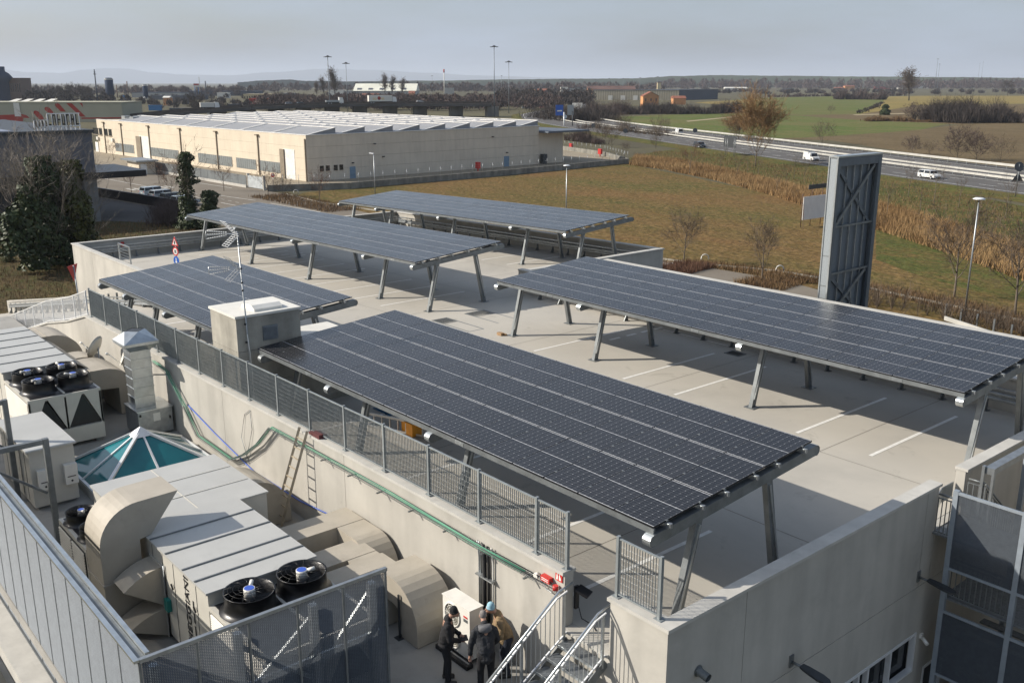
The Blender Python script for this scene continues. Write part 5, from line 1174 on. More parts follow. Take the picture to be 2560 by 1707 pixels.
for i in range(7): a = at(2362, 795).lerp(at(2620, 880), i/6); mb = MB(); mb.bx(a.x-.06, a.y-.06, ZG, a.x+.06, a.y+.06, ZG+1.1); mb.build('post', galv_dark, gr_)
# ================================================================ vehicles
tyre_m = mat('tyre_rubber', (.015, .015, .016), .8); rim_m = mat('wheel_rim', (.35, .36, .37), .35, .7); lamp_m = mat('lamp_glass', (.6, .6, .58), .15); tail_m = mat('tail_lamp', (.35, .01, .01), .3)
def paint(n, c): return mat('car_paint_'+n, c, .25, .1, .03, 2, spec=.6)
WH = {}
def wheel(r_):
    if r_ not in WH:
        a = MB(); a.lathe((0, 0, 0), [(r_*.62, -.1), (r_*.95, -.1), (r_, -.07), (r_, .07), (r_*.95, .1), (r_*.62, .1)], 18, (0, 1, 0)); b = MB(); b.lathe((0, 0, 0), [(0, -.085), (r_*.6, -.09), (r_*.62, -.1)], 14, (0, 1, 0)); b.lathe((0, 0, 0), [(r_*.62, .1), (r_*.6, .09), (0, .085)], 14, (0, 1, 0))
        WH[r_] = (a.mesh('wheel', tyre_m), b.mesh('rim', rim_m))
    return WH[r_]
def car(name, label, cat, col, L_=4.3, W_=1.78, H_=1.48, roof=(.30, .95), hood_=.27, belt=.62, group=None, rear=.06, van=False):
    """x forward; roof=(start,end) from the front as fractions; body, glasshouse, panes, wheels, lamps"""
    r = thing(name, (0, 0, 0), label, cat, group, world=False); m_ = col
    z0, hb = .22, belt*H_; nose = .50*H_; xf = L_/2
    def X(f): return xf-f*L_
    side = [(X(0), z0+.08), (X(0), nose*.8), (X(.03), nose), (X(hood_), hb+.02), (X(1-.0), hb+.04), (X(1), .45), (X(.985), z0)]
    m = MB(); n_ = len(side)
    for sg, w_ in ((-1, W_/2), (1, W_/2)): pass
    v = [(x, -W_/2*(.97 if z > .5 else .99), z) for x, z in side]+[(x, W_/2*(.97 if z > .5 else .99), z) for x, z in side]
    m.add(v, [(i, i+n_, (i+1) % n_+n_, (i+1) % n_) for i in range(n_)]+[tuple(range(n_)), tuple(n_+i for i in reversed(range(n_)))])
    # glasshouse
    a0, a1 = X(hood_+.0), X(1-rear*.3); b0, b1 = X(roof[0]), X(roof[1]); wb, wt = W_/2*.95, W_/2*.80; zr = H_
    v = [(a0, -wb, hb), (a1, -wb, hb), (a1, wb, hb), (a0, wb, hb), (b0, -wt, zr-.03), (b1, -wt, zr-.05), (b1, wt, zr-.05), (b0, wt, zr-.03), (b0-.25, -wt*.9, zr), (b1+.2, -wt*.9, zr-.01), (b1+.2, wt*.9, zr-.01), (b0-.25, wt*.9, zr)]
    m.add(v, [(0, 1, 5, 4), (1, 2, 6, 5), (2, 3, 7, 6), (3, 0, 4, 7), (4, 5, 9, 8), (5, 6, 10, 9), (6, 7, 11, 10), (7, 4, 8, 11), (8, 9, 10, 11)])
    m.build('body', m_, r)
    def pane(name_, q, off):
        c = [Vector(p)+Vector(off) for p in q]; cc = sum(c, Vector())/4; c = [cc+(p-cc)*.9 for p in c]; mm = MB(); mm.quad(*c); mm.build(name_, glass_dark, r)
    P = [Vector(p) for p in v[:8]]
    pane('windscreen', (P[3], P[0], P[4], P[7]), (.012, 0, .012)); pane('rear_window', (P[1], P[2], P[6], P[5]), (-.012, 0, .01))
    nwin = 1 if van else 2
    for sg, (q0, q1, q2, q3) in ((-1, (P[0], P[1], P[5], P[4])), (1, (P[2], P[3], P[7], P[6]))):
        for i in range(nwin):
            t0, t1 = (i/nwin, (i+1)/nwin) if not van else ((0, .35) if sg < 0 else (.65, 1)); pane('side_window', (q0.lerp(q1, t0), q0.lerp(q1, t1), q3.lerp(q2, t1), q3.lerp(q2, t0)), (0, sg*.012, .004))
    wr = .32; wm, rm = wheel(wr)
    for fx in (.18, .81):
        for sg in (-1, 1):
            o = obj('wheel', wm, r, (X(fx), sg*(W_/2-.09), wr)); obj('rim', rm, o)
    for sg in (-1, 1):
        mm = MB(); mm.bx(X(.0)-.03, sg*W_*.36-.16, nose*.72, X(0)+.012, sg*W_*.36+.16, nose*.9); mm.build('headlight', lamp_m, r)
        mm = MB(); mm.bx(X(1)-.012, sg*W_*.40-.09, hb-.22, X(1)+.03, sg*W_*.40+.09, hb-.02); mm.build('tail_light', tail_m, r)
        mm = MB(); mm.bx(X(hood_+.08)-.06, sg*W_/2*.98-.02 if sg < 0 else sg*W_/2*.98-.1, hb, X(hood_+.08)+.06, sg*W_/2*.98+.1 if sg < 0 else sg*W_/2*.98+.02, hb+.12); mm.build('mirror', m_, r) if False else None
    mm = MB(); mm.bx(X(0), -.5, z0+.1, X(0)+.01, .5, nose*.6); mm.build('grille', black_plastic, r)
    mm = MB(); mm.bx(X(1)-.015, -.26, .5, X(1)-.005, .26, .62); mm.build('number_plate', white_plastic, r)
    return r
def place(r, p, ang, z=ZG): r.location = (p[0], p[1], z); r.rotation_euler = (0, 0, ang)
white_c = paint('white', (.72, .72, .70)); silver = paint('silver', (.38, .41, .43)); dkgrey = paint('dark_grey', (.05, .055, .06)); dkgreen = paint('dark_green', (.04, .06, .06)); red_c = paint('red', (.35, .03, .03)); lblue = paint('light_blue', (.34, .40, .44))
# parked cars left
pk = 'cars parked in the left car park'
c1 = car('parked_car', 'light blue parked estate car at the far end of the row', 'car', lblue, group=pk); place(c1, (-139.5, 44.0), radians(100), Z3)
c2 = car('parked_car', 'silver parked car second in the row beside the black wall', 'car', silver, group=pk); place(c2, (-134.0, 43.5), radians(100), Z3)
c3 = car('parked_car', 'dark parked car third in the row beside the black wall', 'car', dkgreen, group=pk); place(c3, (-129.0, 43.3), radians(100), Z3)
c4 = car('parked_car', 'blue grey parked car half hidden by the ivy column', 'car', lblue, L_=4.0, group=pk); place(c4, (-124.2, 43.0), radians(100), Z3)
# highway traffic
def hwy(d, px, py, fwd=1):
    p = at(px, py, ZR); ln = [Vector(q) for q in NEAR]; best = min(range(len(ln)-1), key=lambda i: ((ln[i]+ln[i+1])/2-p.xy).length); t = (ln[best+1]-ln[best]).normalized(); return p, atan2(t.y, t.x)+(pi if fwd < 0 else 0)
ht = 'vehicles driving on the highway'
p, a = hwy(0, 2324, 446, -1); c = car('car', 'white estate car on the near carriageway right of the totem', 'car', white_c, 4.75, 1.85, 1.48, roof=(.31, .97), group=ht); place(c, p, a, ZR+.02)
p, a = hwy(0, 2028, 402, -1); c = car('pickup_van', 'small white pickup van with box back left of the totem', 'van', white_c, 4.5, 1.8, 1.75, roof=(.27, .52), hood_=.2, rear=1.6, belt=.55, group=ht, van=True); place(c, p, a, ZR+.02)
m = MB(); m.bx(-2.2, -.85, .75, -.1, .85, 1.95); m.build('cargo_box', white_c, c); m = MB(); m.bx(-1.6, -.7, 1.95, -.3, .7, 2.06); m.build('roof_rack', galv_dark, c)
p, a = hwy(0, 1749, 369, -1); c = car('car', 'dark grey car on the near carriageway by the shrubs', 'car', dkgrey, 4.5, 1.85, 1.55, group=ht); place(c, p, a, ZR+.02)
p, a = hwy(0, 1694, 337, 1); c = car('delivery_van', 'white delivery van on the far carriageway', 'van', white_c, 4.9, 1.9, 2.0, roof=(.26, .98), hood_=.16, belt=.52, group=ht, van=True); place(c, p, a, ZR+.02)
p, a = hwy(0, 1577, 327, 1); c = car('car', 'small silver car on the far carriageway behind the median', 'car', silver, 4.1, 1.75, 1.5, group=ht); place(c, p, a, ZR+.02)
p, a = hwy(0, 1354, 290, -1); c = car('car', 'black car nearest the warehouse on the far bend of the highway', 'car', dkgrey, 4.6, 1.9, 1.6, group=ht); place(c, p, a, ZR+.02)
p, a = hwy(0, 1363, 285, -1); c = car('car', 'black car farther off on the far bend of the highway', 'car', dkgrey, 4.6, 1.9, 1.6, group=ht); place(c, p, a, ZR+.02)
for px, py, col, lb_ in ((1312, 272, silver, 'pale car on the distant side road left of the sign'), (1357, 271, red_c, 'red car on the distant side road'), (1366, 262, white_c, 'white car farthest along the distant side road')):
    p = at(px, py); c = car('car', lb_, 'car', col, group='cars on the distant side road'); place(c, p, radians(60))
c = car('delivery_van', 'white van on the distant slip road right of a tall mast', 'van', white_c, 5, 1.95, 2.2, roof=(.2, .98), hood_=.14, belt=.5, van=True); place(c, at(1226, 268), radians(150))
# ================================================================ lamps, masts, poles
def street_lamp(top, h, label, kind='disc', base=ZG, arm=None):
    p = at(top[0], top[1], base+h); r = thing('street_lamp', (p.x, p.y, base), label, 'street lamp', 'street lamps round the lawn')
    m = MB(); m.cyl((p.x, p.y, base), (p.x, p.y, base+h-.05), .085, 8, .05); m.build('pole', galv, r)
    m = MB()
    if kind == 'disc': m.lathe((p.x, p.y, base+h-.08), [(0, .0), (.42, .02), (.46, .07), (.3, .15), (0, .17)], 16)
    else:
        d = Vector(arm); q = Vector((p.x, p.y, base+h-.1)); m.bar(q, q+d*.9+V(0, 0, .08), .26, .12)
    m.build('lamp_head', steel_white, r); return r
street_lamp((2448, 497), 9.2, 'white disc street lamp behind the right canopy')
street_lamp((1417, 414), 8.0, 'white disc street lamp on the lawn behind the rearmost canopy')
street_lamp((934, 383), 7.6, 'street lamp with a short arm in front of the warehouse', 'arm', arm=(-.8, -.3, 0))
def mast(px, py_top, h, base_row, label, heads=8, rr_=.3):
    p = at(px, base_row); r = thing('light_mast', tuple(p), label, 'light mast', 'tall light masts beyond the warehouse')
    top = CAM.z-(py_top-206)*((p-CAM).length)/F_PX if py_top else ZG+h
    m = MB(); m.cyl((p.x, p.y, ZG), (p.x, p.y, top), rr_, 8, rr_*.5); m.build('pole', mat('mast_steel', (.16, .18, .20), .5, .4), r)
    m = MB(); m.lathe((p.x, p.y, top-.4), [(.2, 0), (1.1, .1), (1.2, .3), (.9, .55), (.2, .9)], 12)
    for k in range(heads): a = 2*pi*k/heads; m.bar((p.x+1.0*cos(a), p.y+1.0*sin(a), top-.2), (p.x+2.2*cos(a), p.y+2.2*sin(a), top-.35), .5, .28)
    m.build('lamp_ring', anthracite, r)
mast(826, 147, 0, 290, 'tall light mast with lamp ring left of the white shed roof'); mast(870, 162, 0, 284, 'slightly shorter light mast just right of another on the left', rr_=.25); mast(1236, 123, 0, 292, 'tallest light mast above the right end of the warehouse'); mast(1272, 158, 0, 284, 'light mast just right of the tallest one', rr_=.25)
for i, (px, yt) in enumerate(((1400, 200), (1414, 202), (1487, 199), (1522, 197), (1557, 197), (1599, 195), (1643, 193), (1254, 191), (1081, 191))):
    mast(px, yt, 0, 232, 'distant thin light pole, number %s from the left on the skyline' % ['one', 'two', 'three', 'four', 'five', 'six', 'seven', 'eight', 'nine'][[8, 7, 0, 1, 2, 3, 4, 5, 6].index(i)], 6, .28)
for px, yt, br, lb_ in ((2336, 156, 229, 'white radio mast on the right skyline'), (2342, 167, 226, 'light pole just right of the white radio mast'), (2443, 166, 216, 'left one of the two thin poles at the far right'), (2451, 162, 216, 'right one of the two thin poles at the far right')): mast(px, yt, 0, br, lb_, 5, .55)
def hit(px, py, P0, N):
    d = FWD + RGT*((px-W_PX/2)/F_PX) - UPV*((py-H_PX/2)/F_PX); P0 = Vector(P0); N = Vector(N); return CAM+d*((P0-CAM).dot(N)/d.dot(N))
# ================================================================ metal totem, billboard, signs
to_ = thing('metal_totem', (-7.6, 29, ZG), 'tall grey metal totem tower clad in perforated sheet with inner bracing', 'tower')
tsheet = mat('perforated_sheet', (.30, .33, .35), .5, .5, .08, 14); tdark = mat('dark_steel_frame', (.13, .15, .17), .5, .4, .1, 4)
zt = 7.42; xa, xb_ = -7.86, -7.40; ya, yb_ = 27.0, 30.77
m = MB(); m.bx(xa, ya, ZG, xb_, ya+.04, zt-.06); m.build('narrow_cladding', tsheet, to_)
m = MB(); m.bx(xa, ya+.06, ZG, xa+.03, yb_, zt-.1); m.build('rear_cladding', tsheet, to_)
m = MB(); m.bx(xa+.03, yb_-.03, ZG, xb_-.12, yb_, zt-.1); m.build('end_cladding', tsheet, to_)
m = MB(); m.bx(xb_-.28, ya+.2, ZG, xb_-.265, yb_-.28, zt-.1); m.build('face_mesh', mat('blue_grey_mesh', (.15, .175, .20), .5, .3, .08, 14), to_)
for y in (ya+.02, yb_-.28): m = MB(); m.bx(xb_-.12, y, ZG, xb_, y+.28 if y > 28 else y+.22, zt-.02); m.build('corner_post', tdark, to_)
for x in (xa-.012, xb_-.05): m = MB(); m.bx(x, ya-.03, ZG, x+.06, ya-.001, zt); m.build('edge_strip', galv_bright, to_)
m = MB(); m.bx(xa-.01, ya-.02, zt-.02, xb_+.02, yb_+.02, zt+.05); m.build('top_cap', galv_bright, to_)
m = MB(); m.bx(xb_-.12, ya+.2, zt-.42, xb_-.01, yb_-.28, zt-.03); m.build('top_beam', tdark, to_)
for z in (4.2, 2.0, -.3, -2.6, -4.8): m = MB(); m.bx(xb_-.16, ya+.2, z, xb_-.06, yb_-.28, z+.09); m.build('cross_beam', galv_dark, to_)
for k in range(5): y = ya+.45+.62*k; m = MB(); m.bx(xb_-.22, y, ZG, xb_-.17, y+.06, zt-.42); m.build('stud', galv, to_)
for za_, zb_ in ((4.25, 6.95), (-.2, 1.95), (-4.7, -2.6)):
    m = MB(); m.bar((xb_-.13, ya+.35, za_), (xb_-.13, yb_-.4, zb_), .07, .16); m.build('brace', galv_dark, to_)
    m = MB(); m.bar((xb_-.2, ya+.35, zb_), (xb_-.2, yb_-.4, za_), .06, .16); m.build('brace', tdark, to_)
for z in (.9, 1.5, 2.9): m = MB(); m.bx(xa+.03, ya-.006, z, xb_-.06, ya-.001, z+.05); m.build('cladding_joint', galv_dark, to_)
bb = thing('billboard', tuple(at(2030, 566)), 'pale billboard on slim posts left of the metal totem', 'billboard')
b0 = at(2000, 570); b1 = at(2066, 560); n_ = V(0, 0, 1)
D = (b1-b0); L_ = D.length; D.normalize()
m = MB(); m.bar(b0+D*.3+V(0, 0, 2.4), b0+D*(L_+2.5)+V(0, 0, 2.4), .06, 2.9); m.build('board', mat('pale_board', (.66, .65, .62), .6, 0, .05, 1), bb)
m = MB(); m.bar(b0+D*1.2+V(0, 0, 5.0), b0+D*(L_+2.0)+V(0, 0, 5.0), .08, .55); m.build('top_sign', anthracite, bb)
for s in (.2, 2.2, 4.4): m = MB(); m.cyl(b0+D*s-V(.2, -.15, 0), b0+D*s+V(-.2, .15, 5.5 if s > 1 else 4.2), .05, 6); m.build('post', mat('rusty_post', (.12, .07, .045), .8), bb)
m = MB(); m.bar(b0+D*.0+V(.8, -.6, 0), b0+D*.4+V(0, 0, 3), .06, .06); m.build('strut', MATS['rusty_post'], bb)
db = thing('dark_billboard', tuple(at(1822, 392, ZG)), 'dark back of a highway billboard beside the bare willow', 'billboard')
c0 = at(1808, 372+18, ZG); c1_ = at(1838, 376+18, ZG)
m = MB(); m.bar(c0+V(0, 0, 3.6), c1_+V(0, 0, 3.6), .1, 2.6); m.build('board', anthracite, db)
for t in (.15, .3, .85, .95): q = c0.lerp(c1_, t); m = MB(); m.cyl(q, q+V(0, 0, 4.5), .06, 6); m.build('post', galv, db)
# highway signs
sg_ = thing('direction_sign', tuple(at(1410, 318)), 'blue direction sign on a white cantilever pole over the highway', 'road sign')
q = at(1410, 318); dd = (q-CAM).length; sc_ = dd/F_PX
def vp(px, py): d = q-CAM; k = d.dot(FWD); e = FWD+RGT*((px-W_PX/2)/F_PX)-UPV*((py-H_PX/2)/F_PX); return CAM+e*k
m = MB(); m.cyl(q, vp(1410, 281), .25, 8); m.build('pole', steel_white, sg_)
m = MB(); m.bar(vp(1389, 276), vp(1408, 276), .1, 4.2); bs_ = m.build('blue_panel', blue_paint, sg_)
m = MB(); o_ = -FWD*.12; m.bar(vp(1393, 278)+o_, vp(1405, 277.6)+o_, .02, .5); m.build('white_text_bar', line_white, bs_); m = MB(); m.bar(vp(1393, 272.5)+o_, vp(1402, 272.5)+o_, .02, .3); m.build('white_text_bar', line_white, bs_)
m = MB(); m.cyl(vp(1412, 292.5), vp(1412, 292.5)-FWD*.15, .9, 14); m.build('round_sign', galv, sg_)
sg2 = thing('display_sign', tuple(at(1432, 318)), 'grey variable message sign right of the blue sign', 'road sign')
m = MB(); m.bar(vp(1418.5, 275.5), vp(1434, 275.5), .15, 4.0); pn = m.build('panel', galv, sg2); m = MB(); m.bar(vp(1421.5, 273)+o_, vp(1431, 273)+o_, .02, 1.1); m.build('display', anthracite, pn); m = MB(); m.cyl(vp(1431, 316), vp(1431, 278), .2, 8); m.build('pole', anthracite, sg2)
for px, py, lb_ in ((1483, 330, 'round sign seen from behind at the highway median left of the farmhouse'), (1737, 344, 'round sign seen from behind near the white van'), (1563, 345, 'paired triangle and round signs seen from behind on the verge')):
    b_ = at(px, py, ZR); r = thing('round_sign', tuple(b_), lb_, 'road sign'); m = MB(); m.cyl(b_, b_+V(0, 0, 2.2), .06, 6); m.build('pole', galv_dark, r); m = MB(); m.cyl(b_+V(0, 0, 2.2), b_+V(0, 0, 2.2)-FWD*.06, .75, 16); m.build('plate', anthracite, r)
b_ = at(2538, 492, ZR); r = thing('round_sign', tuple(b_), 'round and triangular signs seen from behind at the right edge', 'road sign')
m = MB(); m.cyl(b_, b_+V(0, 0, 5.0), .08, 6); m.build('pole', galv_dark, r); m = MB(); m.cyl(b_+V(0, 0, 4.6), b_+V(0, 0, 4.6)-FWD*.06, .75, 16); m.build('round_plate', anthracite, r)
m = MB(); rx = RGT; m.add([b_+rx*-.9+V(0, 0, 2.4), b_+rx*.9+V(0, 0, 2.4), b_+V(0, 0, 3.8), b_+rx*-.9+V(0, 0, 2.4)+FWD*.05, b_+rx*.9+V(0, 0, 2.4)+FWD*.05, b_+V(0, 0, 3.8)+FWD*.05], [(0, 1, 2), (5, 4, 3), (0, 3, 4, 1), (1, 4, 5, 2), (2, 5, 3, 0)]); m.build('triangle_plate', anthracite, r)
for px, py, lb_ in ((1500, 400-12, 'red hydrant cabinet on the warehouse yard fence'), (1427, 381-8, 'red hydrant box at the far yard corner'), (1195, 425, 'red hydrant box by the shaded warehouse wall')):
    b_ = at(px, py+4); r = thing('hydrant_box', tuple(b_), lb_, 'hydrant'); m = MB(); m.bx(b_.x-.5, b_.y-.3, ZG+.6, b_.x+.5, b_.y+.3, ZG+1.9); m.bx(b_.x-.1, b_.y-.1, ZG, b_.x+.1, b_.y+.1, ZG+.6); m.build('box', red_paint, r)
# ================================================================ buildings
wh_wall = mat('pale_precast_panel', (.62, .545, .43), .85, 0, .05, .25, spec=.2, streak=.08); wh_wall2 = mat('pale_precast_panel_b', (.60, .53, .43), .85, 0, .06, .2, spec=.2, streak=.1)
shed_grey = mat('grey_roof_felt', (.27, .275, .285), .7, 0, .08, .5, spec=.3); ridge_w = mat('white_ridge_sheet', (.72, .70, .66), .5); brownpipe = mat('brown_downpipe', (.22, .18, .13), .6); bluedoor = mat('pale_blue_door', (.16, .24, .32), .5); greyglass = mat('grey_glass_strip', (.20, .22, .22), .35, 0, .12, .8)
wh = thing('warehouse', (-143.7, 74.0, ZG), 'long pale warehouse with sawtooth roof in the middle distance', 'warehouse', world=False)
wa = radians(182.0); wh.rotation_euler = (0, 0, wa); WL, WD, WH_ = 105.0, 58.7, 8.35
WU = V(cos(wa), sin(wa), 0); WN = V(-sin(wa), cos(wa), 0)       # local x and local y (outward of the sunlit facade)
W0 = V(-143.7, 74.0, ZG)
def ws(px, py): h = hit(px, py, W0, WN)-W0; return h.dot(WU), h.z                      # on the sunlit facade
def we(px, py): h = hit(px, py, W0, WU)-W0; return h.dot(WN), h.z                      # on the shaded end
def L0(x, y): return (x/3.675, 100+y/3.675)
def L1(x, y): return (640+x/3.675, 100+y/3.675)
np_ = 4
for i in range(7):
    for j in range(np_):
        m = MB(); m.bx(15*i+.01, -.3, WH_*j/np_+.01, 15*(i+1)-.01, 0, WH_*(j+1)/np_-.01); m.build('wall_panel', wh_wall, wh)
for i in range(5):
    for j in range(np_):
        a = WD/5; m = MB(); m.bx(-.001, -a*(i+1)+.01, WH_*j/np_+.012, .3, -a*i-.01, WH_*(j+1)/np_-.012); m.build('wall_panel', wh_wall2, wh)
m = MB(); m.bx(.32, -WD, 0, WL, -.32, WH_-.1); m.build('core', wh_wall, wh)
m = MB(); m.bx(-.12, -.35, WH_, WL, .06, WH_+.12); m.build('parapet_cap', ridge_w, wh); m = MB(); m.bx(-.12, -WD, WH_, .32, -.36, WH_+.12); m.build('parapet_cap', ridge_w, wh)
# sawtooth sheds
nb, nr = 8, 9; bu = WL/nb; bv = WD/nr
wd = MB(); a, b, h = bu-.9, bv-.4, 1.15
wd.add([(0, 0, 0), (a, 0, 0), (a, -b, 0), (0, -b, 0), (0, -b, h), (a, -b, h)], [(0, 1, 5, 4), (2, 3, 4, 5), (0, 4, 3), (1, 2, 5), (3, 2, 1, 0)]); wd_me = wd.mesh('shed_roof', shed_grey)
rg = MB(); rg.bar((0, -b, h+.05), (a, -b, h+.05), .5, .12); rg.bar((0, 0, .06), (0, -b, h+.06), .35, .12); rg.bar((a, 0, .06), (a, -b, h+.06), .35, .12); rg_me = rg.mesh('ridge_trim', ridge_w)
for i in range(nb):
    for j in range(nr):
        if i == 7 and j < 5: continue
        o = obj('shed_roof', wd_me, wh, (bu*i+.5, -bv*j-.5, WH_+.0)); obj('ridge_trim', rg_me, o)
for px in (948, 1103, 1352, 1638, 1968, 2345): 
    s, z = ws(*L0(px+30, 1000)); m = MB(); m.bx(s-.11, .02, 0, s+.11, .22, WH_-.5); m.bx(s-.5, .02, WH_-.7, s+.5, .5, WH_-.45); m.build('downpipe', brownpipe, wh)
s, z = ws(*L1(455, 1000)); m = MB(); m.bx(s-.11, .02, 0, s+.11, .22, WH_-.6); m.build('downpipe', brownpipe, wh)
def facade_box(name, pa, pb, m_, d=.06, par=wh):
    (s0, z0), (s1, z1) = pa, pb; mm = MB(); mm.bx(min(s0, s1), .002, max(0, min(z0, z1)), max(s0, s1), d, max(z0, z1)); return mm.build(name, m_, par)
dw = facade_box('loading_door', ws(*L1(262, 1275)), ws(*L1(352, 1010)), ridge_w); facade_box('door_jamb', ws(*L1(242, 1275)), ws(*L1(262, 1005)), brownpipe, .3)
dw2 = facade_box('loading_door', ws(*L0(1300, 1095)), ws(*L0(1370, 890)), ridge_w); facade_box('door_jamb', ws(*L0(1275, 1090)), ws(*L0(1296, 888)), brownpipe, .3)
for pa, pb in ((L0(1386, 1095), L0(1510, 1020)), (L0(1522, 1108), L0(1640, 1040)), (L0(1832, 1150), L0(2130, 1085)), (L0(2182, 1200), L0(2352, 1120)), (L0(1147, 1055), L0(1230, 995)), (L0(1070, 1045), L0(1120, 985)), (L1(30, 1220), L1(236, 1150))):
    (s0, z0), (s1, z1) = ws(*pa), ws(*pb); s0, s1 = min(s0, s1), max(s0, s1); n_ = max(3, int((s1-s0)/.9)); g_ = MB(); g_.bx(s0, .004, .9, s1, .05, 2.9); wo = g_.build('window_strip', greyglass, wh)
    for i in range(n_+1): m = MB(); x = s0+(s1-s0)*i/n_; m.bx(x-.05, .05, .9, x+.05, .09, 2.9); m.build('mullion', galv, wo)
for pa, pb in ((L0(862, 902), L0(905, 850)), (L0(918, 908), L0(940, 852)), (L0(970, 915), L0(990, 856)), (L0(1005, 918), L0(1028, 860))):
    (s0, z0), (s1, z1) = ws(*pa), ws(*pb); m = MB(); m.bx(min(s0, s1), .003, 4.6, max(s0, s1), .04, 6.2); w_ = m.build('window', glass_dark, wh); m = MB(); m.bx(min(s0, s1)-.1, .04, 4.45, max(s0, s1)+.1, .2, 4.58); m.build('sill', brownpipe, w_)
for px in (912, 1045): s, z = ws(*L0(px, 955)); m = MB(); m.bx(s-.5, .02, 3.2, s+.5, .45, 4.0); m.build('wall_unit', white_plastic, wh)
s, z = ws(*L0(895, 1000)); m = MB(); m.bx(s-1, .02, 0, s+1, .06, 2.6); m.build('door', ridge_w, wh)
for px in (605, 660, 733, 785):
    y_, z_ = we(*L1(px, 1195)); m = MB(); m.bx(-.03, y_-.42, 1.75, -.003, y_+.42, 2.75); w_ = m.build('window', glass_dark, wh); m = MB(); m.bx(-.08, y_-.5, 1.64, -.003, y_+.5, 1.73); m.build('sill', wh_wall, w_)
for pxa, pxb in ((862, 915), (2278, 2325)):
    ya_, _ = we(*L1(pxa, 1220)); yb2, _ = we(*L1(pxb, 1220)); m = MB(); m.bx(-.05, min(ya_, yb2), 0, -.004, max(ya_, yb2), 2.25); d_ = m.build('door', bluedoor, wh); m = MB(); m.bx(-.09, min(ya_, yb2)+.15, 1.0, -.05, min(ya_, yb2)+.3, 1.1); m.build('handle', galv, d_)
for px, py in ((885, 1130), (1085, 955), (1165, 1072), (2170, 890), (2300, 1035)):
    y_, z_ = we(*L1(px, py)); m = MB(); m.bx(-.5, y_-.15, z_-.08, -.004, y_+.15, z_+.1); m.build('wall_lamp', anthracite, wh)
m = MB(); m.bx(.4, -WD-8, 0, 30, -WD-.02, 6.9); m.build('rear_wing', wh_wall2, wh); m = MB(); m.bx(-3, -WD-13, 6.9, 30, -WD-.01, 7.3); m.build('wing_canopy', mat('blue_grey_canopy', (.10, .12, .15), .6), wh)
m = MB(); m.bx(-.9, -WD-1.8, 0, .1, -WD-.6, 2.2); m.build('bin', anthracite, wh)
for i, (sx_, sy_) in enumerate(((97, -6), (93, -7.5), (89, -5), (99, -11))): m = MB(); m.bx(sx_, sy_, WH_, sx_+2.2, sy_+1.6, WH_+1.0); m.build('roof_plant', galv, wh)
# yard retaining wall with fence posts
yw = thing('yard_wall', (-131, 100, ZG), 'low grey retaining wall with wire fence round the warehouse yard', 'wall')
ypts = [(-133.4, 60.8), (-128.2, 73.6), (-130.2, 111.7), (-134.4, 149.7), (-153, 161), (-182, 170.5)]
ywm = mat('stained_wall', (.22, .21, .18), .9, 0, .25, .5, streak=.4)
for i, (a, b) in enumerate(zip(ypts, ypts[1:])):
    m = MB(); m.bar((a[0], a[1], ZG+.55), (b[0], b[1], ZG+.55), .3, 1.1); m.build('wall_section', ywm, yw)
fp = MB().cyl((0, 0, 0), (0, 0, 1.6), .035, 5).mesh('fence_post', galv)
for p, t in walk(ypts, 2.6): obj('fence_post', fp, yw, (p.x+131, p.y-100, 1.1))
m = MB()
for a, b in zip(ypts, ypts[1:]):
    for h_ in (1.3, 1.7, 2.1, 2.5): m.bar((a[0], a[1], ZG+h_), (b[0], b[1], ZG+h_), .012, .012)
m.build('wires', galv, yw, kind='stuff')
# fence with grey panels along the car park
cf = thing('panel_fence', (-165, 60.2, ZG), 'grey panel fence on a pale kerb in front of the warehouse', 'fence')
m = MB(); m.bar((-190.4, 59.6, ZG+.25), (-141.3, 60.8, ZG+.25), .3, .5); m.build('base_kerb', concrete_cap, cf)
for k in range(16):
    a = V(-190.4, 59.6, 0).lerp(V(-141.3, 60.8, 0), k/16); b = V(-190.4, 59.6, 0).lerp(V(-141.3, 60.8, 0), (k+1)/16); m = MB(); m.bar((a.x+.05, a.y, ZG+1.35), (b.x-.05, b.y, ZG+1.35), .05, 1.6); m.build('fence_panel', mat('grey_fence_panel', (.15, .165, .17), .6, .2, .1, 1), cf)
gate_ = thing('sliding_gate', (-138, 61.2, ZG), 'pale sliding gate with posts left of the lawn', 'gate')
m = MB(); m.bar((-141, 61.0, ZG+1.2), (-135.4, 61.2, ZG+1.2), .08, 2.0); m.build('leaf', mat('pale_gate_mesh', (.42, .45, .46), .6), gate_)
for x in (-141.2, -135.2): m = MB(); m.bx(x-.2, 60.9, ZG, x+.2, 61.3, ZG+2.5); m.build('post', concrete_wall, gate_)
ns = thing('no_entry_sign', (-134, 62.2, ZG), 'red no entry sign by the sliding gate', 'road sign'); m = MB(); m.cyl((-134, 62.2, ZG), (-134, 62.2, ZG+2.9), .04, 6); m.build('pole', galv, ns); m = MB(); cc_ = V(-134, 62.2, ZG+2.6); m.cyl(cc_, cc_-FWD*.05, .35, 16); pl_ = m.build('plate', red_paint, ns); m = MB(); m.bar(cc_-FWD*.07-RGT*.24, cc_-FWD*.07+RGT*.24, .02, .13); m.build('white_bar', line_white, pl_)
# gatehouse
gh = thing('gatehouse', (-178, 56.5, ZG), 'small cream gatehouse with flat roof beside the car park', 'building')
m = MB(); m.bx(-184, 55.3, ZG, -177.5, 58.5, ZG+2.5); m.build('wall', wh_wall, gh); m = MB(); m.bx(-186, 54.6, ZG+2.5, -176.8, 59, ZG+2.8); m.build('roof', galv, gh); m = MB(); m.bx(-177.5, 55.6, ZG, -177.46, 56.8, ZG+2.1); m.build('door', steel_white, gh)
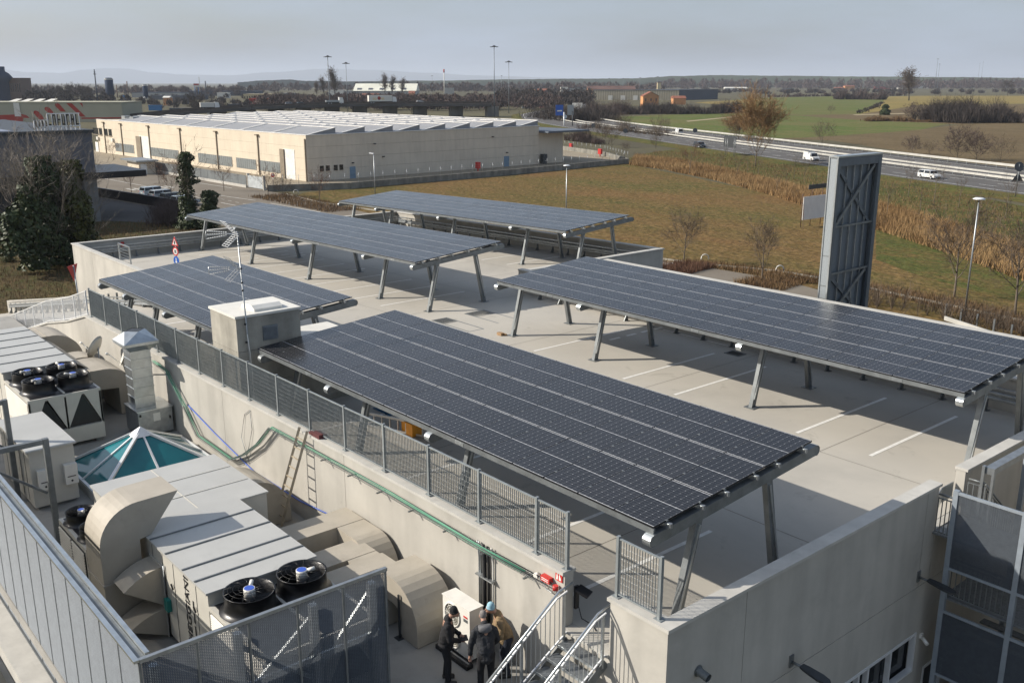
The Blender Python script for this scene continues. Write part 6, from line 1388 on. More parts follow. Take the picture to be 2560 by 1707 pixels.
# dark building on the left with roof sign and black canopy
dk = thing('dark_building', (-120, 0, ZG), 'dark grey commercial building on the left with sign frame on its roof', 'building')
dgrey = mat('dark_grey_cladding', (.12, .125, .145), .6, .1, .08, .6, streak=.1); dtop = 4.4
X0, Y0, Y1 = -115.1, 27.9, -73
for k in range(13): m = MB(); ya_ = Y0-7.8*k; m.bx(X0-45, ya_-7.78, -.6, X0, ya_, dtop); m.build('cladding_panel', dgrey, dk)
m = MB(); m.bx(X0-45.2, Y1, dtop, X0+.25, Y0+.25, dtop+.4); m.build('parapet', anthracite, dk)
m = MB(); m.bx(X0-40, Y1, dtop+.4, X0-1.5, Y0-9, dtop+.46); m.build('roof_sheet', mat('blue_grey_roof', (.22, .25, .32), .5, 0, .06, .2), dk)
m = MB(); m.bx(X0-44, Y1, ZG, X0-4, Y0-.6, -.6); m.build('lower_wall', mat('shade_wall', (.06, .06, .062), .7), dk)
m = MB(); m.bx(X0-12, Y0-12, -1.45, X0+.6, 34.2, -.62); m.build('black_canopy', black_plastic, dk)
m = MB(); m.bx(X0-2.4, Y0-1.6, ZG, X0-.02, Y0, -1.46); m.build('corner_pier', mat('pier_grey', (.20, .20, .195), .8, 0, .08, 1), dk)
sf_ = thing('roof_sign', (-160, 22, dtop), 'white framed roof sign seen from behind on the dark building', 'sign')
for k in range(8):
    p0 = hit(122+11.3*k, 325, (X0-1, 0, 0), (1, 0, 0)); m = MB(); m.bx(X0-1.1, p0.y-.05, dtop, X0-1.0, p0.y+.05, dtop+2.5); m.build('frame_post', steel_white, sf_)
pa, pb = hit(122, 325, (X0-1, 0, 0), (1, 0, 0)), hit(203, 325, (X0-1, 0, 0), (1, 0, 0))
for z in (.9, 2.45): m = MB(); m.bar((X0-1.0, pa.y, dtop+z), (X0-1.0, pb.y, dtop+z), .1, .12); m.build('frame_rail', steel_white, sf_)
for k in range(7):
    ya_ = pa.y+(pb.y-pa.y)*(k+.15)/7; yb2 = pa.y+(pb.y-pa.y)*(k+.82)/7; m = MB(); m.bx(X0-1.35, ya_, dtop+1.0, X0-1.2, ya_+.12, dtop+2.35); m.bx(X0-1.34, ya_, dtop+(1.0, 2.15, 1.6)[k % 3], X0-1.21, yb2, dtop+(1.2, 2.35, 1.8)[k % 3]); m.bx(X0-1.35, yb2-.12, dtop+1.0, X0-1.2, yb2, dtop+2.35) if k % 2 else None; m.build('letter_back', black_plastic, sf_)
pa2 = hit(87, 320, (X0-1, 0, 0), (1, 0, 0))
for k in range(5): y = pa2.y+(pa.y-pa2.y)*k/4; m = MB(); m.bx(X0-1.1, y-.07, dtop, X0-.96, y+.07, dtop+1.75); m.build('frame_post', steel_white, sf_)
for z in (.8, 1.7): m = MB(); m.bar((X0-1.0, pa2.y, dtop+z), (X0-1.0, pa.y, dtop+z), .08, .1); m.build('frame_rail', steel_white, sf_)
for k in range(4): y = pa2.y+(pa.y-pa2.y)*(k+.2)/4; m = MB(); m.bx(X0-1.3, y, dtop+.9, X0-1.2, y+(pa.y-pa2.y)*.14, dtop+1.6); m.build('letter_back', black_plastic, sf_)
# black boundary wall and dark paved strip
bwl = thing('black_wall', (-131, 38.5, ZG), 'black boundary wall between the parked cars and the dark building', 'wall'); m = MB(); m.bar((-146, 36.6, ZG+.7), (-119, 40.2, ZG+.7), .3, 1.4); m.build('wall_body', black_plastic, bwl); m = MB(); m.bar((-146, 36.6, ZG+1.43), (-119, 40.2, ZG+1.43), .34, .06); m.build('cap', black_plastic, bwl)
sheet('service_lane', [(-117, 39.5), (-146, 36), (-160, 33), (-160, 28.2), (-115, 28.2), (-108, 33)], Z2, asphalt)
# ---------------------------------------------------------------- generic distant building
def block(name, label, cat, xl, xr, row, h, depth, wall, roof, pitch=0, wins=0, group=None, row2=None, wm=None):
    a = at(xl, row); b = at(xr, row2 or row); d = (b-a); L_ = d.length; d.normalize(); n_ = V(-d.y, d.x, 0); n_ = n_ if n_.dot(FWD) > 0 else -n_
    r = thing(name, tuple(a), label, cat, group)
    def Pt(s, t, z): q = a+d*s+n_*t; return (q.x, q.y, ZG+z)
    m = MB(); m.add([Pt(0, 0, 0), Pt(L_, 0, 0), Pt(L_, depth, 0), Pt(0, depth, 0), Pt(0, 0, h), Pt(L_, 0, h), Pt(L_, depth, h), Pt(0, depth, h)], [(0, 1, 5, 4), (1, 2, 6, 5), (2, 3, 7, 6), (3, 0, 4, 7)]+([] if pitch else [(4, 5, 6, 7)])); m.build('wall', wall, r)
    m = MB()
    if pitch: m.add([Pt(-.5, -.6, h-.05), Pt(L_+.5, -.6, h-.05), Pt(L_+.5, depth/2, h+pitch), Pt(-.5, depth/2, h+pitch), Pt(-.5, depth+.6, h-.05), Pt(L_+.5, depth+.6, h-.05)], [(0, 1, 2, 3), (3, 2, 5, 4), (0, 3, 4), (1, 5, 2)])
    else: m.add([Pt(-.3, -.3, h+.02), Pt(L_+.3, -.3, h+.02), Pt(L_+.3, depth+.3, h+.02), Pt(-.3, depth+.3, h+.02), Pt(-.3, -.3, h+.4), Pt(L_+.3, -.3, h+.4), Pt(L_+.3, depth+.3, h+.4), Pt(-.3, depth+.3, h+.4)], [(0, 1, 5, 4), (1, 2, 6, 5), (2, 3, 7, 6), (3, 0, 4, 7), (4, 5, 6, 7)])
    m.build('roof', roof, r)
    for k in range(wins):
        s0 = L_*(k+.3)/wins; s1 = L_*(k+.7)/wins; m = MB(); m.add([Pt(s0, -.05, h*.45), Pt(s1, -.05, h*.45), Pt(s1, -.05, h*.8), Pt(s0, -.05, h*.8)], [(0, 1, 2, 3)]); m.build('window', wm or glass_dark, r)
    return r, Pt, L_
cw = lambda n, c, v=.08: mat(n, c, .8, 0, v, .05, spec=.2)
cream = cw('cream_render', (.50, .42, .26)); greyw = cw('grey_render', (.32, .32, .30)); whitew = cw('white_render', (.66, .64, .58)); darkr = cw('dark_roof', (.09, .095, .11)); redw = cw('red_render', (.36, .05, .035)); brownw = cw('brown_brick', (.16, .11, .085)); redroof = cw('red_tile_roof', (.23, .095, .06), .2); navy = cw('navy_steel', (.03, .045, .08)); bluew = cw('blue_container', (.05, .17, .36)); olive = cw('cream_grey_cladding', (.37, .355, .27)); pal = cw('pale_roof', (.68, .67, .56)); orangew = cw('orange_render', (.55, .27, .12)); greenw = cw('green_sheet', (.03, .18, .12)); tan = cw('tan_corrugated', (.42, .37, .27)); slate = cw('slate_sheet', (.085, .095, .115))
# striped store
rs, Pt, L_ = block('striped_store', 'large cream store with red diagonal stripes behind the dark building', 'building', -120, 308, 306, 8.6, 25, olive, olive)
pa_ = at(-120, 306); sx = lambda px: (at(px, 306)-pa_).length
def stripe(poly, name='red_stripe', m_=redw):
    m = MB(); m.add([Pt(sx(px), -.06, max(.05, (306-py)*((at(px, 306)-CAM).length)/F_PX)) for px, py in poly], [tuple(range(len(poly)))]); m.build(name, m_, rs)
stripe([(0, 291), (58, 289), (68, 291), (76, 297), (60, 297), (58, 304), (0, 306)], 'red_band')
stripe([(87, 287), (88, 282), (93, 281), (99, 283), (108, 292), (112, 301), (100, 301)]); stripe([(115, 278), (117, 274), (122, 273), (128, 275), (137, 285), (133, 288), (120, 284)]); stripe([(142, 270), (144, 266), (149, 265), (154, 267), (168, 283), (155, 283)])
stripe([(171, 265), (185, 265), (216, 294), (203, 294)]); stripe([(204, 264), (211, 264), (212, 274)]); stripe([(205, 296), (308, 295), (308, 298), (205, 299)])
m = MB(); m.add([Pt(sx(40), -.3, 2.6), Pt(sx(56), -.3, 2.6), Pt(sx(54), -.3, 8.7), Pt(sx(40), -.3, 8.7)], [(0, 1, 2, 3)]); m.build('pale_bay', whitew, rs)
for k in range(4): m = MB(); m.add([Pt(sx(5+30*k), 8, 9.1), Pt(sx(24+30*k), 8, 9.1), Pt(sx(26+30*k), 14, 10.2), Pt(sx(10+30*k), 14, 10.2)], [(0, 1, 2, 3)]); m.build('roof_light', whitew, rs)
block('tower_block', 'brown tower block at the far left edge', 'building', 10, 57, 258, 21, 20, brownw, brownw, wins=9)
tk = thing('water_tower', tuple(at(5, 258)), 'dark rounded tower behind the brown block at the left edge', 'tower'); p = at(4, 258); m = MB(); m.lathe((p.x, p.y, ZG), [(9, 0), (9, 18), (12, 21), (9, 25), (6, 27), (6, 31), (0, 31)], 20); m.build('tower_body', navy, tk)
def silo(px, row, yt, yb, wpx, label):
    p = at(px, row); d = (p-CAM).length/F_PX; r = thing('silo', tuple(p), label, 'silo', 'dark silos on the left skyline'); z1 = ZG+(row-yt)*d; z0_ = ZG+(row-yb)*d; rad = wpx*d/2
    m = MB(); m.lathe((p.x, p.y, z0_), [(rad*.3, -rad), (rad, 0), (rad, z1-z0_), (rad*.7, z1-z0_+rad*.3), (0, z1-z0_+rad*.35)], 16); m.build('tank', navy, r); m = MB(); m.lathe((p.x, p.y, z1), [(rad*1.03, -.4), (rad*1.03, .3)], 16); m.build('white_rim', whitew, r)
    for k in range(4): a = pi/4+pi/2*k; m = MB(); m.cyl((p.x+rad*.8*cos(a), p.y+rad*.8*sin(a), ZG), (p.x+rad*.8*cos(a), p.y+rad*.8*sin(a), z0_+.2), .3, 6); m.build('leg', galv, r)
silo(278, 260, 206.5, 240, 18, 'larger dark navy silo on white legs'); silo(366, 256, 219, 243, 11, 'smaller dark navy silo right of the larger one')
tw2 = thing('radio_tower', tuple(at(245, 262)), 'thin dark radio tower with platforms left of the silos', 'mast'); p = at(245, 262); d = (p-CAM).length/F_PX; m = MB(); m.cyl((p.x, p.y, ZG), (p.x, p.y, ZG+76*d), .7, 6, .4); m.build('shaft', slate, tw2)
for t in (65, 69): m = MB(); m.cyl((p.x, p.y, ZG+t*d), (p.x, p.y, ZG+(t+1.6)*d), 3*d if t < 66 else 2*d, 10); m.build('platform', slate, tw2)
for i, (xl, xr, row, h, dep, wl, rf, wn, lb_) in enumerate(((330, 452, 244, 5.5, 40, greyw, navy, 0, 'long low shed with navy roof right of the small silo'), (380, 500, 250, 4, 30, slate, slate, 0, 'low slate shed left of the red sign tower'), (452, 640, 240, 6, 40, slate, navy, 0, 'long dark roofed factory on the skyline'), (543, 568, 246, 6, 14, whitew, whitew, 0, 'small pale block in front of the dark factory'), (610, 694, 257, 7, 25, cream, cream, 14, 'cream two storey office with window row'), (704, 734, 246, 5.5, 15, greyw, greyw, 0, 'grey block right of the cream office'), (822, 860, 240, 7, 20, whitew, whitew, 0, 'white block left of the pale roofed hall'), (862, 905, 240, 6, 20, greyw, galv, 0, 'grey block with flat roof before the pale roofed hall'), (1112, 1134, 236, 9, 15, greyw, greyw, 0, 'grey cube beside the red and white tower'), (1402, 1420, 240, 11, 15, whitew, whitew, 0, 'white cube left of the grey hall'), (1425, 1464, 240, 10, 15, greyw, darkr, 5, 'grey office left of the brown roofed barn'), (1340, 1366, 253, 5, 10, slate, slate, 3, 'slate kiosk by the distant side road'))):
    block('distant_building', lb_, 'building', xl, xr, row, h, dep, wl, rf, 0, wn)
block('red_shed', 'red shed with dark opening below the cream office', 'building', 624, 666, 270, 6, 12, redw, redw); block('orange_shed', 'small orange shed among the yard clutter', 'building', 409, 424, 264, 6, 8, orangew, whitew, 1.2)
# yard clutter
for i, (xl, xr, row, h, c_, lb_) in enumerate(((318, 351, 279, 3.0, redw, 'red container in the yard beyond the store'), (372, 402, 277, 3.0, bluew, 'blue container right of the red one'), (300, 330, 290, 2.8, redw, 'dark red trailer near the store corner'), (425, 475, 287, 3.2, slate, 'long dark trailer in front of the yard'), (517, 535, 286, 2.6, whitew, 'white box truck body in the yard'), (574, 596, 275, 3.4, slate, 'dark cube container beside the viaduct'), (455, 470, 262, 7, slate, 'dark block tower in the yard'), (308, 316, 253, 5, bluew, 'small blue tank house left of the small silo'))): block('container', lb_, 'container', xl, xr, row, h, 3.0, c_, c_)
rng = random.Random(3)
# hall with pale roof
hh, HP, HL = block('pale_hall', 'big hall with pale sunlit roof on the skyline', 'building', 884, 1040, 240, 6.5, 50, greyw, pal, 9.5)
for k in range(5): m = MB(); s = HL*(k+.5)/5.6; m.add([HP(s-3, 2, 7.2), HP(s+3, 2, 7.2), HP(s+3, 7, 10.2), HP(s-3, 7, 10.2), HP(s-3, 7, 9.0), HP(s+3, 7, 9.0)], [(0, 1, 2, 3), (0, 3, 4), (1, 5, 2)]); m.build('roof_dormer', slate, hh)
block('house', 'small house with red roof behind the viaduct truck', 'house', 905, 945, 247, 3.5, 12, orangew, redroof, 2.2); block('house', 'tiny orange house gable among bare trees', 'house', 1022, 1036, 243, 4.5, 12, orangew, redroof, 3)
# farmhouse: gable end faces the camera
fa_ = at(1607, 273); fb_ = at(1646, 272); fd = (fb_-fa_); FL = fd.length; fd.normalize(); fn = V(-fd.y, fd.x, 0); fn = fn if fn.dot(FWD) > 0 else -fn; fn = (fn*.75+fd*.66).normalized()
fh = thing('farmhouse', tuple(fa_), 'orange rendered farmhouse with red tiled roof among thickets', 'house')
def FP(s, t, z): q = fa_+fd*s+fn*t; return (q.x, q.y, ZG+z)
m = MB(); HH = 8.6; m.add([FP(0, 0, 0), FP(FL, 0, 0), FP(FL, 0, HH), FP(FL/2, 0, HH+2.6), FP(0, 0, HH), FP(0, 16, 0), FP(FL, 16, 0), FP(FL, 16, HH), FP(0, 16, HH)], [(0, 1, 2, 3, 4), (1, 6, 7, 2), (5, 0, 4, 8), (6, 5, 8, 7)]); m.build('wall', orangew, fh)
m = MB(); m.add([FP(-.6, -.6, HH-.1), FP(FL/2, -.6, HH+2.85), FP(FL+.6, -.6, HH-.1), FP(-.6, 16.5, HH-.1), FP(FL/2, 16.5, HH+2.85), FP(FL+.6, 16.5, HH-.1)], [(0, 1, 4, 3), (1, 2, 5, 4), (3, 4, 5)]); m.build('roof', redroof, fh)
for k in range(3): s = FL*(k+.5)/3; m = MB(); m.add([FP(s-.7, -.06, 5.2), FP(s+.7, -.06, 5.2), FP(s+.7, -.06, 7.0), FP(s-.7, -.06, 7.0)], [(0, 1, 2, 3)]); m.build('window', brownw, fh)
block('barn', 'low red roofed barn right of the farmhouse', 'building', 1683, 1714, 262, 5, 12, orangew, redroof, 2)
gs, GP, GL = block('grey_hall', 'long tan corrugated hall behind the farmhouse', 'building', 1481, 1697, 250.5, 9.8, 40, tan, slate, row2=251)
for k in range(int(GL/2.4)): s = 2.4*k+1.2; m = MB(); m.add([GP(s, -.05, 0), GP(s+.7, -.05, 0), GP(s+.7, -.05, 9.6), GP(s, -.05, 9.6)], [(0, 1, 2, 3)]); m.build('rib_shade_strip', mat('tan_shadow_rib', (.27, .24, .18), .8), gs)  # flat strips in darker tan paint the shade of the corrugation
for px in (1520, 1551, 1582): s = (at(px, 250.5)-at(1481, 250.5)).length; m = MB(); m.add([GP(s, -.2, 0), GP(s+4.5, -.2, 0), GP(s+4.5, -.2, 4.6), GP(s, -.2, 4.6)], [(0, 1, 2, 3)]); m.build('door', whitew, gs)
block('dark_hall', 'dark slate wing joined to the tan hall', 'building', 1697.5, 1794, 250.8, 10.0, 40, slate, slate, row2=248); block('long_barn', 'long brown roofed barn behind the tan hall', 'building', 1470, 1588, 238, 8.5, 22, orangew, cw('brown_tile', (.13, .075, .06), .2), 4.2); block('orange_turret', 'small yellow turret above the tan hall', 'building', 1643, 1652, 236, 17, 7, cream, redroof)
for i, (xl, xr, row, h, wl, rf, pt, lb_) in enumerate(((1812, 1868, 226, 5, whitew, whitew, 2, 'white low house before the wooded hill'), (2112, 2136, 226, 9, orangew, redroof, 2, 'orange house on the right skyline'), (2088, 2110, 226, 5, brownw, redroof, 2, 'brown roofed house left of the orange house'), (2188, 2226, 224, 6.5, redw, redw, 0, 'red roadside station on the right skyline'), (2216, 2224, 223, 7, greenw, greenw, 0, 'green panel right on the red station'), (2246, 2270, 222, 9, whitew, whitew, 0, 'white service building left of the poplar at right'), (2282, 2326, 221, 12, whitew, pal, 1, 'white service hall right of the poplar'), (2466, 2496, 221, 14, cream, whitew, 0, 'cream building at the far right skyline'), (2500, 2530, 221, 12, greyw, greyw, 0, 'grey building behind the dark tree at far right'), (1958, 1985, 226, 3.5, slate, slate, 0, 'dark roadside wall on the right skyline'), (1345, 1370, 243, 8, redw, redroof, 2, 'red roofed sheds left of the thicket'), (1322, 1338, 240, 8, orangew, orangew, 0, 'yellow small house on the centre skyline'))): block('distant_building', lb_, 'building', xl, xr, row, h, 14, wl, rf, pt)
# red and white tower, sign tower, chimneys
def stack(px, row, yt, w, col, label, cat='chimney', red=0):
    p = at(px, row); d = (p-CAM).length/F_PX; r = thing('stack', tuple(p), label, cat); h = (row-yt)*d; m = MB(); m.cyl((p.x, p.y, ZG), (p.x, p.y, ZG+h), w*d/2, 10, w*d*.4); m.build('shaft', col, r)
    if red: m = MB(); m.cyl((p.x, p.y, ZG+h-red*d), (p.x, p.y, ZG+h), w*d*.75, 10); m.build('red_top', redw, r)
stack(1111, 238, 178, 2.2, whitew, 'white pole with red top beside the grey cube', 'pole', 8); stack(516, 240, 207, 3, slate, 'dark factory chimney left of centre'); stack(501, 240, 198, 1.6, greyw, 'thin pole at the red sign tower', 'pole'); stack(321, 245, 209, 3, brownw, 'brown chimney right of the large silo'); stack(294, 245, 217, 3, brownw, 'short chimney just right of the large silo')
st2 = thing('sign_tower', tuple(at(493, 242)), 'red and white sign on a steel tower in the factory area', 'sign'); p = at(493, 242); d = (p-CAM).length/F_PX
for sg in (-1, 1): m = MB(); q_ = p+RGT*sg*4*d; m.cyl(q_, q_+V(0, 0, 23*d), .5, 6); m.build('post', bluew, st2)
m = MB(); m.bar(p-RGT*6*d+V(0, 0, 27*d), p+RGT*6*d+V(0, 0, 27*d), 1.0, 4*d); m.build('red_board', redw, st2); m = MB(); m.bar(p-RGT*7*d+V(0, 0, 23*d), p+RGT*7*d+V(0, 0, 23*d), 1.0, 3.4*d); m.build('white_board', whitew, st2)
# ---------------------------------------------------------------- viaduct with traffic
vd = thing('viaduct', (-420, 250, ZG), 'dark motorway viaduct on piers behind the warehouse', 'bridge')
VL = [at(340, 305), at(470, 301), at(620, 297), at(760, 295), at(900, 293), at(1050, 292), at(1230, 292)]
vz = [-4.5, -2.6, -1.2, -.4, -.1, -.1, -.3]
VL = [(p.x, p.y, z) for p, z in zip(VL, vz)]
vm = mat('weathered_bridge', (.085, .08, .075), .9, 0, .2, .1); 
for (a, b) in zip(VL, VL[1:]):
    m = MB(); m.bar((a[0], a[1], a[2]-.7), (b[0], b[1], b[2]-.7), 12, 1.4); m.build('deck_section', vm, vd)
for dd_, nm in ((-6.1, 'parapet'), (6.1, 'parapet')):
    m = MB()
    for a, b in zip(VL, VL[1:]):
        t = Vector(b)-Vector(a); n_ = V(-t.y, t.x, 0).normalized()*dd_; m.bar(Vector(a)+n_+V(0, 0, .5), Vector(b)+n_+V(0, 0, .5), .2, .9)
    m.build(nm, mat('rust_brown_rail', (.075, .06, .05), .8, 0, .3, .3), vd)
for a in VL[1:]+[tuple((Vector(p)+Vector(q))/2) for p, q in zip(VL[1:], VL[2:])]: m = MB(); m.bx(a[0]-1, a[1]-4, ZG, a[0]+1, a[1]+4, a[2]-1.4); m.build('pier', mat('pier_concrete', (.20, .185, .16), .9, 0, .2, .3), vd)
def truck(px, z, row, ang, L_, hbox, col, label, cat='truck', logo=False, crane=False):
    p = at(px, row); r = thing('truck', (p.x, p.y, z), label, cat, 'trucks on the viaduct', world=False); r.rotation_euler = (0, 0, ang)
    m = MB(); m.bx(-L_/2, -1.25, 1.1, L_/2-2.4, 1.25, 1.1+hbox); bx_ = m.build('cargo_box', col, r)
    m = MB(); m.prism([(L_/2-2.2, .6), (L_/2, .6), (L_/2, 1.9), (L_/2-.35, 3.3), (L_/2-2.2, 3.5)], lambda a, b, d: (a, d, b), -1.2, 1.2); m.build('cab', white_c, r)
    m = MB(); m.bx(L_/2-.36, -1.0, 2.0, L_/2-.02, 1.0, 3.0); m.build('windscreen', glass_dark, r); m = MB(); m.bx(-L_/2, -1.1, .7, L_/2-2.2, 1.1, 1.1); m.build('chassis', black_plastic, r)
    wm, rm = wheel(.5)
    for x in (-L_/2+1.2, -L_/2+2.6, L_/2-1.3):
        for sg in (-1, 1): o = obj('wheel', wm, r, (x, sg*1.1, .5)); obj('rim', rm, o)
    if logo:
        yel = mat('yellow_print', (.72, .45, .03), .6)
        for sg in (-1,):
            for i, t_ in enumerate(('co', 'et')):
                cu = text_mesh('logo_lettering', t_, 2.2, yel, (-L_/2+2.0+i*4.6, sg*1.27, 1.9), (1, 0, 0), (0, 0, 1), r)
            m = MB(); m.lathe((-L_/2+5.5, -1.27, 2.7), [(0, .02), (.9, .02), (.9, 0)], 14, (0, -1, 0)); m.build('logo_disc', redw, r)
    return r
tang = atan2(VL[4][1]-VL[3][1], VL[4][0]-VL[3][0])
truck(957, 0.0, 293.5, tang, 15, 3.0, whitew, 'white lorry with yellow and red lettering on the viaduct', logo=True); truck(838, -.2, 295, tang, 9, .9, galv, 'flatbed work truck on the viaduct left of the lorry'); truck(527, -2.1, 299.5, tang, 9, 2.2, whitew, 'white box truck on the left part of the viaduct')
for px, row, z, col, lb_ in ((726, 296, -.5, silver, 'pale car on the viaduct'), (755, 296, -.45, dkgreen, 'dark off road car on the viaduct'), (1052, 292, -.05, white_c, 'white car on the viaduct right of the lorry')): c = car('car', lb_, 'car', col, group='cars on the viaduct'); place(c, at(px, row), tang, z)
truck(1448, ZG+.1, 275, radians(40), 9, 3.2, whitew, 'white truck parked below the grey office')
for i, (px, row) in enumerate(((2255, 229), (2420, 219), (2435, 219), (2450, 219), (2380, 219), (2395, 220), (2480, 219))): truck(px, ZG+.1, row, radians(48), 14, 3.3, whitew, 'distant white lorry on the right skyline, %s from the left' % ('first', 'fourth', 'fifth', 'sixth', 'second', 'third', 'last')[i])
# ================================================================ vegetation
RT = random.Random(11)
bark = mat('bark', (.13, .105, .08), .95, 0, .25, 3); bark_d = mat('dark_bark', (.055, .045, .036), .95, 0, .25, 3)
tw_brown = mat('brown_twigs', (.105, .078, .055), .95, 0, .25, .6); tw_dark = mat('dark_twigs', (.055, .044, .038), .95, 0, .25, .2); tw_purple = mat('purple_brown_twigs', (.085, .06, .052), .95, 0, .25, .2); tw_willow = mat('willow_twigs', (.27, .155, .065), .95, 0, .25, .5, col2=(.19, .125, .06)); tw_pale = mat('pale_twigs', (.22, .19, .155), .95, 0, .25, .8)
ivy_m = mat('ivy_leaf', (.022, .034, .012), .55, 0, .3, 1.2, spec=.3, col2=(.05, .068, .02)); ivy_y = mat('ivy_leaf_olive', (.045, .055, .012), .55, 0, .3, 1.2, spec=.3, col2=(.085, .085, .02))
reed_m = mat('dry_reed', (.20, .115, .045), .95, 0, .3, .12, col2=(.32, .21, .095)); weed_m = mat('dry_weeds', (.13, .075, .035), .95, 0, .3, .5, col2=(.19, .12, .055)); leaf_red = mat('withered_leaves', (.12, .06, .035), .9, 0, .3, 2)
def rv(r=1): return V(RT.uniform(-r, r), RT.uniform(-r, r), RT.uniform(-r, r))
def limb(mb, p, d, L_, r0, r1, n, wob, up, sides):
    pts = [Vector(p)]; d = Vector(d).normalized()
    for i in range(n):
        d = (d+rv(wob)+V(0, 0, up)).normalized(); pts.append(pts[-1]+d*(L_/n))
    mb.tube(pts, [r0+(r1-r0)*i/n for i in range(n+1)], sides); return pts, d
def twig(mb, p, d, L_, w):
    d = (Vector(d)+rv(.25)).normalized(); s = d.cross(rv()).normalized()*w; q = p+d*L_*.55+rv(.06*L_); e = q+(d+rv(.4)).normalized()*L_*.45
    mb.add([p-s, p+s, q+s*.7, q-s*.7, e], [(0, 1, 2, 3), (3, 2, 4)])
def grow(H, clear=.28, spread=.55, n=(7, 5, 5, 4), r=.02, up=.08, tw=.012, lens=(.52, .30, .17, .09)):
    """bare tree: (trunk, crown) meshes data"""
    t = MB(); c = MB(); R0 = H*r
    pts, d = limb(t, (0, 0, -.1), (0, 0, 1), H*.62, R0, R0*.45, 6, .05, .1, 7)
    for i in range(n[0]):
        f = clear+(1-clear)*(i+RT.random())/n[0]; f = min(f*.62/.62, .98); k = f*6; j = min(int(k), 5); p = pts[j].lerp(pts[j+1], k-j); a = 2.4*i+RT.uniform(-.5, .5)
        dd = V(cos(a)*spread*1.5, sin(a)*spread*1.5, 1.0-.25*(1-f)); l1, d1 = limb(t, p, dd, H*lens[0]*(1.05-.45*f), R0*.42*(1.1-.5*f), R0*.12, 5, .14, up, 5)
        for j2 in range(n[1]):
            k2 = RT.uniform(1.2, 4.99); p2 = l1[int(k2)].lerp(l1[int(k2)+1], k2 % 1); d2 = (d1+rv(.85)).normalized(); l2, dd2 = limb(c, p2, d2, H*lens[1]*RT.uniform(.7, 1.1), R0*.13, R0*.05, 3, .16, up, 3)
            for j3 in range(n[2]):
                k3 = RT.uniform(.5, 2.99); p3 = l2[int(k3)].lerp(l2[int(k3)+1], k3 % 1); d3 = (dd2+rv(.8)+V(0, 0, up)).normalized(); e3 = p3+d3*H*lens[2]*RT.uniform(.6, 1.1); c.tube([p3, (p3+e3)/2+rv(.01*H), e3], [R0*.05, R0*.035, R0*.02], 3)
                for j4 in range(n[3]): twig(c, p3.lerp(e3, RT.uniform(.15, 1)), d3+rv(.6), H*lens[3]*RT.uniform(.6, 1.2), tw)
        for j2 in range(n[1]*2): twig(c, l1[RT.randint(2, 5)], d1+rv(.8), H*lens[3]*1.4, tw)
    k_ = H/max(max(v[2] for v in t.v), max(v[2] for v in c.v))
    for q_ in (t, c): q_.v = [(v[0]*k_, v[1]*k_, v[2]*k_) for v in q_.v]
    return t, c
def tree_thing(name, pair, loc, rz, sc, label, group=None, cat='tree', extra=None):
    r = thing(name, loc, label, cat, group, world=False); r.rotation_euler = (0, 0, rz); r.scale = sc if isinstance(sc, tuple) else (sc,)*3
    obj('trunk', pair[0], r); obj('crown', pair[1], r)
    if extra: obj(extra[0], extra[1], r)
    return r
def pair(a, bm_, cm_): return a[0].mesh('trunk', bm_), a[1].mesh('crown', cm_)
T_round = pair(grow(6.2, .30, .55, (9, 6, 6, 5), .014, .10, .010), bark, tw_brown)
T_round2 = pair(grow(6.2, .33, .60, (9, 6, 6, 5), .014, .08, .010), bark, tw_brown)
T_sap = pair(grow(5.0, .42, .45, (6, 4, 3, 3), .010, .10, .008), bark, tw_brown)
T_willow = pair(grow(17, .10, .42, (16, 8, 8, 6), .010, .16, .04, (.62, .34, .2, .1)), bark, tw_willow)
T_bush = pair(grow(7.0, .03, .85, (12, 6, 5, 4), .010, .12, .022, (.75, .35, .2, .1)), bark_d, tw_brown)
T_bushp = pair(grow(7.0, .03, .85, (13, 7, 6, 5), .010, .12, .024, (.75, .35, .2, .1)), bark_d, tw_purple)
T_poplar = pair(grow(22, .10, .16, (18, 5, 5, 4), .010, .25, .07, (.34, .20, .12, .06)), bark_d, tw_brown)
T_oak = pair(grow(16, .22, .75, (11, 7, 6, 5), .016, .04, .06, (.55, .32, .18, .08)), bark_d, tw_dark)
T_big = pair(grow(15, .12, .50, (15, 6, 5, 3), .012, .14, .02, (.62, .34, .2, .09)), bark, tw_pale)
T_small = pair(grow(4.2, .35, .60, (7, 5, 5, 4), .013, .06, .008), bark, leaf_red)
def pxt(px, row): return tuple(at(px, row))
for i, (P_, px, row, s, lb_) in enumerate(((T_round, 2385, 744, 1.5, 'bare round tree right of the metal totem beside the lamp'), (T_round2, 2537, 790, 1.55, 'bare round tree at the right edge nearest the camera'), (T_round2, 1709, 660, 1.05, 'small bare tree on the planting bed near the grey corner wall'), (T_round, 1904, 703, 1.05, 'small bare tree on the planting bed left of the totem'))): tree_thing('bare_tree', P_, pxt(px, row), i*1.7, s, lb_, 'bare trees round the lawn')
ordn = ('first', 'second', 'third', 'fourth', 'fifth', 'sixth', 'seventh', 'eighth', 'ninth', 'tenth', 'eleventh', 'twelfth', 'thirteenth', 'fourteenth')
saps = [(1800, 434), (1842, 446), (1868, 430), (1895, 440), (1940, 487), (1965, 462), (1985, 448), (2010, 455), (2040, 447), (2217, 540), (2270, 494), (2300, 530), (2335, 508), (2396, 520), (2462, 565), (2514, 545)]
saps = saps[:9]+saps[9:]
for i, (px, row) in enumerate(saps): tree_thing('young_tree', T_sap, pxt(px, row), i*2.1, RT.uniform(.85, 1.2)*(1.25 if px > 2200 else .95), ('slim young tree on the verge left of the totem, %s from the left' % ordn[i]) if i < 9 else ('slim young tree on the verge right of the totem, %s from the left' % ordn[i-9]), 'young trees planted along the verge')
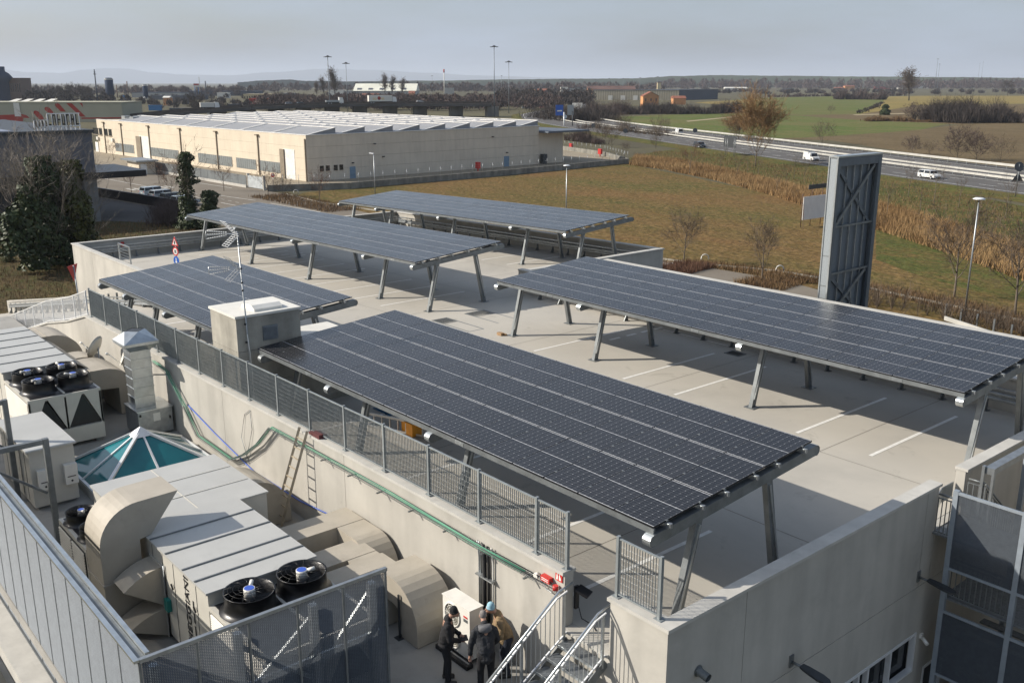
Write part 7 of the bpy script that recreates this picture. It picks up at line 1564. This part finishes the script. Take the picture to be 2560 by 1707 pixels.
tree_thing('bare_willow', T_willow, pxt(1888, 416), .4, (1.1, 1.1, 1.12), 'tall orange brown bare willow beside the highway', 'large bare trees')
tree_thing('bare_willow', T_willow, pxt(1846, 352), 2.4, (1.2, 1.2, .62), 'second orange brown willow on the field side behind the tall one', 'large bare trees')
tree_thing('bare_tree', T_small, pxt(1724, 436), .4, 1.75, 'small reddish tree with withered leaves in the reed belt', 'bare trees round the lawn')
for i, (P_, px, row, s, lb_) in enumerate(((T_bush, 2055, 362, 1.15, 'fan shaped bare shrub above the median left of the totem top'), (T_bushp, 2280, 386, .8, 'thin bare shrub at the field edge right of the totem'), (T_bush, 2322, 390, .62, 'smallest bare shrub at the field edge'), (T_bushp, 2392, 400, 1.35, 'large purple brown shrub at the field edge'), (T_bushp, 2440, 403, 1.15, 'broad purple brown shrub right of the largest one'), (T_bush, 2500, 408, 1.0, 'purple brown shrub farthest right at the field edge'), (T_bush, 1505, 362, 1.0, 'bare shrub on the near verge right of the warehouse'), (T_bush, 1530, 369, 1.05, 'taller bare shrub beside it on the near verge'), (T_bushp, 1455, 352, .9, 'dark shrub nearest the warehouse canopy'), (T_sap, 1640, 368, 2.3, 'slender birch like tree in front of the median'), (T_bush, 1638, 372, .6, 'small shrub at the birch foot'), (T_bush, 1565, 384, .5, 'low rusty bush on the verge'), (T_bush, 1560, 330, 1.2, 'bare bush beyond the highway opposite the silver car'), (T_bush, 1660, 332, .9, 'bare bush beyond the highway behind the van'), (T_bush, 1835, 352, 1.0, 'bare bush beyond the highway left of the tall willow'), (T_bush, 2077, 284, .8, 'lone bush in the green field'), (T_bushp, 2280, 303, 1.5, 'round bush at the left end of the big hedge'))): tree_thing('bare_shrub', P_, pxt(px, row), i*1.3, s, lb_, 'bare shrubs along the highway', 'shrub')
for i, (px, row, s, lb_) in enumerate(((793, 246, .75, 'small bare poplar left of the tall masts'), (811, 246, .95, 'middle bare poplar left of the tall masts'), (838, 253, 1.25, 'tallest bare poplar beside the light mast'), (962, 244, 1.1, 'left bare poplar before the pale hall'), (980, 244, 1.0, 'middle bare poplar before the pale hall'), (1006, 244, .9, 'right bare poplar before the pale hall'), (2272, 252, 1.25, 'tall broad poplar standing in the yellow field'))): tree_thing('poplar', T_poplar, pxt(px, row), i, (s*(2.6 if i == 6 else 1.5), s*(2.6 if i == 6 else 1.5), s*1.3), lb_, 'bare poplars on the plain')
for i, (px, row, s, lb_) in enumerate(((2518, 240, 1.5, 'dark spreading tree at the right edge of the skyline'), (160, 262, 1.1, 'bare tree above the striped store, left'), (190, 262, 1.2, 'bare tree above the striped store, middle'), (215, 263, 1.1, 'bare tree above the striped store, right'), (105, 258, .9, 'bare tree near the brown tower block'), (1030, 290, .8, 'bare tree in front of the viaduct right of centre'), (495, 290, .95, 'bare tree in front of the viaduct on the left'), (700, 268, .8, 'bare tree behind the viaduct left of the masts'))): tree_thing('bare_tree', T_oak, pxt(px, row), i*1.1, s, lb_, 'bare trees on the skyline')
for i, (px, row, s, lb_) in enumerate(((329, 484, 1.25, 'small bare street tree nearest the gatehouse'), (430, 500, 1.5, 'street tree with withered leaves in front of the parked cars'), (398, 460, 1.3, 'street tree with withered leaves left of the ivy column'), (441, 452, 1.3, 'street tree behind the left ivy column'), (560, 478, 1.4, 'street tree in front of the grey fence'), (671, 493, 1.5, 'street tree beside the sliding gate'), (284, 400, 1.3, 'street tree by the left end of the warehouse'), (800, 512, 1.5, 'bare street tree left of the rearmost canopy'))): tree_thing('street_tree', T_small, pxt(px, row), i*.9, s, lb_, 'small trees in the left car park')
tree_thing('bare_shrub', T_bush, pxt(708, 492), 1.0, .55, 'pale multi stemmed shrub beside the lawn corner', 'bare shrubs along the highway', 'shrub')
# ---------------------------------------------------------------- ivy covered trees
def leafmass(cols, n, sz, seed=1):
    """cols: (x,y,z0,z1,r) vertical columns filled with leaf quads"""
    g = random.Random(seed); m = MB(); tot = sum((z1-z0)*r_ for _, _, z0, z1, r_ in cols)
    for (x, y, z0, z1, r_) in cols:
        for k in range(int(n*(z1-z0)*r_/tot)):
            h = g.random(); a = g.uniform(0, 2*pi); prof = (.75+.25*sin(h*7+x*3)+.18*sin(h*17+a*2))*(1-.55*max(0, h-.75)/.25); rr = r_*prof*sqrt(g.uniform(.35, 1.05)); c = V(x+rr*cos(a), y+rr*sin(a), z0+(z1-z0)*h)
            d1 = V(g.uniform(-1, 1), g.uniform(-1, 1), g.uniform(-1, 1)).normalized(); d2 = d1.cross(V(cos(a), sin(a), .6+g.uniform(-.6, .6))).normalized(); s = sz*g.uniform(.6, 1.3); m.add([c-d1*s, c+d2*s*.7, c+d1*s, c-d2*s*.7], [(0, 1, 2, 3)])
    return m
iv1 = leafmass([(0, 0, .3, 9.8, 2.3), (1.6, -2.4, .4, 7.6, 1.9), (-1.6, 1.9, .3, 9.0, 1.9), (2.2, -4.2, 2.0, 5.6, 1.5)], 9000, .2, 1).mesh('ivy', ivy_m)
iv2 = leafmass([(0, 0, .3, 12.0, 2.3), (.8, 1.9, .5, 10.6, 1.7), (-1.2, -1.9, .4, 9.0, 1.9)], 8000, .22, 2).mesh('ivy', ivy_y)
b_ = at(128, 668); tree_thing('ivy_tree', T_big, tuple(b_), .3, (1.15, 1.15, 1.1), 'tall bare tree wrapped in dark ivy on the left', 'ivy covered trees on the left', extra=('ivy', iv1))
b_ = at(205, 655); tree_thing('ivy_tree', T_big, tuple(b_), 2.0, (.8, .8, .85), 'bare tree with olive ivy just left of the parapet corner', 'ivy covered trees on the left', extra=('ivy', iv2))
b_ = at(55, 610); tree_thing('ivy_tree', T_big, tuple(b_), 4.0, (1.05, 1.05, .95), 'bare pale branched tree at the left edge', 'ivy covered trees on the left', extra=('ivy', leafmass([(0, 0, .3, 4.2, 1.2)], 1200, .16, 6).mesh('ivy', ivy_m)))
ivc = leafmass([(0, 0, .2, 9.2, 1.15), (.25, .2, 5.5, 9.4, 1.3), (.1, 0, 0, 3.5, 1.75)], 6500, .15, 3).mesh('ivy', ivy_m)
p_ = at(474, 572); tree_thing('ivy_column', T_sap, tuple(p_), 1.2, 1.0, 'slender ivy column with bare twigs on top beside the parked cars', 'ivy covered trees on the left', extra=('ivy', ivc)); 
o = tree_thing('bare_tree', T_sap, (p_.x+.1, p_.y+.1, ZG), 0, (2.2, 2.2, 2.35), 'thin bare stems growing out of the ivy column', 'bare trees round the lawn')
p_ = at(525, 573); tree_thing('ivy_bush', T_sap, tuple(p_), 1.2, .8, 'shorter rounded ivy bush right of the ivy column', 'ivy covered trees on the left', extra=('ivy', leafmass([(0, 0, .1, 6.0, 1.7), (.6, .4, 2.5, 5.8, 1.5), (-.5, -.5, 0, 4, 1.3)], 5200, .15, 4).mesh('ivy', ivy_m)))
p_ = at(20, 655); tree_thing('ivy_bush', T_sap, tuple(p_), 1.2, .5, 'small evergreen bush at the left edge', 'ivy covered trees on the left', extra=('ivy', leafmass([(0, 0, .1, 2.8, 1.3)], 1600, .14, 5).mesh('ivy', ivy_y)))
p_ = at(2212, 288); tree_thing('evergreen_bush', T_sap, tuple(p_), 0, .8, 'small dark evergreen bush by the farm track', None, 'shrub', extra=('foliage', leafmass([(0, 0, 0, 7, 3.6)], 1500, .6, 8).mesh('foliage', ivy_m)))
# ---------------------------------------------------------------- uncountable stuff: thickets, woods, reeds, weeds
def inpoly(x, y, P):
    c = False; j = len(P)-1
    for i in range(len(P)):
        if ((P[i][1] > y) != (P[j][1] > y)) and (x < (P[j][0]-P[i][0])*(y-P[i][1])/(P[j][1]-P[i][1])+P[i][0]): c = not c
        j = i
    return c
def scatter(P, n, g):
    xs = [p[0] for p in P]; ys = [p[1] for p in P]; out = []; k = 0
    while len(out) < n and k < n*60:
        x = g.uniform(min(xs), max(xs)); y = g.uniform(min(ys), max(ys)); k += 1
        if inpoly(x, y, P): out.append((x, y))
    return out
def blades(name, label, cat, P, n, h, w, m_, seed=1, tuft=1.0, z=ZG):
    g = random.Random(seed); m = MB()
    for x, y in scatter(P, n, g):
        hh = h*g.uniform(.45, 1.15); a = g.uniform(0, pi); l_ = hh*.35; dx, dy = w*cos(a), w*sin(a); b = g.uniform(0, 2*pi); m.add([(x-dx, y-dy, z), (x+dx, y+dy, z), (x+l_*cos(b), y+l_*sin(b), z+hh)], [(0, 1, 2)])
    return m.build(name, m_, label=label, cat=cat, kind='stuff')
def thicket(name, label, path, width, h, n, m_, w, seed=1, cat='hedge'):
    """mass of bare shrubs along a ground path (list of xy)"""
    g = random.Random(seed); m = MB(); segs = list(zip(path, path[1:])); Ls = [hypot(b[0]-a[0], b[1]-a[1]) for a, b in segs]; T_ = sum(Ls)
    for k in range(n):
        t = g.uniform(0, T_); i = 0
        while t > Ls[i] and i < len(Ls)-1: t -= Ls[i]; i += 1
        a, b = segs[i]; f = t/Ls[i]; d = V(b[0]-a[0], b[1]-a[1], 0).normalized(); q = g.gauss(0, .3)*width; c = V(a[0]+(b[0]-a[0])*f-d.y*q, a[1]+(b[1]-a[1])*f+d.x*q, ZG)
        hh = h*g.uniform(.55, 1.1)*(.75+.35*sin(k*.0+t*.25+i)+.0)*(1-.4*min(1, abs(q)/width)); 
        for s in range(9):
            e = V(g.gauss(0, .33), g.gauss(0, .33), 1).normalized(); L_ = hh*g.uniform(.55, 1.0); sd = e.cross(V(g.random()-.5, g.random()-.5, g.random()-.5)).normalized()*w; p1_ = c+e*L_*.6; p2_ = p1_+(e+V(g.gauss(0, .4), g.gauss(0, .4), g.gauss(0, .3))).normalized()*L_*.45
            m.add([c-sd, c+sd, p1_+sd*.8, p1_-sd*.8, p2_], [(0, 1, 2, 3), (3, 2, 4)])
            for z_ in range(3): q1 = c+e*L_*g.uniform(.3, .9); q2 = q1+(e+V(g.gauss(0, .8), g.gauss(0, .8), g.gauss(0, .5))).normalized()*L_*.3; m.add([q1-sd*.7, q1+sd*.7, q2], [(0, 1, 2)])
    return m.build(name, m_, label=label, cat=cat, kind='stuff')
reed_poly = G((1572, 413), (1590, 392), (1700, 404), (1780, 420), (1900, 448), (2080, 487), (2200, 512), (2330, 548), (2450, 585), (2640, 645), (2640, 735), (2470, 672), (2330, 622), (2195, 578), (2080, 538), (1930, 490), (1790, 452), (1660, 425))
blades('reed_belt', 'belt of orange dry reeds between lawn and highway', 'reeds', reed_poly, 42000, 1.15, .05, reed_m, 2)
blades('verge_grass', 'dry tufts scattered on the green verge', 'grass', G((1575, 405), (1640, 378), (1850, 385), (2060, 420), (2250, 455), (2560, 520), (2640, 560), (2640, 640), (2300, 535), (1960, 460)), 9000, .5, .05, weed_m, 3)
blades('lawn_edge_weeds', 'dark weeds along the lawn kerb', 'weeds', G((1640, 655), (1700, 662), (1900, 690), (2060, 715), (2200, 735), (2420, 790), (2600, 850), (2600, 800), (2400, 752), (2180, 712), (2040, 690), (1800, 660)), 7000, .55, .03, weed_m, 4)
blades('scrub_weeds', 'dry weeds on the shaded ground by the left trees', 'weeds', [(-52, 2), (-52, 34), (-110, 34), (-118, 12), (-95, -12), (-60, -8)], 16000, .5, .03, weed_m, 5)
blades('bed_shrubs', 'reddish low shrubs on the planting beds', 'shrubs', [(-45.5, 57.5), (-41.2, 58.4), (-41.8, 63.4), (-45, 62.8)], 2500, .75, .03, leaf_red, 6); blades('bed_shrubs', 'brown low shrubs on the planting bed near the totem', 'shrubs', [(-36, 58.2), (-31, 58.9), (-31.8, 64.4), (-36, 64)], 2500, .6, .03, weed_m, 7)
blades('bed_shrubs', 'low shrubs on the planting bed left of the rearmost canopy', 'shrubs', [(-128, 54.8), (-103, 54.8), (-103, 61), (-128, 61.4)], 3500, .6, .04, weed_m, 9)
thicket('thicket', 'tangle of bare shrubs behind the right canopy below the lamp', [(-27, 60), (-18, 60.5), (-6, 58)], 3.5, 2.6, 170, tw_brown, .013, 1); thicket('thicket', 'dark bramble thicket in front of the black wall', [(-104, 33), (-112, 36), (-118, 38)], 4, 3.2, 190, tw_purple, .02, 2); thicket('thicket', 'dead brown shrubs against the far left parapet', [(-54, 18), (-58, 26), (-60, 33)], 4, 3.0, 160, tw_brown, .018, 14)
xy = lambda *pp: [tuple(at(a, b))[:2] for a, b in pp]
thicket('thicket', 'dark thicket left of the farmhouse beyond the highway', xy((1375, 296), (1420, 304), (1470, 306), (1500, 300)), 18, 9.5, 520, tw_dark, .07, 3); thicket('thicket', 'rusty brown thicket just left of the farmhouse', xy((1470, 290), (1540, 286), (1600, 285)), 16, 9.5, 420, tw_purple, .08, 4); thicket('thicket', 'dark thicket hiding the foot of the farmhouse', xy((1600, 284), (1660, 285), (1720, 285), (1770, 284)), 18, 8, 700, tw_dark, .08, 5); thicket('thicket', 'lower thicket right of the farmhouse', xy((1770, 284), (1800, 284), (1850, 281)), 10, 7, 260, tw_dark, .08, 6)
thicket('hedge', 'long dark hedge across the right fields', xy((2330, 306), (2400, 305), (2480, 305), (2640, 308)), 22, 13, 1100, tw_dark, .09, 7); thicket('hedge', 'low brown hedge at the left end of the long hedge', xy((2165, 304), (2230, 303), (2330, 306)), 5, 3.0, 320, weed_m, .09, 8)
thicket('field_hedge', 'hedge clumps at the far edge of the green field', xy((2090, 249), (2150, 249), (2210, 250)), 16, 13, 170, tw_purple, .25, 9); thicket('field_hedge', 'low hedge line along the far field edge', xy((1920, 243), (2100, 241), (2260, 240)), 12, 6, 300, tw_purple, .3, 10); thicket('ditch_scrub', 'dark scrub along the winding ditch', xy((2148, 284), (2170, 276), (2195, 264), (2206, 258)), 5, 2.5, 120, tw_dark, .2, 12); thicket('field_hedge', 'row of bare bushes between tan hall and tall willow', xy((1795, 284), (1830, 283), (1850, 283)), 9, 9, 110, tw_purple, .1, 13)
thicket('verge_scrub', 'bare scrub along the near highway verge by the warehouse', xy((1410, 352), (1450, 352), (1500, 362)), 6, 4.5, 200, tw_purple, .035, 15); thicket('verge_scrub', 'bare scrub beyond the outer highway barrier', xy((1480, 322), (1560, 332), (1680, 345)), 6, 5, 180, tw_brown, .05, 16)
def wood(name, label, spots, m_, seed, q=1.3, nq=130):
    """far wood: many crowns of small faces; spots = (px,row,h,w)"""
    g = random.Random(seed); m = MB()
    for px, row, h, w_ in spots:
        p = at(px, row); 
        for k in range(nq):
            a = g.uniform(0, 2*pi); u = g.random(); f = sin(pi*min(1, .12+u*.88))**.7; r_ = w_*f*sqrt(g.random()); c = p+V(r_*cos(a), r_*sin(a), h*(.12+.9*u)); e = V(g.gauss(0, .5), g.gauss(0, .5), 1).normalized(); sd = e.cross(V(g.random()-.5, g.random()-.5, .1)).normalized()*q*g.uniform(.12, .4); L_ = q*g.uniform(.8, 2.2); m.add([c-sd, c+sd, c+e*L_], [(0, 1, 2)])
        m.add([p+V(-.25, 0, 0), p+V(.25, 0, 0), p+V(.1, 0, h*.7), p+V(-.1, 0, h*.7)], [(0, 1, 2, 3)])
    return m.build(name, m_, label=label, cat='wood', kind='stuff')
g = random.Random(21)
wood('far_wood', 'bluish bare wood along the right skyline', [(g.uniform(1640, 2650), 224+g.uniform(-3, 1), g.uniform(13, 27), g.uniform(8, 14)) for k in range(300)], tw_purple, 1, 3.2, 120)
wood('far_wood', 'darker bare trees in front of the right skyline wood', [(g.uniform(1700, 2650), 232+g.uniform(-2, 5), g.uniform(2.5, 5), g.uniform(4, 8)) for k in range(90)], tw_dark, 2, 2.6, 110)
wood('far_wood', 'bare wood on the centre skyline', [(g.uniform(640, 1660), 229+g.uniform(-4, 4), g.uniform(9, 17), g.uniform(6, 12)) for k in range(230)], tw_purple, 3, 3.0, 100)
wood('far_wood', 'bare wood on the left skyline', [(g.uniform(-60, 660), 236+g.uniform(-6, 5), g.uniform(6, 12), g.uniform(6, 10)) for k in range(120)], tw_purple, 4, 2.6, 110)
wood('far_wood', 'brown bare trees along the viaduct', [(g.uniform(640, 1400), 270+g.uniform(-14, 8), g.uniform(5, 8.5), g.uniform(4, 7)) for k in range(330)], tw_purple, 5, 1.3, 170)
wood('far_wood', 'bare trees above the striped store', [(g.uniform(60, 320), 262+g.uniform(-8, 4), g.uniform(6, 12), g.uniform(3, 5)) for k in range(34)], tw_dark, 6, 1.4, 170)
wood('far_wood', 'bare trees in the industrial yard', [(g.uniform(300, 660), 262+g.uniform(-16, 14), g.uniform(2.5, 5), g.uniform(2.5, 5)) for k in range(60)], tw_dark, 7, 1.3, 130)
wood('far_wood', 'dark trees between the sign and tan hall', [(g.uniform(1240, 1480), 256+g.uniform(-14, 14), g.uniform(6, 11), g.uniform(4, 8)) for k in range(110)], tw_dark, 8, 1.4, 170)
# ================================================================ hills and haze
def ridge(name, D, prof, m_):
    """prof: (px, top row) at distance D"""
    m = MB(); f = []; 
    g = random.Random(9)
    P2 = []
    for (a, ya), (b, yb) in zip(prof, prof[1:]):
        n = 14
        for k in range(n): t = k/n; t2 = t*t*(3-2*t); P2.append((a+(b-a)*t, ya+(yb-ya)*t2+g.uniform(-.35, .35)))
    P2.append(prof[-1]); vs = []
    for px, y in P2:
        d = (FWD+RGT*((px-W_PX/2)/F_PX)); d.z = 0; d.normalize(); c = CAM+d*D; h = max(1, CAM.z+(206-y)/F_PX*D/cos(math.atan((px-W_PX/2)/F_PX)))
        vs += [(c.x, c.y, ZG-.5), (c.x, c.y, h), (c.x+d.x*D*.25, c.y+d.y*D*.25, ZG-.5)]
    fs = []
    for i in range(len(P2)-1): a = 3*i; fs += [(a, a+3, a+4, a+1), (a+1, a+4, a+5, a+2)]
    m.add(vs, fs, 0, True); m.build(name, m_, kind='structure')
hill_m = mat('far_hill', (.06, .075, .05), .95, 0, .2, .003)
ridge('hills', 26000, [(-400, 182), (0, 181), (80, 181), (160, 187), (230, 188), (290, 181), (330, 178), (380, 178), (450, 186), (520, 190), (620, 191), (720, 184), (840, 176), (960, 178), (1080, 184), (1200, 190), (1400, 196), (1600, 201), (1800, 204)], hill_m)
ridge('hills', 3600, [(640, 206), (700, 202), (760, 200), (800, 203), (900, 204), (1100, 202), (1300, 199), (1420, 198), (1560, 197), (1660, 192), (1760, 190), (1900, 192), (2100, 194), (2300, 196), (2500, 198), (2700, 199), (2900, 202)], hill_m)
hz = MB(); hz.bx(-38000, -38000, ZG-1.2, 38000, 38000, 372)
hm = bpy.data.materials.new('haze_air'); hm.use_nodes = True; n = hm.node_tree.nodes; n.clear(); o = n.new('ShaderNodeOutputMaterial'); pv = n.new('ShaderNodeVolumePrincipled')
pv.inputs['Density Attribute'].default_value = ''; pv.inputs['Color'].default_value = (.80, .88, 1.0, 1); pv.inputs['Density'].default_value = .00007; pv.inputs['Anisotropy'].default_value = 0.1
hm.node_tree.links.new(pv.outputs[0], o.inputs['Volume'])
hz.build('haze', hm, kind='stuff', label='pale bluish haze over the plain', cat='haze')
